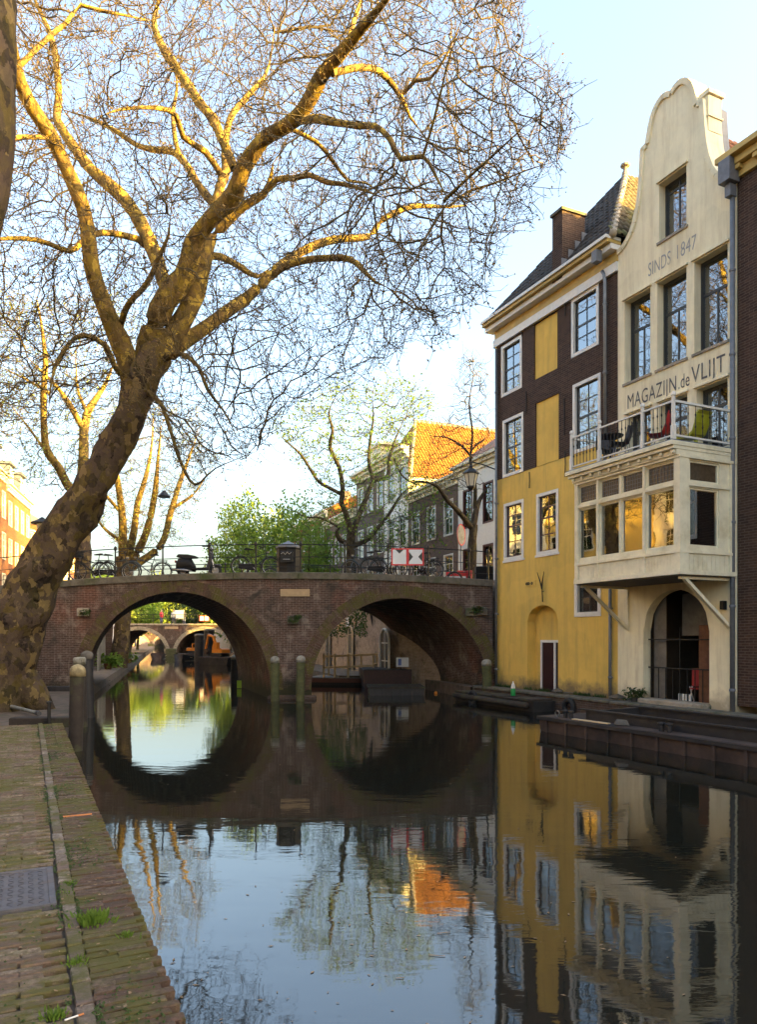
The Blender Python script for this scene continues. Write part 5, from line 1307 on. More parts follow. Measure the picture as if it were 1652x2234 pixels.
# burls and root flare on the trunk
g = np.random.default_rng(3); q = MB(); q.smooth = True
tp_,tr_ = smooth_poly(*Lm[0],.22)
for i in range(34):
    k = int(g.integers(0,int(len(tp_)*.62))); a = g.uniform(0,6.28); r = tr_[k]*.97; c = Vector(tp_[k])+Vector((math.cos(a)*r*.94,math.sin(a)*r,math.sin(a*3)*.1)); s = g.uniform(.10,.28)*(1.1 if k < len(tp_)*.3 else .6)*.9; c = Vector(tp_[k])+(c-Vector(tp_[k]))*(1-.38*s/max(r,.1))
    vs=[];n1,n2=7,5
    for u in range(n2+1):
        for v in range(n1):
            th = math.pi*u/n2; ph = 2*math.pi*v/n1; e = s*g.uniform(.8,1.15); vs.append(c+Vector((math.sin(th)*math.cos(ph)*e,math.sin(th)*math.sin(ph)*e,math.cos(th)*e*1.2)))
    q.add(vs,[(u*n1+v,u*n1+(v+1)%n1,(u+1)*n1+(v+1)%n1,(u+1)*n1+v) for u in range(n2) for v in range(n1)])
o = q.build('burls', M['bark_plane'], pt); o['kind'] = 'stuff'
for px_,py_,dx in ((48,1530,.2),(-40,1560,-.3),(20,1575,-.9)):
    s0 = Vector(P(10,1440,D0))-Vector(base); e0 = Vector((dx*2.2+.4,-.6 if dx<.1 else .2,-.05)); 
    q = MB(); q.smooth=True; q.tube([s0,s0.lerp(e0,.55)+Vector((.12,0,-.2)),e0,e0*1.35+Vector((0,0,-.25))],[.55,.42,.24,.08],12); q.build('root', M['bark_plane'], pt)

# trunk that cuts the upper left corner: the next plane tree, closer by
b2 = np.array((-6.6,8.6,STREET-3.65)); pt2 = thing('plane_tree', 'dark bare plane trunk leaning into view close to the camera', 'tree', tuple(b2))
L2_ = [([Pd(-560,1720,8.6)-b2,Pd(-330,1200,8.6)-b2,Pd(-150,760,8.6)-b2,Pd(-52,420,8.6)-b2,Pd(-30,180,8.6)-b2,Pd(-28,0,8.6)-b2,Pd(-40,-260,8.7)-b2],[.44,.40,.37,.33,.31,.31,.28]),
       ([Pd(-40,-240,8.7)-b2,Pd(-110,-520,9)-b2,Pd(-160,-800,9.5)-b2],[.26,.18,.08]), ([Pd(-40,-240,8.7)-b2,Pd(60,-560,8.2)-b2,Pd(120,-800,7.6)-b2],[.22,.15,.07])]
att = np.array([Pd(rng.uniform(-700,300),rng.uniform(-1300,-450),rng.uniform(5,12))-b2 for _ in range(300)])
grow_tree(pt2, L2_, att, rng, di=2.4, dk=.6, step=.35, iters=30, bark=M['bark_dark'], barkt=M['bark_plane'], twigm=M['twig'], twig_n=1, leaf='buds', leafm=M['bud'], leaf_s=.05, bump=.03)

# plane trees beyond the bridge on the left bank
def bank_tree(name,label,limbs,poly,dd,n,kw,z=.32):
    root = np.array((0,0,0.)); px,py,d_ = limbs[0][0][:3]; root = Pd(px,py,d_); root[2] = z
    o = thing(name,label,'tree',tuple(root)); Ls = []
    for k,l in enumerate(limbs):
        pts,rr_ = limb_px(l,root)
        if k == 0: pts = [np.zeros(3)] + pts[1:]
        Ls.append((pts,rr_))
    att = att_poly(poly,dd,n,rng,root); grow_tree(o,Ls,att,rng,**kw); return o
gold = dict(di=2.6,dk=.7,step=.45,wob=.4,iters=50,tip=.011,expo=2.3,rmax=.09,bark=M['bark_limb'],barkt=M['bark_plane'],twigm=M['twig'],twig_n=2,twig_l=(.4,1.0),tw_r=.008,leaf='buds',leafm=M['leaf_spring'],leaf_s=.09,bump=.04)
bank_tree('plane_tree','bare plane tree with golden sunlit limbs half hidden by the leaning trunk',
  [[(176,1452,34,40),(178,1330,34,36),(182,1200,34,32),(178,1090,34,30),(176,1060,34,28)],
   [(176,1075,34,24),(150,1062,33.6,20),(128,1020,33.3,18),(104,987,33,17),(97,948,32.7,15),(95,865,32.2,13),(99,793,31.8,11),(92,720,31.4,9),(80,650,31,6)],
   [(178,1070,34,26),(182,1009,34.3,22),(184,937,34.6,19),(194,894,35,16),(227,843,35.5,12),(250,790,36,8)],
   [(184,940,34.6,14),(150,880,34.2,12),(120,840,34,10),(60,780,33.5,7)], [(110,860,32.2,8),(60,830,31.8,7),(0,800,31,5)], [(100,985,33,7),(60,930,33.4,6),(20,880,34,5)],
   [(190,900,34.8,9),(170,850,35.2,8),(165,780,35.6,6)]],
  [(-60,640),(280,640),(310,760),(300,900),(240,1000),(150,1100),(60,1080),(20,930),(-60,900)], (30,38.5), 2100, gold)
bank_tree('plane_tree','multi-stemmed plane tree in golden sunlight on the left bank past the bridge',
  [[(258,1440,45,40),(266,1380,45,33),(270,1320,45,31),(272,1250,45,34),(272,1215,45,36)],
   [(270,1230,45,24),(268,1170,44.6,18),(266,1120,44.3,16),(258,1060,44,13),(250,1000,43.6,10),(240,930,43,6)],
   [(276,1230,45,20),(292,1160,45.4,15),(300,1100,45.8,13),(318,1040,46,10),(330,980,46.4,7),(335,900,46.8,5)],
   [(280,1235,45,22),(312,1180,44.8,16),(330,1120,44.5,14),(340,1060,44,12),(345,1000,43.6,9),(352,930,43,6)],
   [(285,1240,45,18),(350,1190,45.6,14),(372,1120,46,13),(390,1060,46.5,11),(412,1000,47,8),(430,950,47.5,5)],
   [(266,1120,44.3,9),(230,1080,43.8,8),(205,1050,43.4,6)], [(375,1110,46,8),(420,1080,46.6,7),(450,1040,47,4)], [(262,1180,44.7,9),(225,1150,44.2,8),(200,1110,43.8,6)]],
  [(200,1000),(230,900),(330,860),(440,900),(470,1000),(450,1100),(400,1180),(330,1200),(250,1190),(200,1120)], (41,50), 2100, gold)
gt = [o_ for o_ in bpy.data.objects if o_.name.startswith('plane_tree')][-1]
gt2 = copy_tree(gt, None, (-17.2,27.0,STREET-2.8), 1.9, 'sunlit plane tree on the left street outside the bridge end')
# pruned tree with young leaves behind the railing
spring = dict(di=2.2,dk=.6,step=.36,wob=.45,iters=45,tip=.010,expo=2.3,rmax=.07,bark=M['bark_dark'],twigm=M['twig_dark'],twig_n=2,twig_l=(.3,.8),tw_r=.006,leaf='leaves',leafm=M['leaf_spring'],leaf_s=.11,leaf_n=1,buds=False,bump=.05)
bank_tree('street_tree','crooked dark street tree with fresh green leaves behind the black container',
  [[(770,1312,41.2,23.0),(767,1280,41.2,21.6),(766,1250,41.2,20.2),(765,1180,41.2,20.2),(768,1150,41.2,19.4)],
   [(766,1165,41.2,14.4),(755,1120,40.8,12.2),(745,1095,40.6,11.5),(748,1068,40.4,10.8),(740,1020,40.2,9.4),(720,975,40.0,8.6),(726,940,39.8,7.2),(718,900,39.6,5.8),(735,860,39.4,3.6)],
   [(748,1080,40.6,8.6),(720,1065,40.2,7.9),(695,1050,39.8,7.2),(675,1020,39.4,6.5),(655,990,39.0,5.8),(630,968,38.6,4.3),(610,950,38.2,2.9)],
   [(770,1160,41.2,13.7),(785,1120,41.5,12.2),(800,1085,41.8,10.8),(815,1050,42.2,10.1),(845,1040,42.5,8.6),(850,1000,42.8,7.9),(862,960,43.2,6.5),(880,920,43.5,4.3)],
   [(815,1052,42.2,7.9),(805,1010,41.9,7.2),(808,960,41.6,6.5),(815,910,41.2,5.0),(812,870,40.9,3.6)],
   [(770,1190,41.2,12.2),(740,1176,40.8,10.8),(735,1158,40.6,10.1),(742,1150,40.5,7.2)],
   [(772,1190,41.2,12.2),(800,1178,41.6,10.1),(826,1150,42.0,8.6),(850,1120,42.4,7.2),(875,1080,42.8,5.8),(900,1060,43.2,3.6)],
   [(740,1150,40.5,5.8),(700,1130,40.0,5.0),(670,1128,39.6,4.3),(630,1110,39.2,2.9)], [(860,1000,43.0,5.0),(880,1040,43.2,4.3),(920,1060,43.6,3.6),(950,1050,44.0,2.2)]],
  [(600,930),(640,890),(690,860),(740,815),(800,840),(860,820),(950,850),(960,880),(930,960),(900,1010),(990,1070),(985,1200),(850,1225),(800,1190),(700,1150),(680,1060),(620,990)], (37,45.5), 1700, dict(spring, leaf_n=1, leaf_s=.11, leafm=M['leaf_green']), z=STREET)
bank_tree('street_tree','slender dark street tree beside the white house and lantern',
  [[(1030,1293,34,21),(1030,1270,34,20),(1030,1250,34,19),(1031,1180,34,19),(1033,1145,34,19)],
   [(1033,1150,34,15),(1040,1110,34.2,13),(1050,1085,34.4,11),(1066,1060,34.6,8)], [(1036,1110,34.2,9),(1037,1060,34,7.5),(1027,1005,33.8,6),(1031,945,33.6,4.5),(1024,880,33.4,3.2),(1033,820,33.2,2.2),(1030,775,33.1,1.5)],
   [(1032,1155,34,14),(1012,1130,33.6,12),(995,1110,33.2,11),(975,1090,32.8,10),(955,1062,32.4,8),(930,1052,32,6),(895,1048,31.6,4)],
   [(1030,1000,33.8,6),(1010,975,33.4,5),(975,955,33,5),(940,952,32.6,4)], [(1028,985,33.8,5),(1045,965,34,5),(1066,955,34.2,4)]],
  [(940,940),(985,880),(1000,780),(1040,760),(1068,800),(1068,1000),(1010,1010),(1000,1080),(900,1060)], (31.5,37), 900, dict(spring, leaf_s=.05, twig_n=1, dk=.45), z=STREET)
# leafy shrubs and small trees along the far bank
def leafy(label, px, d_, pt_, pb, w, n, leafm, s=.16, z=.32, name='leafy_tree', stems=5):
    b = Pd(px,pb,d_); b[2] = z; o = thing(name,label,'tree',tuple(b)); L_=[]; hh = Pd(px,pt_,d_)[2]-z; W_ = w/FPX*d_*1.25
    L_.append(([np.zeros(3),np.array([.1,0,hh*.22]),np.array([.05,.1,hh*.34])],[.2,.16,.13]))
    for k in range(stems):
        a = 6.28*k/stems+rng.uniform(-.4,.4); rr_ = W_*.33; L_.append(([np.array([.05,.1,hh*.3]),np.array([math.cos(a)*rr_*.5,math.sin(a)*rr_*.5,hh*.5]),np.array([math.cos(a)*rr_,math.sin(a)*rr_,hh*.78])],[.10,.07,.03]))
    A_=[]
    while len(A_) < n:
        v = rng.uniform(-1,1,3)
        if (v**2).sum() < 1 and rng.random() < .5+.5*math.sin(v[0]*5+v[2]*4): A_.append(np.array([v[0]*W_*.55,v[1]*W_*.5,hh*.60+v[2]*hh*.42]))
    grow_tree(o,L_,np.array(A_),rng,di=3,dk=.55,step=.4,wob=.35,iters=30,tip=.010,rmax=.06,bark=M['bark_dark'],twigm=M['twig_dark'],twig_n=3,twig_l=(.3,.9),leaf='leaves',leafm=leafm,leaf_s=s,leaf_n=3,buds=False,trunk_side=10)
    return o
leafy('bright green leafy tree behind the scooter end of the bridge',560,50,1085,1440,150,600,M['leaf_green'],.17)
leafy('fresh green leafy tree left of the black container',520,60,1105,1435,110,400,M['leaf_spring'],.17)
leafy('dense green leafy tree directly behind the black container',665,52,1090,1440,160,600,M['leaf_green'],.17)
leafy('green leafy tree in front of the sunlit far houses',720,62,1125,1435,110,400,M['leaf_green'],.17)
leafy('tall pale spring tree behind the pruned tree far along the bank',620,75,1110,1432,110,260,M['leaf_spring'],.2)
for k,(px,d_,t_,w_) in enumerate(((300,104,1275,90),(360,112,1255,100),(430,100,1290,95),(505,96,1275,100),(250,100,1265,90),(140,95,1230,110),(200,98,1245,100))):
    leafy(['round green tree beyond the distant bridge, first past its left end','tall green tree beyond the pier of the distant bridge','green tree beyond the right arch of the distant bridge','green tree at the right end of the distant bridge','green tree at the left end of the distant bridge','leafy tree far along the left row of houses','second leafy tree far along the left row of houses'][k],px,d_,t_,1405,w_,200,[M['leaf_green'],M['leaf_spring'],M['leaf_dark']][k%3],.3,z=STREET if k > 4 else .4)
# ------------------------------------------------------------------ mooring posts
def mooring(label, x, y, ztop, r, body, cap, group='mooring posts', capkind='dome'):
    o = thing('mooring_post', label, 'mooring post', (x,y,0), R.uniform(0,6), group)
    q = MB(); q.smooth = True; n = 18; vs=[]; zs = np.linspace(-1.2,ztop-.14,12); gk = [R.uniform(-.06,.06) for _ in range(18)]
    for z in zs:
        for k in range(n): a = 6.283*k/n; rr_ = r*(1+gk[k]+R.uniform(-.03,.03)); vs.append((math.cos(a)*rr_,math.sin(a)*rr_,z))
    q.add(vs,[(i*n+k,i*n+(k+1)%n,(i+1)*n+(k+1)%n,(i+1)*n+k) for i in range(11) for k in range(n)]); q.build('pile', body, o)
    q = MB(); q.smooth = True; q.lathe([(r*1.09,-.13),(r*1.10,-.03),(r*1.02,.02),(r*.8,.06),(r*.45,.09),(.01,.10)] if capkind=='dome' else [(r*1.08,-.12),(r*1.08,.02),(r*.9,.05),(.01,.06)],(0,0,ztop-.14),16); q.build('cap', cap, o)
    o.rotation_euler.x = R.uniform(-.035,.035); o.rotation_euler.y = R.uniform(-.035,.035)
    return o
def mp(px, d): return ((px-CX)/FPX*d, d)
mooring('mooring post with a cream domed cap at the corner of the brick wharf', *mp(165,13.9), 1.68, .132, M['wood_dark'], M['cap_cream'])
mooring('mooring post with a flat white cap behind the cream-capped one', *mp(178,17.6), 1.76, .135, M['wood_dark'], M['cap_white'], capkind='flat')
mooring('black mooring post without a light cap behind the white-capped one', *mp(194,19.7), 1.83, .15, M['hull_black'], M['wood_grey'])
mooring('mossy mooring post with a white cap at the left of the bridge pier', *mp(600,24.7), 1.56, .14, M['wood_green'], M['cap_white'])
mooring('mossy mooring post with a white cap at the right of the bridge pier', *mp(655,24.7), 1.58, .145, M['wood_green'], M['cap_white'])
mooring('mossy mooring post with a white cap at the foot of the yellow house', *mp(1064,25.0), 1.45, .16, M['wood_green'], M['cap_white'])
mooring('black mooring post beyond the left arch', *mp(512,34), 1.38, .18, M['hull_black'], M['cap_white'])
mooring('black mooring post with a white cap beside the wooden dock', *mp(880,33.4), 1.34, .20, M['hull_black'], M['cap_white'])
mooring('thick black mooring post in front of the distant orange excavator', *mp(454,62), 2.9, .42, M['hull_black'], M['wood_grey'])
mooring('second thick black mooring post in front of the distant orange excavator', *mp(434,64), 2.5, .40, M['hull_black'], M['wood_grey'])
# ------------------------------------------------------------------ boats and floats
def hull_box(mb, x0,x1,y0,y1,z0,z1,rake=.3):
    mb.add([(x0+rake,y0+.05,z0),(x1-rake,y0+.05,z0),(x1-rake,y1-.05,z0),(x0+rake,y1-.05,z0),(x0,y0,z1),(x1,y0,z1),(x1,y1,z1),(x0,y1,z1)],[(0,3,2,1),(0,1,5,4),(1,2,6,5),(2,3,7,6),(3,0,4,7)])
p0 = PG(1176,1594,0); p1 = PG(1652,1675,0); dv = (p1-p0).normalized(); BROT = frame_rot(dv.x,dv.y)
barge = thing('work_barge', 'low rusty work barge with a black steel coaming moored at the cream house', 'barge', tuple(p0), BROT)
q = MB(); BW = 2.3; hull_box(q,0,9,0,BW,-.5,.34,.1); q.build('hull', M['hull_rust'], barge)
q = MB()
for a,b,c,d in ((0,9,0,.42),(0,9,BW-.3,BW),(0,1.3,.42,BW-.3),(8.5,9,.42,BW-.3)): q.box(a,b,c,d,.33,.352)
q.build('side_deck', M['hull_rust'], barge)
for i in range(14): q = MB(); q.bbox(.25+i*.62,.31+i*.62,-.035,.0,-.1,.33,.008); q.build('hull_rib', M['hull_rust'], barge)
q = MB(); q.box(0-.03,9,-.05,.0,.27,.345); q.build('rubbing_strake', M['hull_black'], barge)
q = MB()
for (xa,ya),(xb,yb) in (((1.1,.42),(8.6,.42)),((1.1,BW-.34),(8.6,BW-.34))): q.beam((xa,ya,.46),(xb,yb,.46),.06,.22); q.beam((xa-.2,ya,.565),(xb,yb,.565),.14,.03)
q.beam((1.15,.46,.45),(1.15,BW-.38,.45),.06,.19); q.beam((8.5,.46,.45),(8.5,BW-.38,.45),.06,.19); q.build('coaming', M['hull_black'], barge)
q = MB(); q.box(1.2,8.45,.46,BW-.38,-.3,-.26); q.box(1.2,8.45,BW-.375,BW-.37,-.3,.36); q.build('hold', M['hull_rust'], barge)
q = MB(); q.add([(5.2,BW-.5,.0),(7.2,BW-.5,.0),(7.4,.9,.3),(5.0,.9,.3)],[(0,1,2,3)]); q.box(5.0,7.4,.9,1.2,.26,.30); q.build('loose_sheet', M['cap_white'], barge)
for x,y in ((5.6,.2),(.4,.2)): 
    q = MB(); q.ring((x,y,.42),.07,.018,'y',14,6); q.build('mooring_eye', M['wood_grey'], barge)
q = MB(); q.beam((1.0,.12,.365),(2.0,.16,.365),.10,.02); q.build('loose_plank', M['wood_rail'], barge)
bt = MB(); bt.smooth = True; bq = PG(1207,1535,.36); bt.lathe([(.045,0),(.05,.02),(.05,.16),(.03,.2),(.018,.22),(.018,.27)],(0,0,0),10)
pf = PG(1075,1540,0); flo = thing('pontoon', 'black floating pontoon against the foot of the yellow house', 'pontoon', (*on_facade(-.35,0,.75)[:2],0), FROT)
q = MB(); hull_box(q,0,4.4,-.75,0,-.3,.26,.05); q.box(0,4.4,-.75,0,.26,.30); q.build('float', M['hull_black'], flo)
for i in range(6): q = MB(); q.bbox(.1+i*.72,.75+i*.72,-.78,-.05,.30,.34+R.uniform(0,.03),.015); q.build('deck_board', M['wood_dark'], flo)
q = MB(); q.smooth=True; q.tube([(.1,-.82,.2),(4.2,-.84,.18)],.09,8); q.build('fender_log', M['wood_dark'], flo)
bo = thing('bottle', 'green and white plastic bottle standing on the pontoon by the maroon door', 'bottle', (*on_facade(2.55,0,1.15)[:2],.36))
q = MB(); q.smooth=True; q.lathe([(.07,0),(.075,.02),(.075,.2),(.07,.22)],(0,0,0),12); q.build('label_band', M['bottle_green'], bo)
q = MB(); q.smooth=True; q.lathe([(.068,.22),(.07,.25),(.05,.34),(.02,.4),(.02,.44)],(0,0,0),12); q.build('neck', M['litter_white'], bo)
def buoy(label,px,py,r):
    c = PG(px,py,0); o = thing('buoy', label, 'buoy', (c.x,c.y,0), 0, 'orange buoys'); q = MB(); q.smooth=True; q.lathe([(r*math.sin(a),-r*.3+r-r*math.cos(a)) for a in np.linspace(.05,3.1,10)],(0,0,-r*.35),14); q.build('float', M['orange'], o)
    q = MB(); q.tube([(0,0,r*1.3),(0,0,r*1.5)],r*.2,6); q.build('eye', M['iron'], o)
buoy('orange buoy floating at the end of the black pontoon',1052,1529,.11); buoy('orange buoy floating against the right arch wall',951,1513,.07); buoy('orange buoy floating beside the black float under the right arch',868,1512,.09)
# black float and landing stage under the right arch
c = PG(865,1517,0); o = thing('work_float', 'black square float moored under the right arch', 'pontoon', (c.x,c.y,0), .05)
q = MB(); hull_box(q,-1.0,1.05,0,1.9,-.4,.26,.04); q.build('hull', M['hull_black'], o); q = MB(); q.bbox(-1.05,1.1,-.04,1.94,.26,.31,.02); q.build('deck', M['wood_dark'], o)
for i in range(6): q = MB(); q.box(-.85+i*.35,-.79+i*.35,-.03,-.001,-.2,.25); q.build('rib', M['hull_black'], o)
o = thing('red_barge', 'dark red barge moored behind the black float', 'barge', (*mp(850,31.0),0), .1); q = MB(); hull_box(q,-1.1,1.5,0,3,-.4,.75,.1); q.build('hull', plain('hull_maroon',(.04,.012,.012),.6,.4,5), o); q = MB(); q.bbox(-1.1,1.5,0,3,.75,.79,.02); q.build('deck', M['hull_black'], o)
o = thing('parking_sign', 'small white and blue sign board on the dark red barge', 'sign', (*mp(879,31.2),.79)); q = MB(); q.box(-.28,.25,0,.02,.1,.5); q.build('board', M['sign_white'], o); q = MB(); q.box(-.20,-.06,-.006,-.001,.16,.44); q.build('blue_field', M['sign_blue'], o); q = MB(); q.box(-.1,-.06,.021,.05,0,.4); q.build('leg', M['iron'], o)
c = mp(752,33.0); dock = thing('landing_stage', 'wooden landing stage with a pale rail beyond the right arch', 'dock', (*c,0), -.12)
q = MB(); hull_box(q,-1.6,1.5,0,2.2,-.3,.28,.05); q.build('float', M['hull_black'], dock)
for i in range(10): q = MB(); q.bbox(-1.6+i*.31,-1.31+i*.31,-.05,2.2,.285,.34,.01); q.build('deck_board', M['wood_grey'], dock)
q = MB(); q.box(-1.7,1.5,-.12,-.05,.12,.30); q.build('fender', plain('dock_red',(.14,.06,.045),.8,.3,5), dock)
ph_=[(-.95,.0),(-.45,.05),(.15,.05),(.75,.05),(1.3,.05)]
for x,y in ph_: q = MB(); q.beam((x,y,.30),(x,y,1.42),.08,.08); q.build('rail_post', M['wood_rail'], dock)
for h in (1.38,.88): q = MB(); q.beam((-1.0,-.01,h-.1),(1.35,-.01,h),.06,.09); q.build('rail', M['wood_rail'], dock)
for x,y in ((-.95,1.2),(1.3,1.2)): q = MB(); q.beam((x,y,.33),(x,y,1.4),.08,.08); q.build('rail_post', M['wood_rail'], dock)
for h in (1.38,.9): q = MB(); q.beam((1.3,.08,h),(1.3,1.2,h),.06,.08); q.build('rail', M['wood_rail'], dock)
# cellar fronts on the right wharf
def cellar_door(label,px,d_,w,h,frm):
    o = thing('cellar_front', label, 'door', (*mp(px,d_),.42), frame_rot(.29,-.957)); r = w/2; zs = h-r
    pr = [(-r,0)]+[(-r*math.cos(math.pi*i/14),zs+r*math.sin(math.pi*i/14)) for i in range(15)]+[(r,0)]
    q = MB(); q.add([(x,-.03,z) for x,z in pr],[tuple(range(len(pr)))]); q.build('door_leaf', M['hull_black'], o)
    q = MB(); q.tube([(x,-.06,z) for x,z in pr],.06,6); q.build('door_frame', frm, o)
    q = MB()
    for z in (zs*.45,zs): q.box(-r,r,-.06,-.04,z,z+.05)
    q.box(-.03,.03,-.06,-.035,0,h); q.build('glazing_bars', frm, o)
dwl = lambda px: None
def rwall(px):       # where a photograph column meets the right cellar wall
    r = (px-CX)/FPX; k = (-14.5-.5)/(82-32.6); d_ = (.5-k*32.6)/(r-k); return d_-.25
cellar_door('arched cellar door with a pale frame behind the landing stage',767,rwall(767),.9,2.3,M['wood_rail']); cellar_door('wide dark arched cellar door right of the steep stairs',842,rwall(842)-.1,1.3,2.1,M['frame_white']); cellar_door('narrow dark arched cellar door at the left of the landing stage',718,rwall(718),.9,2.2,M['stone'])
o = thing('wall_sign', 'square white sign on the ivy-covered cellar wall', 'sign', (*mp(759,rwall(759)-.1),2.95), frame_rot(.29,-.957)); q = MB(); q.box(-.24,.24,-.03,0,-.25,.25); q.build('board', M['sign_white'], o); q = MB(); q.box(-.15,.15,-.036,-.031,-.02,.02); q.box(-.12,.12,-.036,-.031,.08,.12); q.build('print', M['grey_paint'], o)
iv = MB()
for i in range(1500):
    px = R.uniform(700,800); d_ = rwall(px)-.06; x,y = mp(px,d_); z = R.uniform(2.2,4.6); s = R.uniform(.06,.14); a = R.uniform(0,6.28); iv.add([(x,y-R.uniform(0,.12),z),(x+s*math.cos(a),y-.1,z+s*math.sin(a)),(x+s*1.2*math.cos(a+.7),y-.05,z+s*1.2*math.sin(a+.7))],[(0,1,2)])
tag(iv.build('ivy', M['leaf_dark']), 'ivy hanging over the cellar wall beyond the right arch', 'ivy', kind='stuff')
st = thing('steep_stairs', 'dark steep stairs from the right wharf up to the street', 'stairs', (*mp(826,35.0),.42), 0)
for s_ in (0,.75): q = MB(); q.beam((.35,.2+s_,0),(-.55,.2+s_,3.8),.12,.2); q.build('stringer', M['wood_dark'], st)
for i in range(13): q = MB(); f = (i+.5)/13; q.bbox(.35-.9*f-.12,.35-.9*f+.12,.2,.95,3.8*f,3.8*f+.05,.01); q.build('tread', M['wood_grey'], st)
# ------------------------------------------------------------------ left wharf past the bridge: fence, steps, plants, gull
fe = thing('plank_fence', 'weathered upright plank fence on the left wharf under the arch', 'fence', (*mp(214,40),.32), frame_rot(-.28,.96))
for i in range(16): q = MB(); q.bbox(i*.32,i*.32+.28,0,.05,0,2.4+R.uniform(-.25,.3),.01); q.build('plank', M['wood_grey'] if i%3 else M['cap_white'], fe)
q = MB(); q.box(0,5.1,.051,.1,.5,.6); q.box(0,5.1,.051,.1,1.8,1.9); q.build('batten', M['wood_grey'], fe)
st = thing('wharf_stairs', 'stairs with a white handrail on the left wharf past the bridge', 'stairs', (*mp(245,46),.32), frame_rot(-.28,.96))
for i in range(14): q = MB(); q.bbox(i*.26,i*.26+.3,0,1.2,0,.26*(i+1),.02); q.build('step', M['brick_quay'], st)
for h in (.55,1.0): q = MB(); q.beam((0,0,h),(3.6,0,3.64+h),.06,.06); q.build('handrail', M['frame_white'], st)
for i in range(5): q = MB(); q.beam((i*.9,0,i*.9),(i*.9,0,i*.9+1.0),.06,.06); q.build('baluster', M['frame_white'], st)
def pot_plant(label,px,d_,s,z=.32,pot=True):
    o = thing('potted_plant', label, 'plant', (*mp(px,d_),z), 0, 'plants on the left wharf')
    q = MB(); q.lathe([(s*.3,0),(s*.4,s*.5),(s*.42,s*.55)],(0,0,0),10); q.build('pot', M['tile_red'], o); fern(o,(0,.05,s*.9),130,s,M['leaf_green'],'foliage')
pot_plant('bushy potted plant at the foot of the plank fence',236,42,.6); pot_plant('smaller potted plant beside the wharf stairs',250,44,.5); pot_plant('low potted plant on the far wharf edge',282,52,.5)
gl = thing('gull', 'white gull floating on the water under the left arch', 'bird', (*PG(353/1.0,1487,0)[:2],0) if False else tuple(PG(232,1489,0)), 2.5)
q = MB(); q.smooth=True; q.tube([(-.22,0,.10),(-.12,0,.08),(0,0,.07),(.1,0,.08),(.15,0,.14),(.18,0,.2),(.23,0,.21)],[.012,.05,.085,.075,.045,.045,.02],10); q.build('body', M['cap_white'], gl); q = MB(); q.tube([(.22,0,.21),(.29,0,.195)],[.016,.005],6); q.build('beak', M['orange'], gl)
q = MB(); q.smooth=True
for k in (-1,1): q.tube([(.08,.07*k,.1),(-.08,.075*k,.12),(-.26,.04*k,.12)],[.03,.04,.01],6)
q.build('wing', M['grey_paint'], gl)
# ------------------------------------------------------------------ orange machines on barges by the distant bridge
def excavator(label, px, d_, rot, s, boomup):
    b = mp(px,d_); ba = thing('pontoon', 'black work pontoon carrying the '+label, 'pontoon', (*b,0), rot); q = MB(); hull_box(q,-3.2*s,3.2*s,-1.6*s,1.6*s,-.4,.55,.3); q.build('hull', M['hull_black'], ba); q = MB(); q.bbox(-3.1*s,3.1*s,-1.5*s,1.5*s,.55,.6,.02); q.build('deck', M['hull_rust'], ba)
    o = thing('excavator', label, 'excavator', (*b,.6), rot)
    for k in (-1,1):
        q = MB(); q.prism([(-1.1*s,.15*s),(-.9*s,0),(.9*s,0),(1.1*s,.15*s),(1.1*s,.42*s),(.9*s,.55*s),(-.9*s,.55*s),(-1.1*s,.42*s)],'y',k*.75*s-.22*s,k*.75*s+.22*s); q.build('track', M['rubber'], o)
    q = MB(); q.prism([(-1.3*s,.65*s),(.9*s,.65*s),(.9*s,1.15*s),(-.9*s,1.35*s),(-1.3*s,1.2*s)],'y',-.9*s,.9*s); q.build('body', M['orange'], o)
    q = MB(); q.prism([(-.1*s,1.2*s),(.85*s,1.2*s),(.85*s,1.6*s),(.6*s,2.3*s),(-.1*s,2.3*s)],'y',.15*s,.88*s); cb_ = q.build('cab', M['orange'], o); q = MB(); q.box(.05*s,.62*s,.12*s,.145*s,1.35*s,2.1*s); q.build('cab_window', M['pane_far'], cb_)
    bm = [(.8*s,-.15*s,1.0*s),(1.5*s,-.15*s,(2.6+boomup)*s),(2.6*s,-.15*s,(2.9+boomup)*s)]; q = MB()
    for a,b_ in zip(bm,bm[1:]): q.beam(a,b_,.28*s,.4*s,(0,1,0))
    q.build('boom', M['orange'], o); q = MB(); q.beam(bm[2],(3.2*s,-.15*s,1.2*s),.22*s,.3*s,(0,1,0)); q.build('arm', M['orange'], o)
    q = MB(); q.prism([(2.8*s,1.25*s),(3.5*s,1.2*s),(3.3*s,.5*s),(2.9*s,.45*s),(2.6*s,.8*s)],'y',-.45*s,.15*s); q.build('bucket', M['hull_rust'], o)
excavator('orange excavator with raised boom by the distant bridge',480,58,2.6,.50,.6); excavator('orange excavator behind the thick mooring posts',420,70,.3,.42,0)
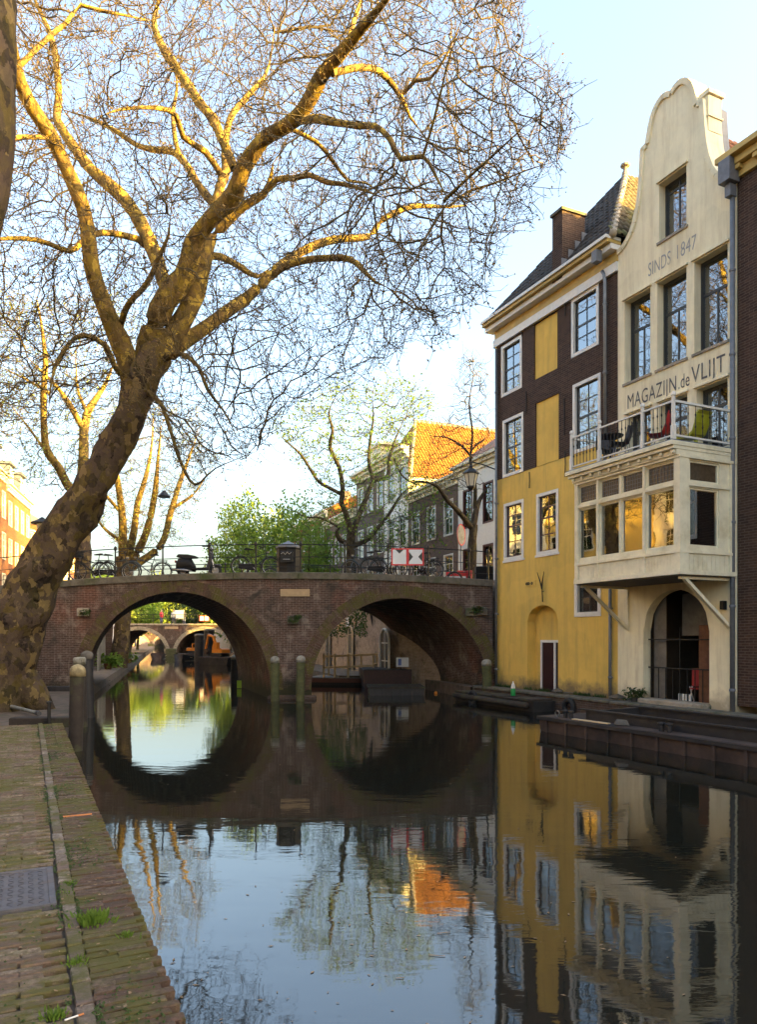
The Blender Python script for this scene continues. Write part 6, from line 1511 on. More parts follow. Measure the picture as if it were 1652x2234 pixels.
def rowboat(label,px,py,L_,rot,mat,z=0):
    c = PG(px,py,0); o = thing('small_boat', label, 'boat', (c.x,c.y,0), rot); q = MB(); q.smooth=True; n=11; vs=[]
    for i in range(n):
        t = i/(n-1); w = .75*math.sin(math.pi*min(1,.18+t*.82))**.6*(1 if t < .95 else .6); x = (t-.5)*L_; sh = .45+.18*(2*t-1)**2
        vs += [(x,-w,sh),(x,-w*.75,0.02),(x,0,-.2),(x,w*.75,0.02),(x,w,sh)]
    q.add(vs,[(i*5+k,i*5+k+1,(i+1)*5+k+1,(i+1)*5+k) for i in range(n-1) for k in range(4)]+[(0,1,2,3,4)]); q.build('hull', mat, o)
    q = MB()
    for x in (-.25,.15): q.box(x*L_,x*L_+.28,-.7,.7,.3,.34)
    q.build('thwart', M['wood_rail'], o); q = MB(); q.box(-L_*.4,L_*.38,-.62,.62,.0,.03); q.build('floor', M['wood_grey'], o)
rowboat('pale small boat moored past the left arch',492,1448,4.0,2.0,M['cap_white']); rowboat('dark small boat by the distant bridge pier',346,1437,4.2,1.8,M['hull_rust']); rowboat('black small boat in the middle of the far canal',414,1441,3.4,1.2,M['hull_black'])
q = MB(); q.box(-.09,.09,-.02,.02,-.2,.12); yb = q.build('fender', M['glow_green']); yb.location = PG(522,1502,0)+Vector((0,0,.22)); tag(yb,'yellow-green plastic board hanging at the water line inside the left arch','board')
# ------------------------------------------------------------------ people on the distant bridge
def person(label, px, d_, z, top, rot=0, sit=False):
    o = thing('person', label, 'person', (*mp(px,d_),z), rot)
    q = MB(); q.smooth=True
    q.tube([(0,0,.82),(0,0,.95),(0,.0,1.15),(0,.01,1.38),(0,.0,1.46),(0,-.01,1.52)],[.13,.165,.155,.19,.1,.06],12)
    for k in (-1,1): q.tube([(.09*k,0,.9),(.1*k,-.02,.5),(.1*k,0,.1),(.1*k,-.02,.03),(.1*k,-.16,.03)],[.10,.075,.05,.05,.035],8); q.tube([(.17*k,0,1.40),(.24*k,-.02,1.12),(.2*k,-.16,.92),(.18*k,-.22,.9)],[.065,.05,.04,.03],8)
    q.build('body', top, o); q = MB(); q.smooth=True; q.lathe([(.03,-.02),(.06,.02),(.085,.1),(.09,.15),(.07,.22),(.02,.25)],(0,-.02,1.5),10); hd = q.build('head', M['skin'], o)
    q = MB(); q.smooth=True; q.lathe([(.093,.13),(.1,.17),(.08,.24),(.02,.265)],(0,.0,1.5),10); q.build('hair', M['cloth_dark'], hd)
    q = MB(); q.tube([(0,-.1,1.62),(0,-.14,1.60)],[.012,.008],5); q.build('nose', M['skin'], hd)
    q = MB(); q.smooth=True
    for k in (-1,1): q.tube([(.092*k,0,.92),(.102*k,-.02,.5),(.102*k,0,.09)],[.112,.085,.06],8)
    q.build('trousers', M['cloth_blue'], o)
person('person in a white top standing on the distant bridge',379,82.8,3.52,M['cloth_white']); person('person in dark clothes on the distant bridge beside the white notice board',401,82.9,3.52,M['cloth_dark'],.4); person('person in a red top on the distant bridge',352,83.0,3.52,M['red'],1.0)
# ------------------------------------------------------------------ bicycles
def bike_proto(name, fcol, crate=None, chaincase=True):
    o = thing(name, 'x', 'bicycle'); wb = 1.08; r = .34
    for x in (-wb/2,wb/2):
        q = MB(); q.ring((x,0,r),r-.022,.024,'y',28,6); w = q.build('wheel', M['rubber'], o)
        q = MB(); q.ring((x,0,r),r-.045,.010,'y',28,5); q.build('rim', M['chrome'], w)
        q = MB()
        for k in range(16): a = 6.283*k/16; q.tube([(x+.03*math.cos(a+.8),.0,r+.03*math.sin(a+.8)),(x+(r-.05)*math.cos(a),0,r+(r-.05)*math.sin(a))],.0022,3,False)
        q.tube([(x,-.05,r),(x,.05,r)],.022,8); q.build('spokes', M['chrome'], w)
        q = MB(); q.ring((x,0,r),r+.025,.014,'y',14,5,math.pi*.05 if x > 0 else math.pi*.1,math.pi*.8 if x > 0 else math.pi*1.05); q.build('mudguard', fcol, w)
    bb=(-.08,0,.30); seat=(-.24,0,.78); head=(.36,0,.86); hd2=(.40,0,.66)
    q = MB()
    for a,b,t in ((bb,seat,.016),(bb,hd2,.02),((-.20,0,.62),(.37,0,.80),.016),(head,hd2,.018),(bb,(-wb/2,.05,r),.01),(bb,(-wb/2,-.05,r),.01),(seat,(-wb/2,.05,r),.008),(seat,(-wb/2,-.05,r),.008),(hd2,(wb/2-.05,.06,.5),.013),((wb/2-.05,.06,.5),(wb/2,.055,r),.012),(hd2,(wb/2-.05,-.06,.5),.013),((wb/2-.05,-.06,.5),(wb/2,-.055,r),.012)): q.tube([a,b],t,6)
    q.build('frame', fcol, o)
    q = MB(); q.tube([seat,(-.27,0,.92)],.013,6); q.prism([(-.42,.92),(-.36,.99),(-.2,.97),(-.1,.95),(-.1,.92)],'y',-.07,.07); q.build('saddle', M['black_paint'], o)
    q = MB(); q.smooth=True; q.tube([head,(.34,0,1.02)],.014,6); q.tube([(.14,.28,1.02),(.26,.26,1.06),(.36,.12,1.08),(.36,0,1.05),(.36,-.12,1.08),(.26,-.26,1.06),(.14,-.28,1.02)],.012,6); q.tube([(.12,.28,1.02),(.24,.265,1.05)],.018,6); q.tube([(.12,-.28,1.02),(.24,-.265,1.05)],.018,6); q.build('handlebar', M['iron'], o)
    q = MB(); q.beam((-.72,0,.74),(-.26,0,.74),.14,.015); q.tube([(-.7,.06,.74),(-wb/2,.06,r)],.007,5); q.tube([(-.7,-.06,.74),(-wb/2,-.06,r)],.007,5); q.build('carrier', M['iron'], o)
    if chaincase: q = MB(); q.prism([(-.62,.30),(-.6,.40),(-.1,.42),(.03,.36),(.03,.24),(-.1,.18),(-.6,.26)],'y',-.07,-.035); q.build('chain_case', M['black_paint'], o)
    q = MB(); q.ring((bb[0],-.03,bb[2]),.085,.008,'y',14,4); q.tube([(bb[0],-.09,bb[2]),(bb[0]+.1,-.1,bb[2]-.13)],.01,5); q.box(bb[0]+.05,bb[0]+.15,-.17,-.09,bb[2]-.15,bb[2]-.125); q.tube([(bb[0],.06,bb[2]),(bb[0]-.1,.07,bb[2]+.13)],.01,5); q.box(bb[0]-.15,bb[0]-.05,.07,.15,bb[2]+.12,bb[2]+.145); q.build('crank', M['chrome'], o)
    q = MB(); q.lathe([(.02,0),(.05,.03),(.05,.07)],(.44,0,.80),8); q.build('headlight', M['chrome'], o)
    if crate:
        q = MB()
        for z in (.86,.94,1.02): q.box(.40,.80,-.2,.2,z,z+.05) if False else [q.box(.40,.80,k-.006,k+.006,z,z+.055) for k in (-.2,.2)] and [q.box(k-.006,k+.006,-.2,.2,z,z+.055) for k in (.4,.8)]
        q.box(.4,.8,-.2,.2,.85,.862); q.build('crate', M['black_paint'], o)
    return o
protoA = bike_proto('bicycle', M['black_paint'], True); protoB = bike_proto('bicycle', plain('bike_green',(.015,.025,.022),.5,.1,6,bump=0)); protoC = bike_proto('bicycle', plain('bike_blue',(.03,.055,.075),.5,.1,6,bump=0), None, False)
bl = [(protoA,202,26.35,3.1,'black bicycle with a front crate next to the leaning trunk'),(protoB,252,26.9,.05,'dark green bicycle behind the railing left of the scooter'),(protoC,322,27.4,3.3,'pale blue bicycle leaning close to the scooter tail'),
      (protoB,558,26.5,.1,'dark bicycle between the scooter and the black container'),(protoC,795,27.0,2.9,'pale blue bicycle left of the red-bordered sign'),(protoB,838,26.5,.2,'dark bicycle partly behind the red-bordered sign'),(protoA,915,26.45,3.2,'black crate bicycle right of the red-bordered sign'),(protoC,618,30.8,.1,'bicycle parked at the far railing behind the container'),(protoB,965,29.5,.3,'bicycle parked near the café barrier')]
used=set()
for pr,px,d_,rot,lb in bl:
    x = (px-CX)/FPX*d_; z = btop(x-(d_-YB)*SK.x/SK.y)+.175
    if id(pr) not in used: used.add(id(pr)); o = pr; o.location=(x,d_,z); o.rotation_euler=(0,0,rot)
    else: o = copy_tree(pr,None,(x,d_,z),rot)
    tag(o,lb,'bicycle','bicycles parked on the bridge'); o.rotation_euler.x = R.uniform(-.05,.05)
o = copy_tree(protoB,None,(*mp(35,24.0),STREET+.005),.1); 
xq = mp(62,29.0); o.location = (*xq,STREET+.005); o.rotation_euler=(0,0,2.8); tag(o,'dark bicycle on the left quay behind the leaning trunk','bicycle','bicycles parked on the bridge')
# ------------------------------------------------------------------ scooter
sx = (433-CX)/FPX*26.5; sc_ = thing('scooter','black and grey motor scooter parked behind the bridge railing','scooter',(sx,26.5,btop(sx+.35)+.175),0)
for x in (-.56,.62): 
    q = MB(); q.smooth=True; q.ring((x,0,.22),.17,.055,'y',22,8); w = q.build('wheel', M['rubber'], sc_); q = MB(); q.lathe([(.13,-.03),(.13,.03)],(0,0,0),12); rm_ = q.build('rim', M['chrome'], w); rm_.rotation_euler=(rad(90),0,0); rm_.location=(x,0,.22)
q = MB(); q.smooth=True; sec=[(-.80,.50,.08),(-.72,.58,.15),(-.5,.60,.2),(-.25,.58,.2),(-.12,.45,.18)]
vs=[]; n=12
for x,zt_,w in sec:
    for k in range(n): a=6.283*k/n; vs.append((x,w*math.cos(a),zt_-.16+ (zt_-.30)*.85*math.sin(a)))
q.add(vs,[(i*n+k,i*n+(k+1)%n,(i+1)*n+(k+1)%n,(i+1)*n+k) for i in range(len(sec)-1) for k in range(n)]+[tuple(range(n)),tuple(range((len(sec)-1)*n,len(sec)*n))]); q.build('tail_body', M['black_paint'], sc_)
q = MB(); q.prism([(-.78,.70),(-.70,.80),(-.35,.79),(-.1,.74),(.0,.70),(-.05,.66),(-.5,.64)],'y',-.15,.15); q.build('seat', M['rubber'], sc_, .02)
q = MB(); q.prism([(-.2,.24),(.38,.24),(.42,.30),(-.2,.30)],'y',-.19,.19); q.build('floorboard', M['black_paint'], sc_, .015)
q = MB(); q.prism([(.30,.26),(.42,.24),(.50,.60),(.52,.86),(.46,.92),(.42,.86),(.40,.58)],'y',-.22,.22); q.build('leg_shield', M['grey_paint'], sc_, .03)
q = MB(); q.prism([(.45,.34),(.60,.46),(.80,.44),(.84,.36),(.62,.40),(.5,.28)],'y',-.09,.09); q.build('front_mudguard', M['grey_paint'], sc_, .02)
q = MB(); q.tube([(.60,.07,.24),(.46,.05,.70)],.022,6); q.tube([(.60,-.07,.24),(.46,-.05,.70)],.022,6); q.build('fork', M['chrome'], sc_)
q = MB(); q.smooth=True; q.tube([(.46,0,.85),(.42,0,1.0)],.06,8); q.tube([(.22,.34,1.05),(.38,.2,1.06),(.44,0,1.04),(.38,-.2,1.06),(.22,-.34,1.05)],.02,8); q.build('handlebar', M['black_paint'], sc_)
q = MB(); q.lathe([(.07,0),(.08,.03),(.05,.07)],(0,0,0),12); hl_ = q.build('headlight', M['chrome'], sc_); hl_.rotation_euler=(0,rad(90),0); hl_.location=(.47,0,1.0)
for k in (-1,1): q = MB(); q.tube([(.34,.18*k,1.06),(.36,.30*k,1.24)],.008,5); q.lathe([(.02,0),(.055,.02),(.055,.04)],(.36,.3*k,1.22),8); q.build('mirror', M['iron'], sc_)
q = MB(); q.smooth=True; q.tube([(-.9,-.2,.24),(-.5,-.2,.22),(-.2,-.16,.2)],[.05,.05,.02],8); q.build('exhaust', M['chrome'], sc_); q = MB(); q.box(-.84,-.8,-.07,.07,.5,.58); q.build('tail_light', M['red'], sc_)
# ------------------------------------------------------------------ waste container, lamps, signs on the bridge
cxx = (629-CX)/FPX*26.6; wc = thing('waste_container','black street waste container with a pointed lid on the bridge','container',(cxx,26.6,btop(cxx+.4)+.175))
q = MB(); q.lathe([(.46,0),(.46,.12),(.42,.14),(.42,.95),(.45,.97),(.45,1.0)],(0,0,0),8); q.build('drum', M['black_paint'], wc)
q = MB(); q.lathe([(.46,1.0),(.46,1.06),(.06,1.24),(.03,1.27)],(0,0,0),8); q.build('lid', M['lead'], wc)
q = MB(); q.bbox(-.22,.22,-.50,-.40,.45,.85,.03); q.build('hatch', M['grey_paint'] if False else M['iron'], wc); q = MB(); q.beam((-.12,-.52,.55),(.12,-.52,.55),.02,.03); q.build('handle', M['chrome'], wc)
q = MB(); q.tube([(-.2,-.505,.74),(-.12,-.505,.80),(-.05,-.505,.72),(.03,-.505,.81),(.1,-.505,.73),(.17,-.505,.8)],.007,4); q.build('scribble', M['litter_white'], wc)
def lantern(name,label,loc,s,bracket=None):
    o = thing(name,label,'street lamp',loc); q = MB(); q.lathe([(.10*s,0),(.12*s,.02),(.20*s,.36*s),(.20*s,.38*s)],(0,0,0),6); q.build('glass', M['lamp_glass'], o)
    q = MB(); q.lathe([(.25*s,.38*s),(.25*s,.41*s),(.12*s,.52*s),(.05*s,.55*s),(.06*s,.60*s),(.01,.66*s)],(0,0,0),6)
    for k in range(6): a=6.283*k/6; q.tube([(.12*s*math.cos(a),.12*s*math.sin(a),.02),(.2*s*math.cos(a),.2*s*math.sin(a),.38*s)],.012*s,4)
    q.lathe([(.05*s,-.1*s),(.13*s,-.02),(.13*s,.02)],(0,0,0),6); q.build('cage', M['iron'], o)
    if bracket: q = MB(); q.smooth=True; q.tube(bracket,.022,6); q.build('bracket', M['iron'], o)
    return o
lp = P(1028,1062,25.0); fc = Vector((FA.x,FA.y,lp.z)); dl = fc-lp
lantern('wall_lantern','hexagonal street lantern on a bracket at the corner of the yellow house',tuple(lp),1.15,[(0,0,.74),(.0,0,.84),(dl.x*.4,dl.y*.4,.80),(dl.x*.9,dl.y*.9,.66),(dl.x+.02,dl.y,.64)])
lb = mp(92,31.5); ll = thing('street_lamp','dark lamp with a flat hat on a post behind the leaning trunk','street lamp',(*lb,STREET)); zt_ = P(92,1165,31.5).z-STREET
q = MB(); q.smooth=True; q.lathe([(.11,0),(.11,.3),(.06,.4),(.05,zt_)],(0,0,0),10); q.build('post', M['iron'], ll); q = MB(); q.lathe([(.16,zt_),(.26,zt_+.42),(.26,zt_+.44)],(0,0,0),8); q.build('glass', M['lamp_glass'], ll); q = MB(); q.lathe([(.46,zt_+.44),(.46,zt_+.48),(.18,zt_+.62),(.05,zt_+.72)],(0,0,0),12); q.build('hat', M['iron'], ll)
hp = P(358,1085,31); hg = thing('hanging_lamp','small dark street lamp hung on a wire over the bridge','street lamp',tuple(hp)); q = MB(); q.lathe([(.25,0),(.27,.04),(.12,.2),(.06,.28)],(0,0,0),10); q.build('shade', M['iron'], hg)
wa = Vector(P(290,1060,45))-hp; q = MB(); q.tube([wa,(0,0,.28),Vector(P(735,1040,37.1))-hp],.006,4); q.build('wire', M['iron'], hg)
rs = mp(1006,33.0); o = thing('round_sign','round traffic sign seen edge-on beside the slender tree','sign',(*rs,STREET-.02),.0); zc_ = P(1006,1166,33).z-STREET
q = MB(); q.tube([(0,0,0),(0,0,zc_+.5)],.03,8); q.build('pole', M['lead'], o)
q = MB(); q.lathe([(.5,-.012),(.5,.012)],(0,0,0),24); ds = q.build('disc', M['cap_white'], o); ds.location=(0,-.045,zc_); ds.rotation_euler=(rad(90),0,rad(62))
q = MB(); q.ring((0,0,0),.47,.03,'z',24,5); rg = q.build('rim', M['sign_red'], ds)
bc = mp(995,31.0); o = thing('barrier','white and red striped street barrier at the right end of the bridge','barrier',(*bc,STREET-.15)); 
for z,m in ((.15,'sign_red'),(.33,'sign_white'),(.51,'sign_white'),(.69,'sign_red')): q = MB(); q.box(-.42,.42,-.02,.02,z,z+.16); q.build('board', M[m], o)
q = MB()
for k in (-.36,.36): q.beam((k,.05,0),(k,.05,.9),.05,.05); q.beam((k,-.25,.02),(k,.3,.02),.06,.04)
q.build('leg', M['lead'], o)
def cafe_chair(px,d_,mat,rot,label,grp):
    o = thing('terrace_chair',label,'chair',(*mp(px,d_),STREET-.05),rot,grp); q = MB(); q.bbox(-.22,.22,-.22,.22,.44,.47,.01); q.build('seat', mat, o); q = MB(); q.bbox(-.22,.22,.19,.22,.52,.88,.01); q.build('backrest', mat, o)
    for x in (-.2,.2):
        for y,h in ((-.2,.44),(.2,.88)): q = MB(); q.tube([(x,y,0),(x,y,h)],.014,5); q.build('leg', M['iron'], o)
for k,(px,rot) in enumerate(((1012,.5),(1030,2.2),(1044,-.4),(1056,1.4))): cafe_chair(px,31.5+.3*k,M['red'],rot,['red terrace chair beside the red and white barrier','red terrace chair turned away in front of the white house','red terrace chair next to the stacked crates','red terrace chair closest to the corner of the yellow house'][k],'terrace chairs')
ab = mp(1056,30.0); o = thing('stacked_crates','dark stack of crates at the corner of the yellow house','crate',(*ab,STREET-.05)); 
for i in range(3): q = MB(); q.bbox(-.35,.35,-.25,.25,.3*i,.3*i+.28,.02); q.build('crate', M['black_paint'], o)
# ------------------------------------------------------------------ balcony furniture
def bal_pt(x,y,z=0): m = Matrix.Translation(h2o.location) @ Matrix.Rotation(FROT,4,'Z'); return m @ Vector((x,y,ROOFZ+.02+z))
def shell_chair(label,x,y,rot,mat):
    o = thing('balcony_chair',label,'chair',tuple(bal_pt(x,y)),FROT+rot,'balcony furniture'); q = MB(); q.smooth=True; n=10; vs=[]
    prof=[(.24,.44),(.1,.40),(-.1,.40),(-.2,.46),(-.26,.62),(-.30,.82),(-.31,.92)]
    for j,(yy,z) in enumerate(prof):
        for k in range(n+1): t=(k/n-.5)*2; w=.27*(1 if j<4 else 1-.35*((j-3)/3)**2); vs.append((t*w,yy+.10*t*t*(1 if j>2 else .3),z+.05*t*t))
    m=n+1; q.add(vs,[(j*m+k,j*m+k+1,(j+1)*m+k+1,(j+1)*m+k) for j in range(len(prof)-1) for k in range(n)]); q.build('shell', mat, o)
    for sx_ in (-.2,.2):
        for sy in (-.2,.2): q = MB(); q.tube([(sx_,sy,0),(sx_*.6,sy*.6,.41)],.012,5); q.build('leg', M['chrome'], o)
cx0 = fs(1345,1000,1.2)[0]-S2
shell_chair('black wicker chair on the balcony beside the round table',bx0+bw*.36,yF+.35,2.6,M['wicker']); shell_chair('black wicker chair at the left end of the balcony',bx0+bw*.16,yF+.55,-2.0,M['wicker']); shell_chair('red shell chair on the balcony',bx0+bw*.66,yF+.6,2.2,M['red'])
o = thing('balcony_table','small black round table on the balcony','table',tuple(bal_pt(bx0+bw*.27,yF+.3)),FROT,'balcony furniture'); q = MB(); q.lathe([(.3,.70),(.32,.715),(.32,.73)],(0,0,0),18); q.build('top', M['iron'], o); q = MB(); q.lathe([(.2,0),(.2,.02),(.025,.05),(.025,.7)],(0,0,0),12); q.build('pedestal', M['iron'], o)
o = thing('lounge_chair','chartreuse curved lounge chair at the right end of the balcony','chair',tuple(bal_pt(bx1-.45,yF+.85)),FROT,'balcony furniture'); o.scale = (.82,.82,.82)
q = MB(); q.smooth=False; pr=[(-.75,.14),(-.62,.34),(-.38,.40),(-.1,.36),(.1,.34),(.24,.42),(.32,.62),(.36,.86),(.44,.93)]; up=[(a,b) for a,b in pr]; lo2=[(a+.02,b-.10) for a,b in reversed(pr)]
vs=[];m=len(pr)
for yy in (-.26,.26): vs += [(yy*0+a,yy,b) for a,b in pr]+[(a+(.06 if b>.5 else 0),yy,b-(.08 if b<.5 else .01)) for a,b in pr]
fs__=[]
for i in range(m-1): fs__ += [(i,i+1,2*m+i+1,2*m+i),(m+i,3*m+i,3*m+i+1,m+i+1),(i,m+i,m+i+1,i+1),(2*m+i,2*m+i+1,3*m+i+1,3*m+i)]
q.add(vs,fs__); q.build('shell', M['chartreuse'], o)
q = MB(); q.tube([(-.6,0,0),(-.6,0,.25)],.05,8); q.tube([(.15,0,0),(.15,0,.3)],.05,8); q.build('foot', M['chartreuse'], o)
# things inside the arched cellar and in the bay
def cellar_pt(x,y,z=0): m = Matrix.Translation(h2o.location) @ Matrix.Rotation(FROT,4,'Z'); return m @ Vector((x,y,BASE+z))
o = thing('folding_chair','red folding chair standing inside the arched cellar','chair',tuple(cellar_pt(gx0+gw*.60,.62)),FROT+.4); q = MB(); q.box(-.2,.2,-.01,.01,.5,.95); q.build('backrest', M['red'], o); q = MB(); q.box(-.2,.2,-.2,.2,.44,.46); q.build('seat', M['red'], o); q = MB(); [q.beam((k,-.2,0),(k,.2,.9),.025,.025) for k in (-.2,.2)]; [q.beam((k,.2,0),(k,-.2,.5),.025,.025) for k in (-.19,.19)]; q.build('leg', M['frame_white'], o)
o = thing('crate','white slatted crate on the cellar threshold','crate',tuple(cellar_pt(gx0+gw*.46,.55)),FROT); 
for i in range(4): q = MB(); q.box(-.2+i*.11,-.13+i*.11,-.15,-.13,0,.3); q.build('slat', M['frame_white'], o)
q = MB(); q.box(-.2,.2,-.13,.12,0,.04); q.build('bottom', M['frame_white'], o)
pl_ = thing('potted_plant','small dark leafy plant beside the arched cellar','plant',tuple(cellar_pt(gx0-.12,-.22)),0); q = MB(); q.lathe([(.08,0),(.11,.16)],(0,0,0),8); q.build('pot', M['tile_dark'], pl_); fern(pl_,(0,.05,.25),110,.24,M['leaf_dark'],'foliage')
o = thing('bay_seat','orange armchair-like seat glimpsed through the side light of the bay','chair',tuple(bal_pt(bx1-.5,yF+.75,-2.80)),FROT); q = MB(); q.bbox(-.25,.25,-.3,.3,.35,.45,.03); q.build('seat', M['litter_orange'], o); q = MB(); q.bbox(-.25,-.17,-.3,.3,.45,.85,.03); q.build('backrest', M['litter_orange'], o); q = MB(); [q.tube([(x,y,0),(x,y,.35)],.02,6) for x in (-.2,.2) for y in (-.25,.25)]; q.build('leg', M['wood_dark'], o)  # orange seat with a backrest standing inside the bay
# ------------------------------------------------------------------ things on the near wharf
ht = thing('metal_hatch','grey steel hatch cover set into the brick wharf','hatch',(0,0,0)); ht.parent=None
def wp(x,y,z=0): q_ = E0+VX*x+Vector((-VX.y,VX.x))*y; return (q_.x,q_.y,WZ+z)
ht.location = wp((HX0+HX1)/2, HYR+.5); ht.rotation_euler.z = wrot
hw = HX1-HX0; q = MB(); q.bbox(-hw/2,hw/2,-.5,.5,-.03,.006,.005); q.build('plate', M['plate'], ht); q = MB()
for a,b,c,d in ((-hw/2,hw/2,-.5,-.46),(-hw/2,-hw/2+.04,-.46,.5),(hw/2-.04,hw/2,-.46,.5)): q.bbox(a,b,c,d,.0062,.012,.003)
q.build('rim', M['plate'], ht)
for i in range(70):
    pass
q = MB()
for i in range(14):
    for j in range(16): x=-hw/2+.08+i*(hw-.16)/13; y=-.42+j*.058; q.beam((x-.014,y-.014*(1 if (i+j)%2 else -1),.0075),(x+.014,y+.014*(1 if (i+j)%2 else -1),.0075),.006,.004)
o = q.build('tread_pattern', M['plate'], ht); o['kind']='stuff'
# moss and grass tufts in the joints
def tuft(label,px,py,s,n,z=WZ):
    c = PG(px,py,z); o = thing('weed_tuft',label,'weed',tuple(c),R.uniform(0,6)); q = MB()
    for i in range(n):
        a=R.uniform(0,6.28); rr_=s*abs(R.gauss(0,.45)); b=Vector((math.cos(a)*rr_,math.sin(a)*rr_,-.005)); L_=s*R.uniform(.25,.6); dv_=Vector((math.cos(a)*R.uniform(.1,.9),math.sin(a)*R.uniform(.1,.9),1)).normalized()*L_; sd=dv_.cross(Vector((R.uniform(-1,1),R.uniform(-1,1),.2))).normalized()*s*.055; q.add([b-sd,b+dv_*.6-sd*1.2,b+dv_,b+dv_*.6+sd*1.2,b+sd],[(0,1,2,3,4)])
    k=q.build('leaves', M['leaf_green'], o); k['kind']='stuff'
tuft('bright green weed cushion beside the kerb course halfway along the wharf',203,2008,.11,260); tuft('small green weed tuft left of the kerb course past the big cushion',168,2100,.06,110); tuft('sparse weed tuft among the bricks by the cigarette end',115,2218,.07,90); tuft('weed tuft in the kerb joint near the hatch corner',150,1928,.05,90); tuft('tiny weed tuft at the kerb just past the hatch',148,1950,.05,80); tuft('small weed tuft on the edge masonry',275,2040,.05,70)
mo = MB()
for i in range(9000):
    x = R.uniform(-.2,LN-.3); y = R.choice((R.gauss(.29,.012),R.gauss(.385,.02),R.gauss(.2,.09),R.uniform(.02,1.1)))
    if y < .01: continue
    f = math.sin(x*5.1)+math.sin(x*2.3+y*9)+math.sin(x*13+y*21)*.6
    if f < .35: continue
    s=R.uniform(.003,.011); c=(x,y,WZ+R.uniform(-.006,.004)); a=R.uniform(0,6.28); mo.add([(c[0]+s*math.cos(a),c[1]+s*math.sin(a),c[2]),(c[0]+s*math.cos(a+2.1),c[1]+s*math.sin(a+2.1),c[2]),(c[0]+s*math.cos(a+4.2),c[1]+s*math.sin(a+4.2),c[2]),(c[0],c[1],c[2]+s*.9)],[(0,1,3),(1,2,3),(2,0,3)])
o = mo.build('moss', M['leaf_dark'], None); o.location=(E0.x,E0.y,0); o.rotation_euler.z=wrot; tag(o,'green moss growing in the joints of the brick wharf','moss',kind='stuff')
lt = MB()
for i in range(420):
    x=R.uniform(-.2,LN-.4); y=abs(R.gauss(.0,.28))+.02; s=R.uniform(.004,.018); z=WZ+.006+R.uniform(0,.004); a=R.uniform(0,6.28); lt.add([(x+s*math.cos(a+k*1.57)*(1 if k%2 else .5),y+s*math.sin(a+k*1.57)*(1 if k%2 else .5),z+R.uniform(0,.004)) for k in range(4)],[(0,1,2,3)])
o = lt.build('leaf_litter', M['leaf_litter']); o.location=(E0.x,E0.y,0); o.rotation_euler.z=wrot; tag(o,'crumbs of dead leaves strewn over the wharf edge','leaf litter',kind='stuff')
ca = PG(165,2222,WZ); o = thing('cigarette_end','cigarette end with an orange filter lying on the bricks','cigarette',(ca.x,ca.y,WZ+.006),.75); q = MB(); q.tube([(-.045,0,.005),(.01,0,.005)],.004,8); q.build('paper', M['litter_white'], o); q = MB(); q.tube([(.0102,0,.005),(.034,0,.005)],.0042,8); q.build('filter', M['litter_orange'], o)
ol = MB(); a_=to_wharf(PG(150,1780,WZ)); ol.bbox(a_[0]-.012,a_[0]+.012,.03,.27,WZ-.004,WZ+.006,.002); o=ol.build('paint_mark', M['litter_orange']); o.location=(E0.x,E0.y,0); o.rotation_euler.z=wrot; tag(o,'orange painted line across the wharf edge','paint mark')
# the lower landing: step, planks, pipe and stone slabs in front of the tree
o = thing('timber_beam','dark timber beam lying on the lower landing at the wharf end','beam',tuple(PG(108,1585,.32)),.05); q = MB(); q.bbox(-.75,.55,-.14,.14,0,.2,.02); q.build('timber', M['wood_dark'], o); q = MB(); q.box(-.05,.05,-.16,-.14,.05,.15); q.build('bolt_plate', M['iron'], o)
o = thing('steel_post','short steel post beside the dark timber beam','post',tuple(PG(107,1590,.32)),0); q = MB(); q.tube([(0,0,0),(0,0,.52)],.035,8); q.lathe([(.05,.5),(.05,.54),(.02,.56)],(0,0,0),8); q.build('shaft', M['iron'], o)
o = thing('grey_pipe','grey plastic pipe lying across the landing','pipe',(0,0,0)); a=PG(-30,1527,.5); b=PG(84,1556,.40); q=MB(); q.tube([a,b],.045,10); k=q.build('pipe', M['cap_white'], o); q=MB(); q.tube([a.lerp(b,.97),a.lerp(b,1.01)],.055,10); q.build('socket', M['grey_paint'], o)
o = thing('timber_beam','black timber baulk lying against the foot of the leaning tree','beam',tuple(PG(18,1545,.32)),-.03); q = MB(); q.bbox(-2.0,.35,-.9,-.5,0,.5,.03); q.build('timber', M['hull_black'], o); q=MB(); q.box(-1.8,.2,-.94,-.9,.1,.14); q.build('strap', M['iron'], o)
o = thing('stone_slab','mossy stone step between the wharf and the lower landing','step',wp(LN+.35,1.6,-WZ),wrot); q=MB(); q.bbox(-.3,.35,-1.5,2.5,0,.42,.03); q.build('tread', M['coping'], o); q=MB(); q.bbox(-.28,.33,-1.46,2.4,.421,.435,.005); q.build('moss_top', M['landing'], o)
o = thing('timber_beam','long black baulk at the foot of the bridge abutment','beam',tuple(PG(128,1507,.32)),0); q=MB(); q.bbox(-.9,.5,-.2,.1,0,.16,.02); q.build('timber', M['hull_black'], o); q=MB(); q.box(-.7,-.6,-.22,-.2,.03,.12); q.build('plate', M['iron'], o)
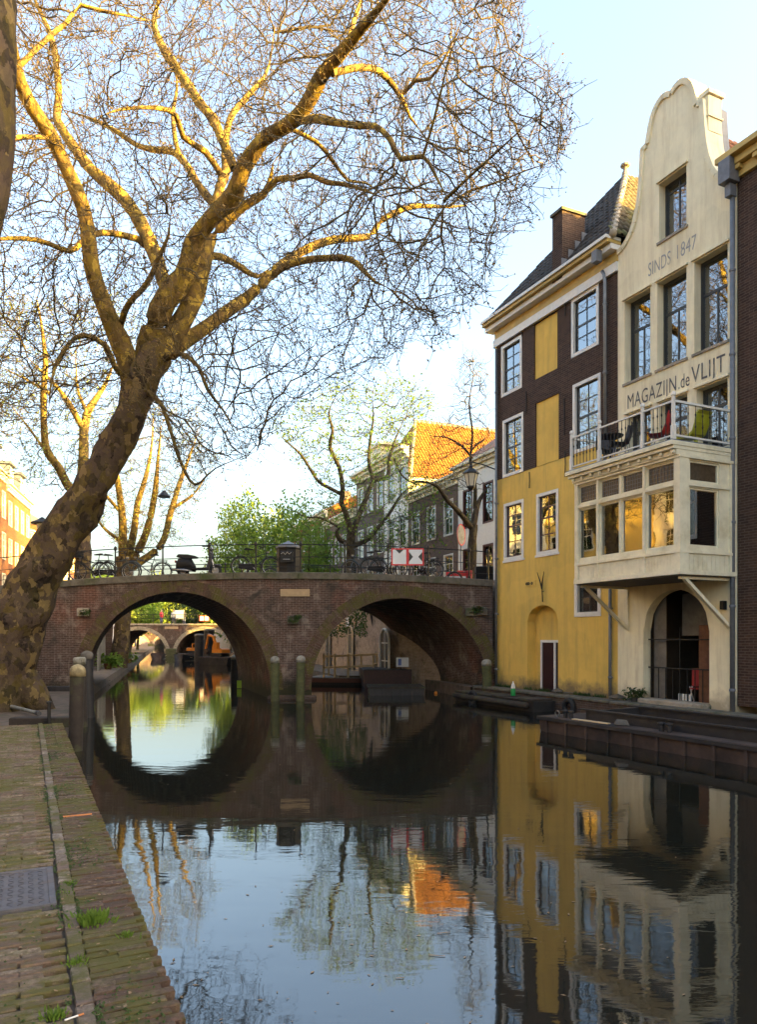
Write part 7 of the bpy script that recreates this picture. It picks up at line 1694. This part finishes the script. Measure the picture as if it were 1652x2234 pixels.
# floating twigs and leaves
fl = MB()
for i in range(150):
    px=R.uniform(330,1500); py=R.uniform(1640,2234); c=PG(px,py,0.004)
    if c.x < left_edge(c.y)+.3: continue
    s=R.uniform(.004,.016); a=R.uniform(0,6.28); fl.add([(c.x+s*math.cos(a+k*1.57)*(1.6 if k%2 else .6),c.y+s*math.sin(a+k*1.57)*(1.6 if k%2 else .6),.004) for k in range(4)],[(0,1,2,3)])
for i in range(7):
    px=R.uniform(600,1080); py=R.uniform(1850,2220); c=PG(px,py,.006); a=R.uniform(-.6,.6); L_=R.uniform(.04,.14); fl.tube([(c.x,c.y,.005),(c.x+L_*math.cos(a),c.y+L_*math.sin(a)*.6,.006)],.0025,4)
tag(fl.build('floating_debris', M['leaf_litter']),'small leaves and twigs floating on the canal','debris',kind='stuff')

# fringe of weeds and clutter along the ledge of the houses
lg = MB()
for i in range(1500):
    sx_ = R.uniform(.1,5.6) if R.random() < .8 else R.uniform(0,9.5); f = math.sin(sx_*3.1)+math.sin(sx_*7.3+1)
    if f < -.2: continue
    b = on_facade(sx_, BASE+.05, R.uniform(.02,.16)); h = R.uniform(.03,.13); a = R.uniform(0,6.28); lg.add([b+Vector((math.cos(a)*.012,math.sin(a)*.012,0)),b-Vector((math.cos(a)*.012,math.sin(a)*.012,0)),b+Vector((R.uniform(-.05,.05),R.uniform(-.05,.05),h))],[(0,1,2)])
tag(lg.build('ledge_weeds', M['leaf_dark']),'green weeds growing along the foot of the yellow wall','weeds',kind='stuff')
def rope_coil(label,s,p,r):
    b = on_facade(s,BASE+.06,p); o = thing('rope_coil',label,'rope',tuple(b)); q = MB(); q.smooth=True; pts=[]
    for i in range(90): a=i*.35; rr_=r*(.55+.45*math.sin(i*.05)); pts.append((rr_*math.cos(a),rr_*math.sin(a),.02+i*.0014))
    q.tube(pts,.018,6); q.build('coil', M['wood_grey'], o); q = MB(); q.tube([(r,0,.02),(r+.2,-.1,.02),(r+.35,-.3,.0),(r+.45,-.42,-.2)],.018,6); q.build('loose_end', M['wood_grey'], o)
rope_coil('coil of grey rope on the ledge below the bay window',6.1,.3,.2); rope_coil('coil of rope on the ledge near the maroon door',3.6,.3,.16)
for k,(s_,lb_) in enumerate(((4.6,'black rubber tyre fender hanging on the quay ledge left of the barge'),(.9,'black rubber tyre fender hanging at the end of the pontoon'))):
    b = on_facade(s_,.18,.70 if k == 0 else 1.56); o = thing('tyre_fender',lb_,'tyre',tuple(b),FROT); q = MB(); q.smooth=True; q.ring((0,0,0),.19,.07,'y',18,8); q.build('tyre', M['rubber'], o); q = MB(); q.tube([(0,0,.18),(0,.03,.34)],.012,5); q.build('rope', M['wood_grey'], o)
for i in range(5):
    b = on_facade(1.2+i*1.7,.22,.66); o = thing('mooring_ring',['rusty mooring ring on the ledge under the left end of the yellow wall','rusty mooring ring on the ledge right of the maroon door','rusty mooring ring on the ledge below the small window','rusty mooring ring on the ledge below the bay window','rusty mooring ring on the ledge below the arched cellar'][i],'ring',tuple(b),FROT,'mooring rings on the ledge'); q = MB(); q.ring((0,-.02,-.07),.07,.012,'y',14,5); q.build('ring', M['hull_rust'], o); q = MB(); q.box(-.03,.03,-.03,.0,-.03,.03); q.build('staple', M['hull_rust'], o)

# fittings on the barge
for x,y in ((.75,.2),(3.4,.2),(6.4,.2)):
    q = MB(); q.lathe([(.05,0),(.05,.12),(.075,.14),(.075,.17),(.03,.18)],(x-.09,y,.352),10); q.lathe([(.05,0),(.05,.12),(.075,.14),(.075,.17),(.03,.18)],(x+.09,y,.352),10); q.build('bollard', M['hull_black'], barge)
q = MB(); q.smooth=True; q.tube([(.66,.2,.46),(.3,.5,.40),(.1,1.2,.30),(.2,2.6,.42),(.5,3.4,.46)],.016,6); q.build('mooring_rope', M['wood_grey'], barge)
pts_=[(2.3+.16*math.cos(i*.4)*(1-.004*i),.21+.12*math.sin(i*.4)*(1-.004*i),.37+.0012*i) for i in range(80)]
q = MB(); q.smooth=True; q.tube(pts_,.014,5); q.build('rope_coil', M['wood_grey'], barge)
for i in range(9): q = MB(); q.bbox(1.3+i*.22,1.5+i*.22,.5,BW-.42,-.255,-.22+R.uniform(0,.04),.01); q.build('floor_plank', M['wood_grey'], barge)
q = MB(); q.tube([(2.8,.75,-.1),(6.2,1.0,.58)],.025,7); q.build('boat_pole', M['wood_rail'], barge)
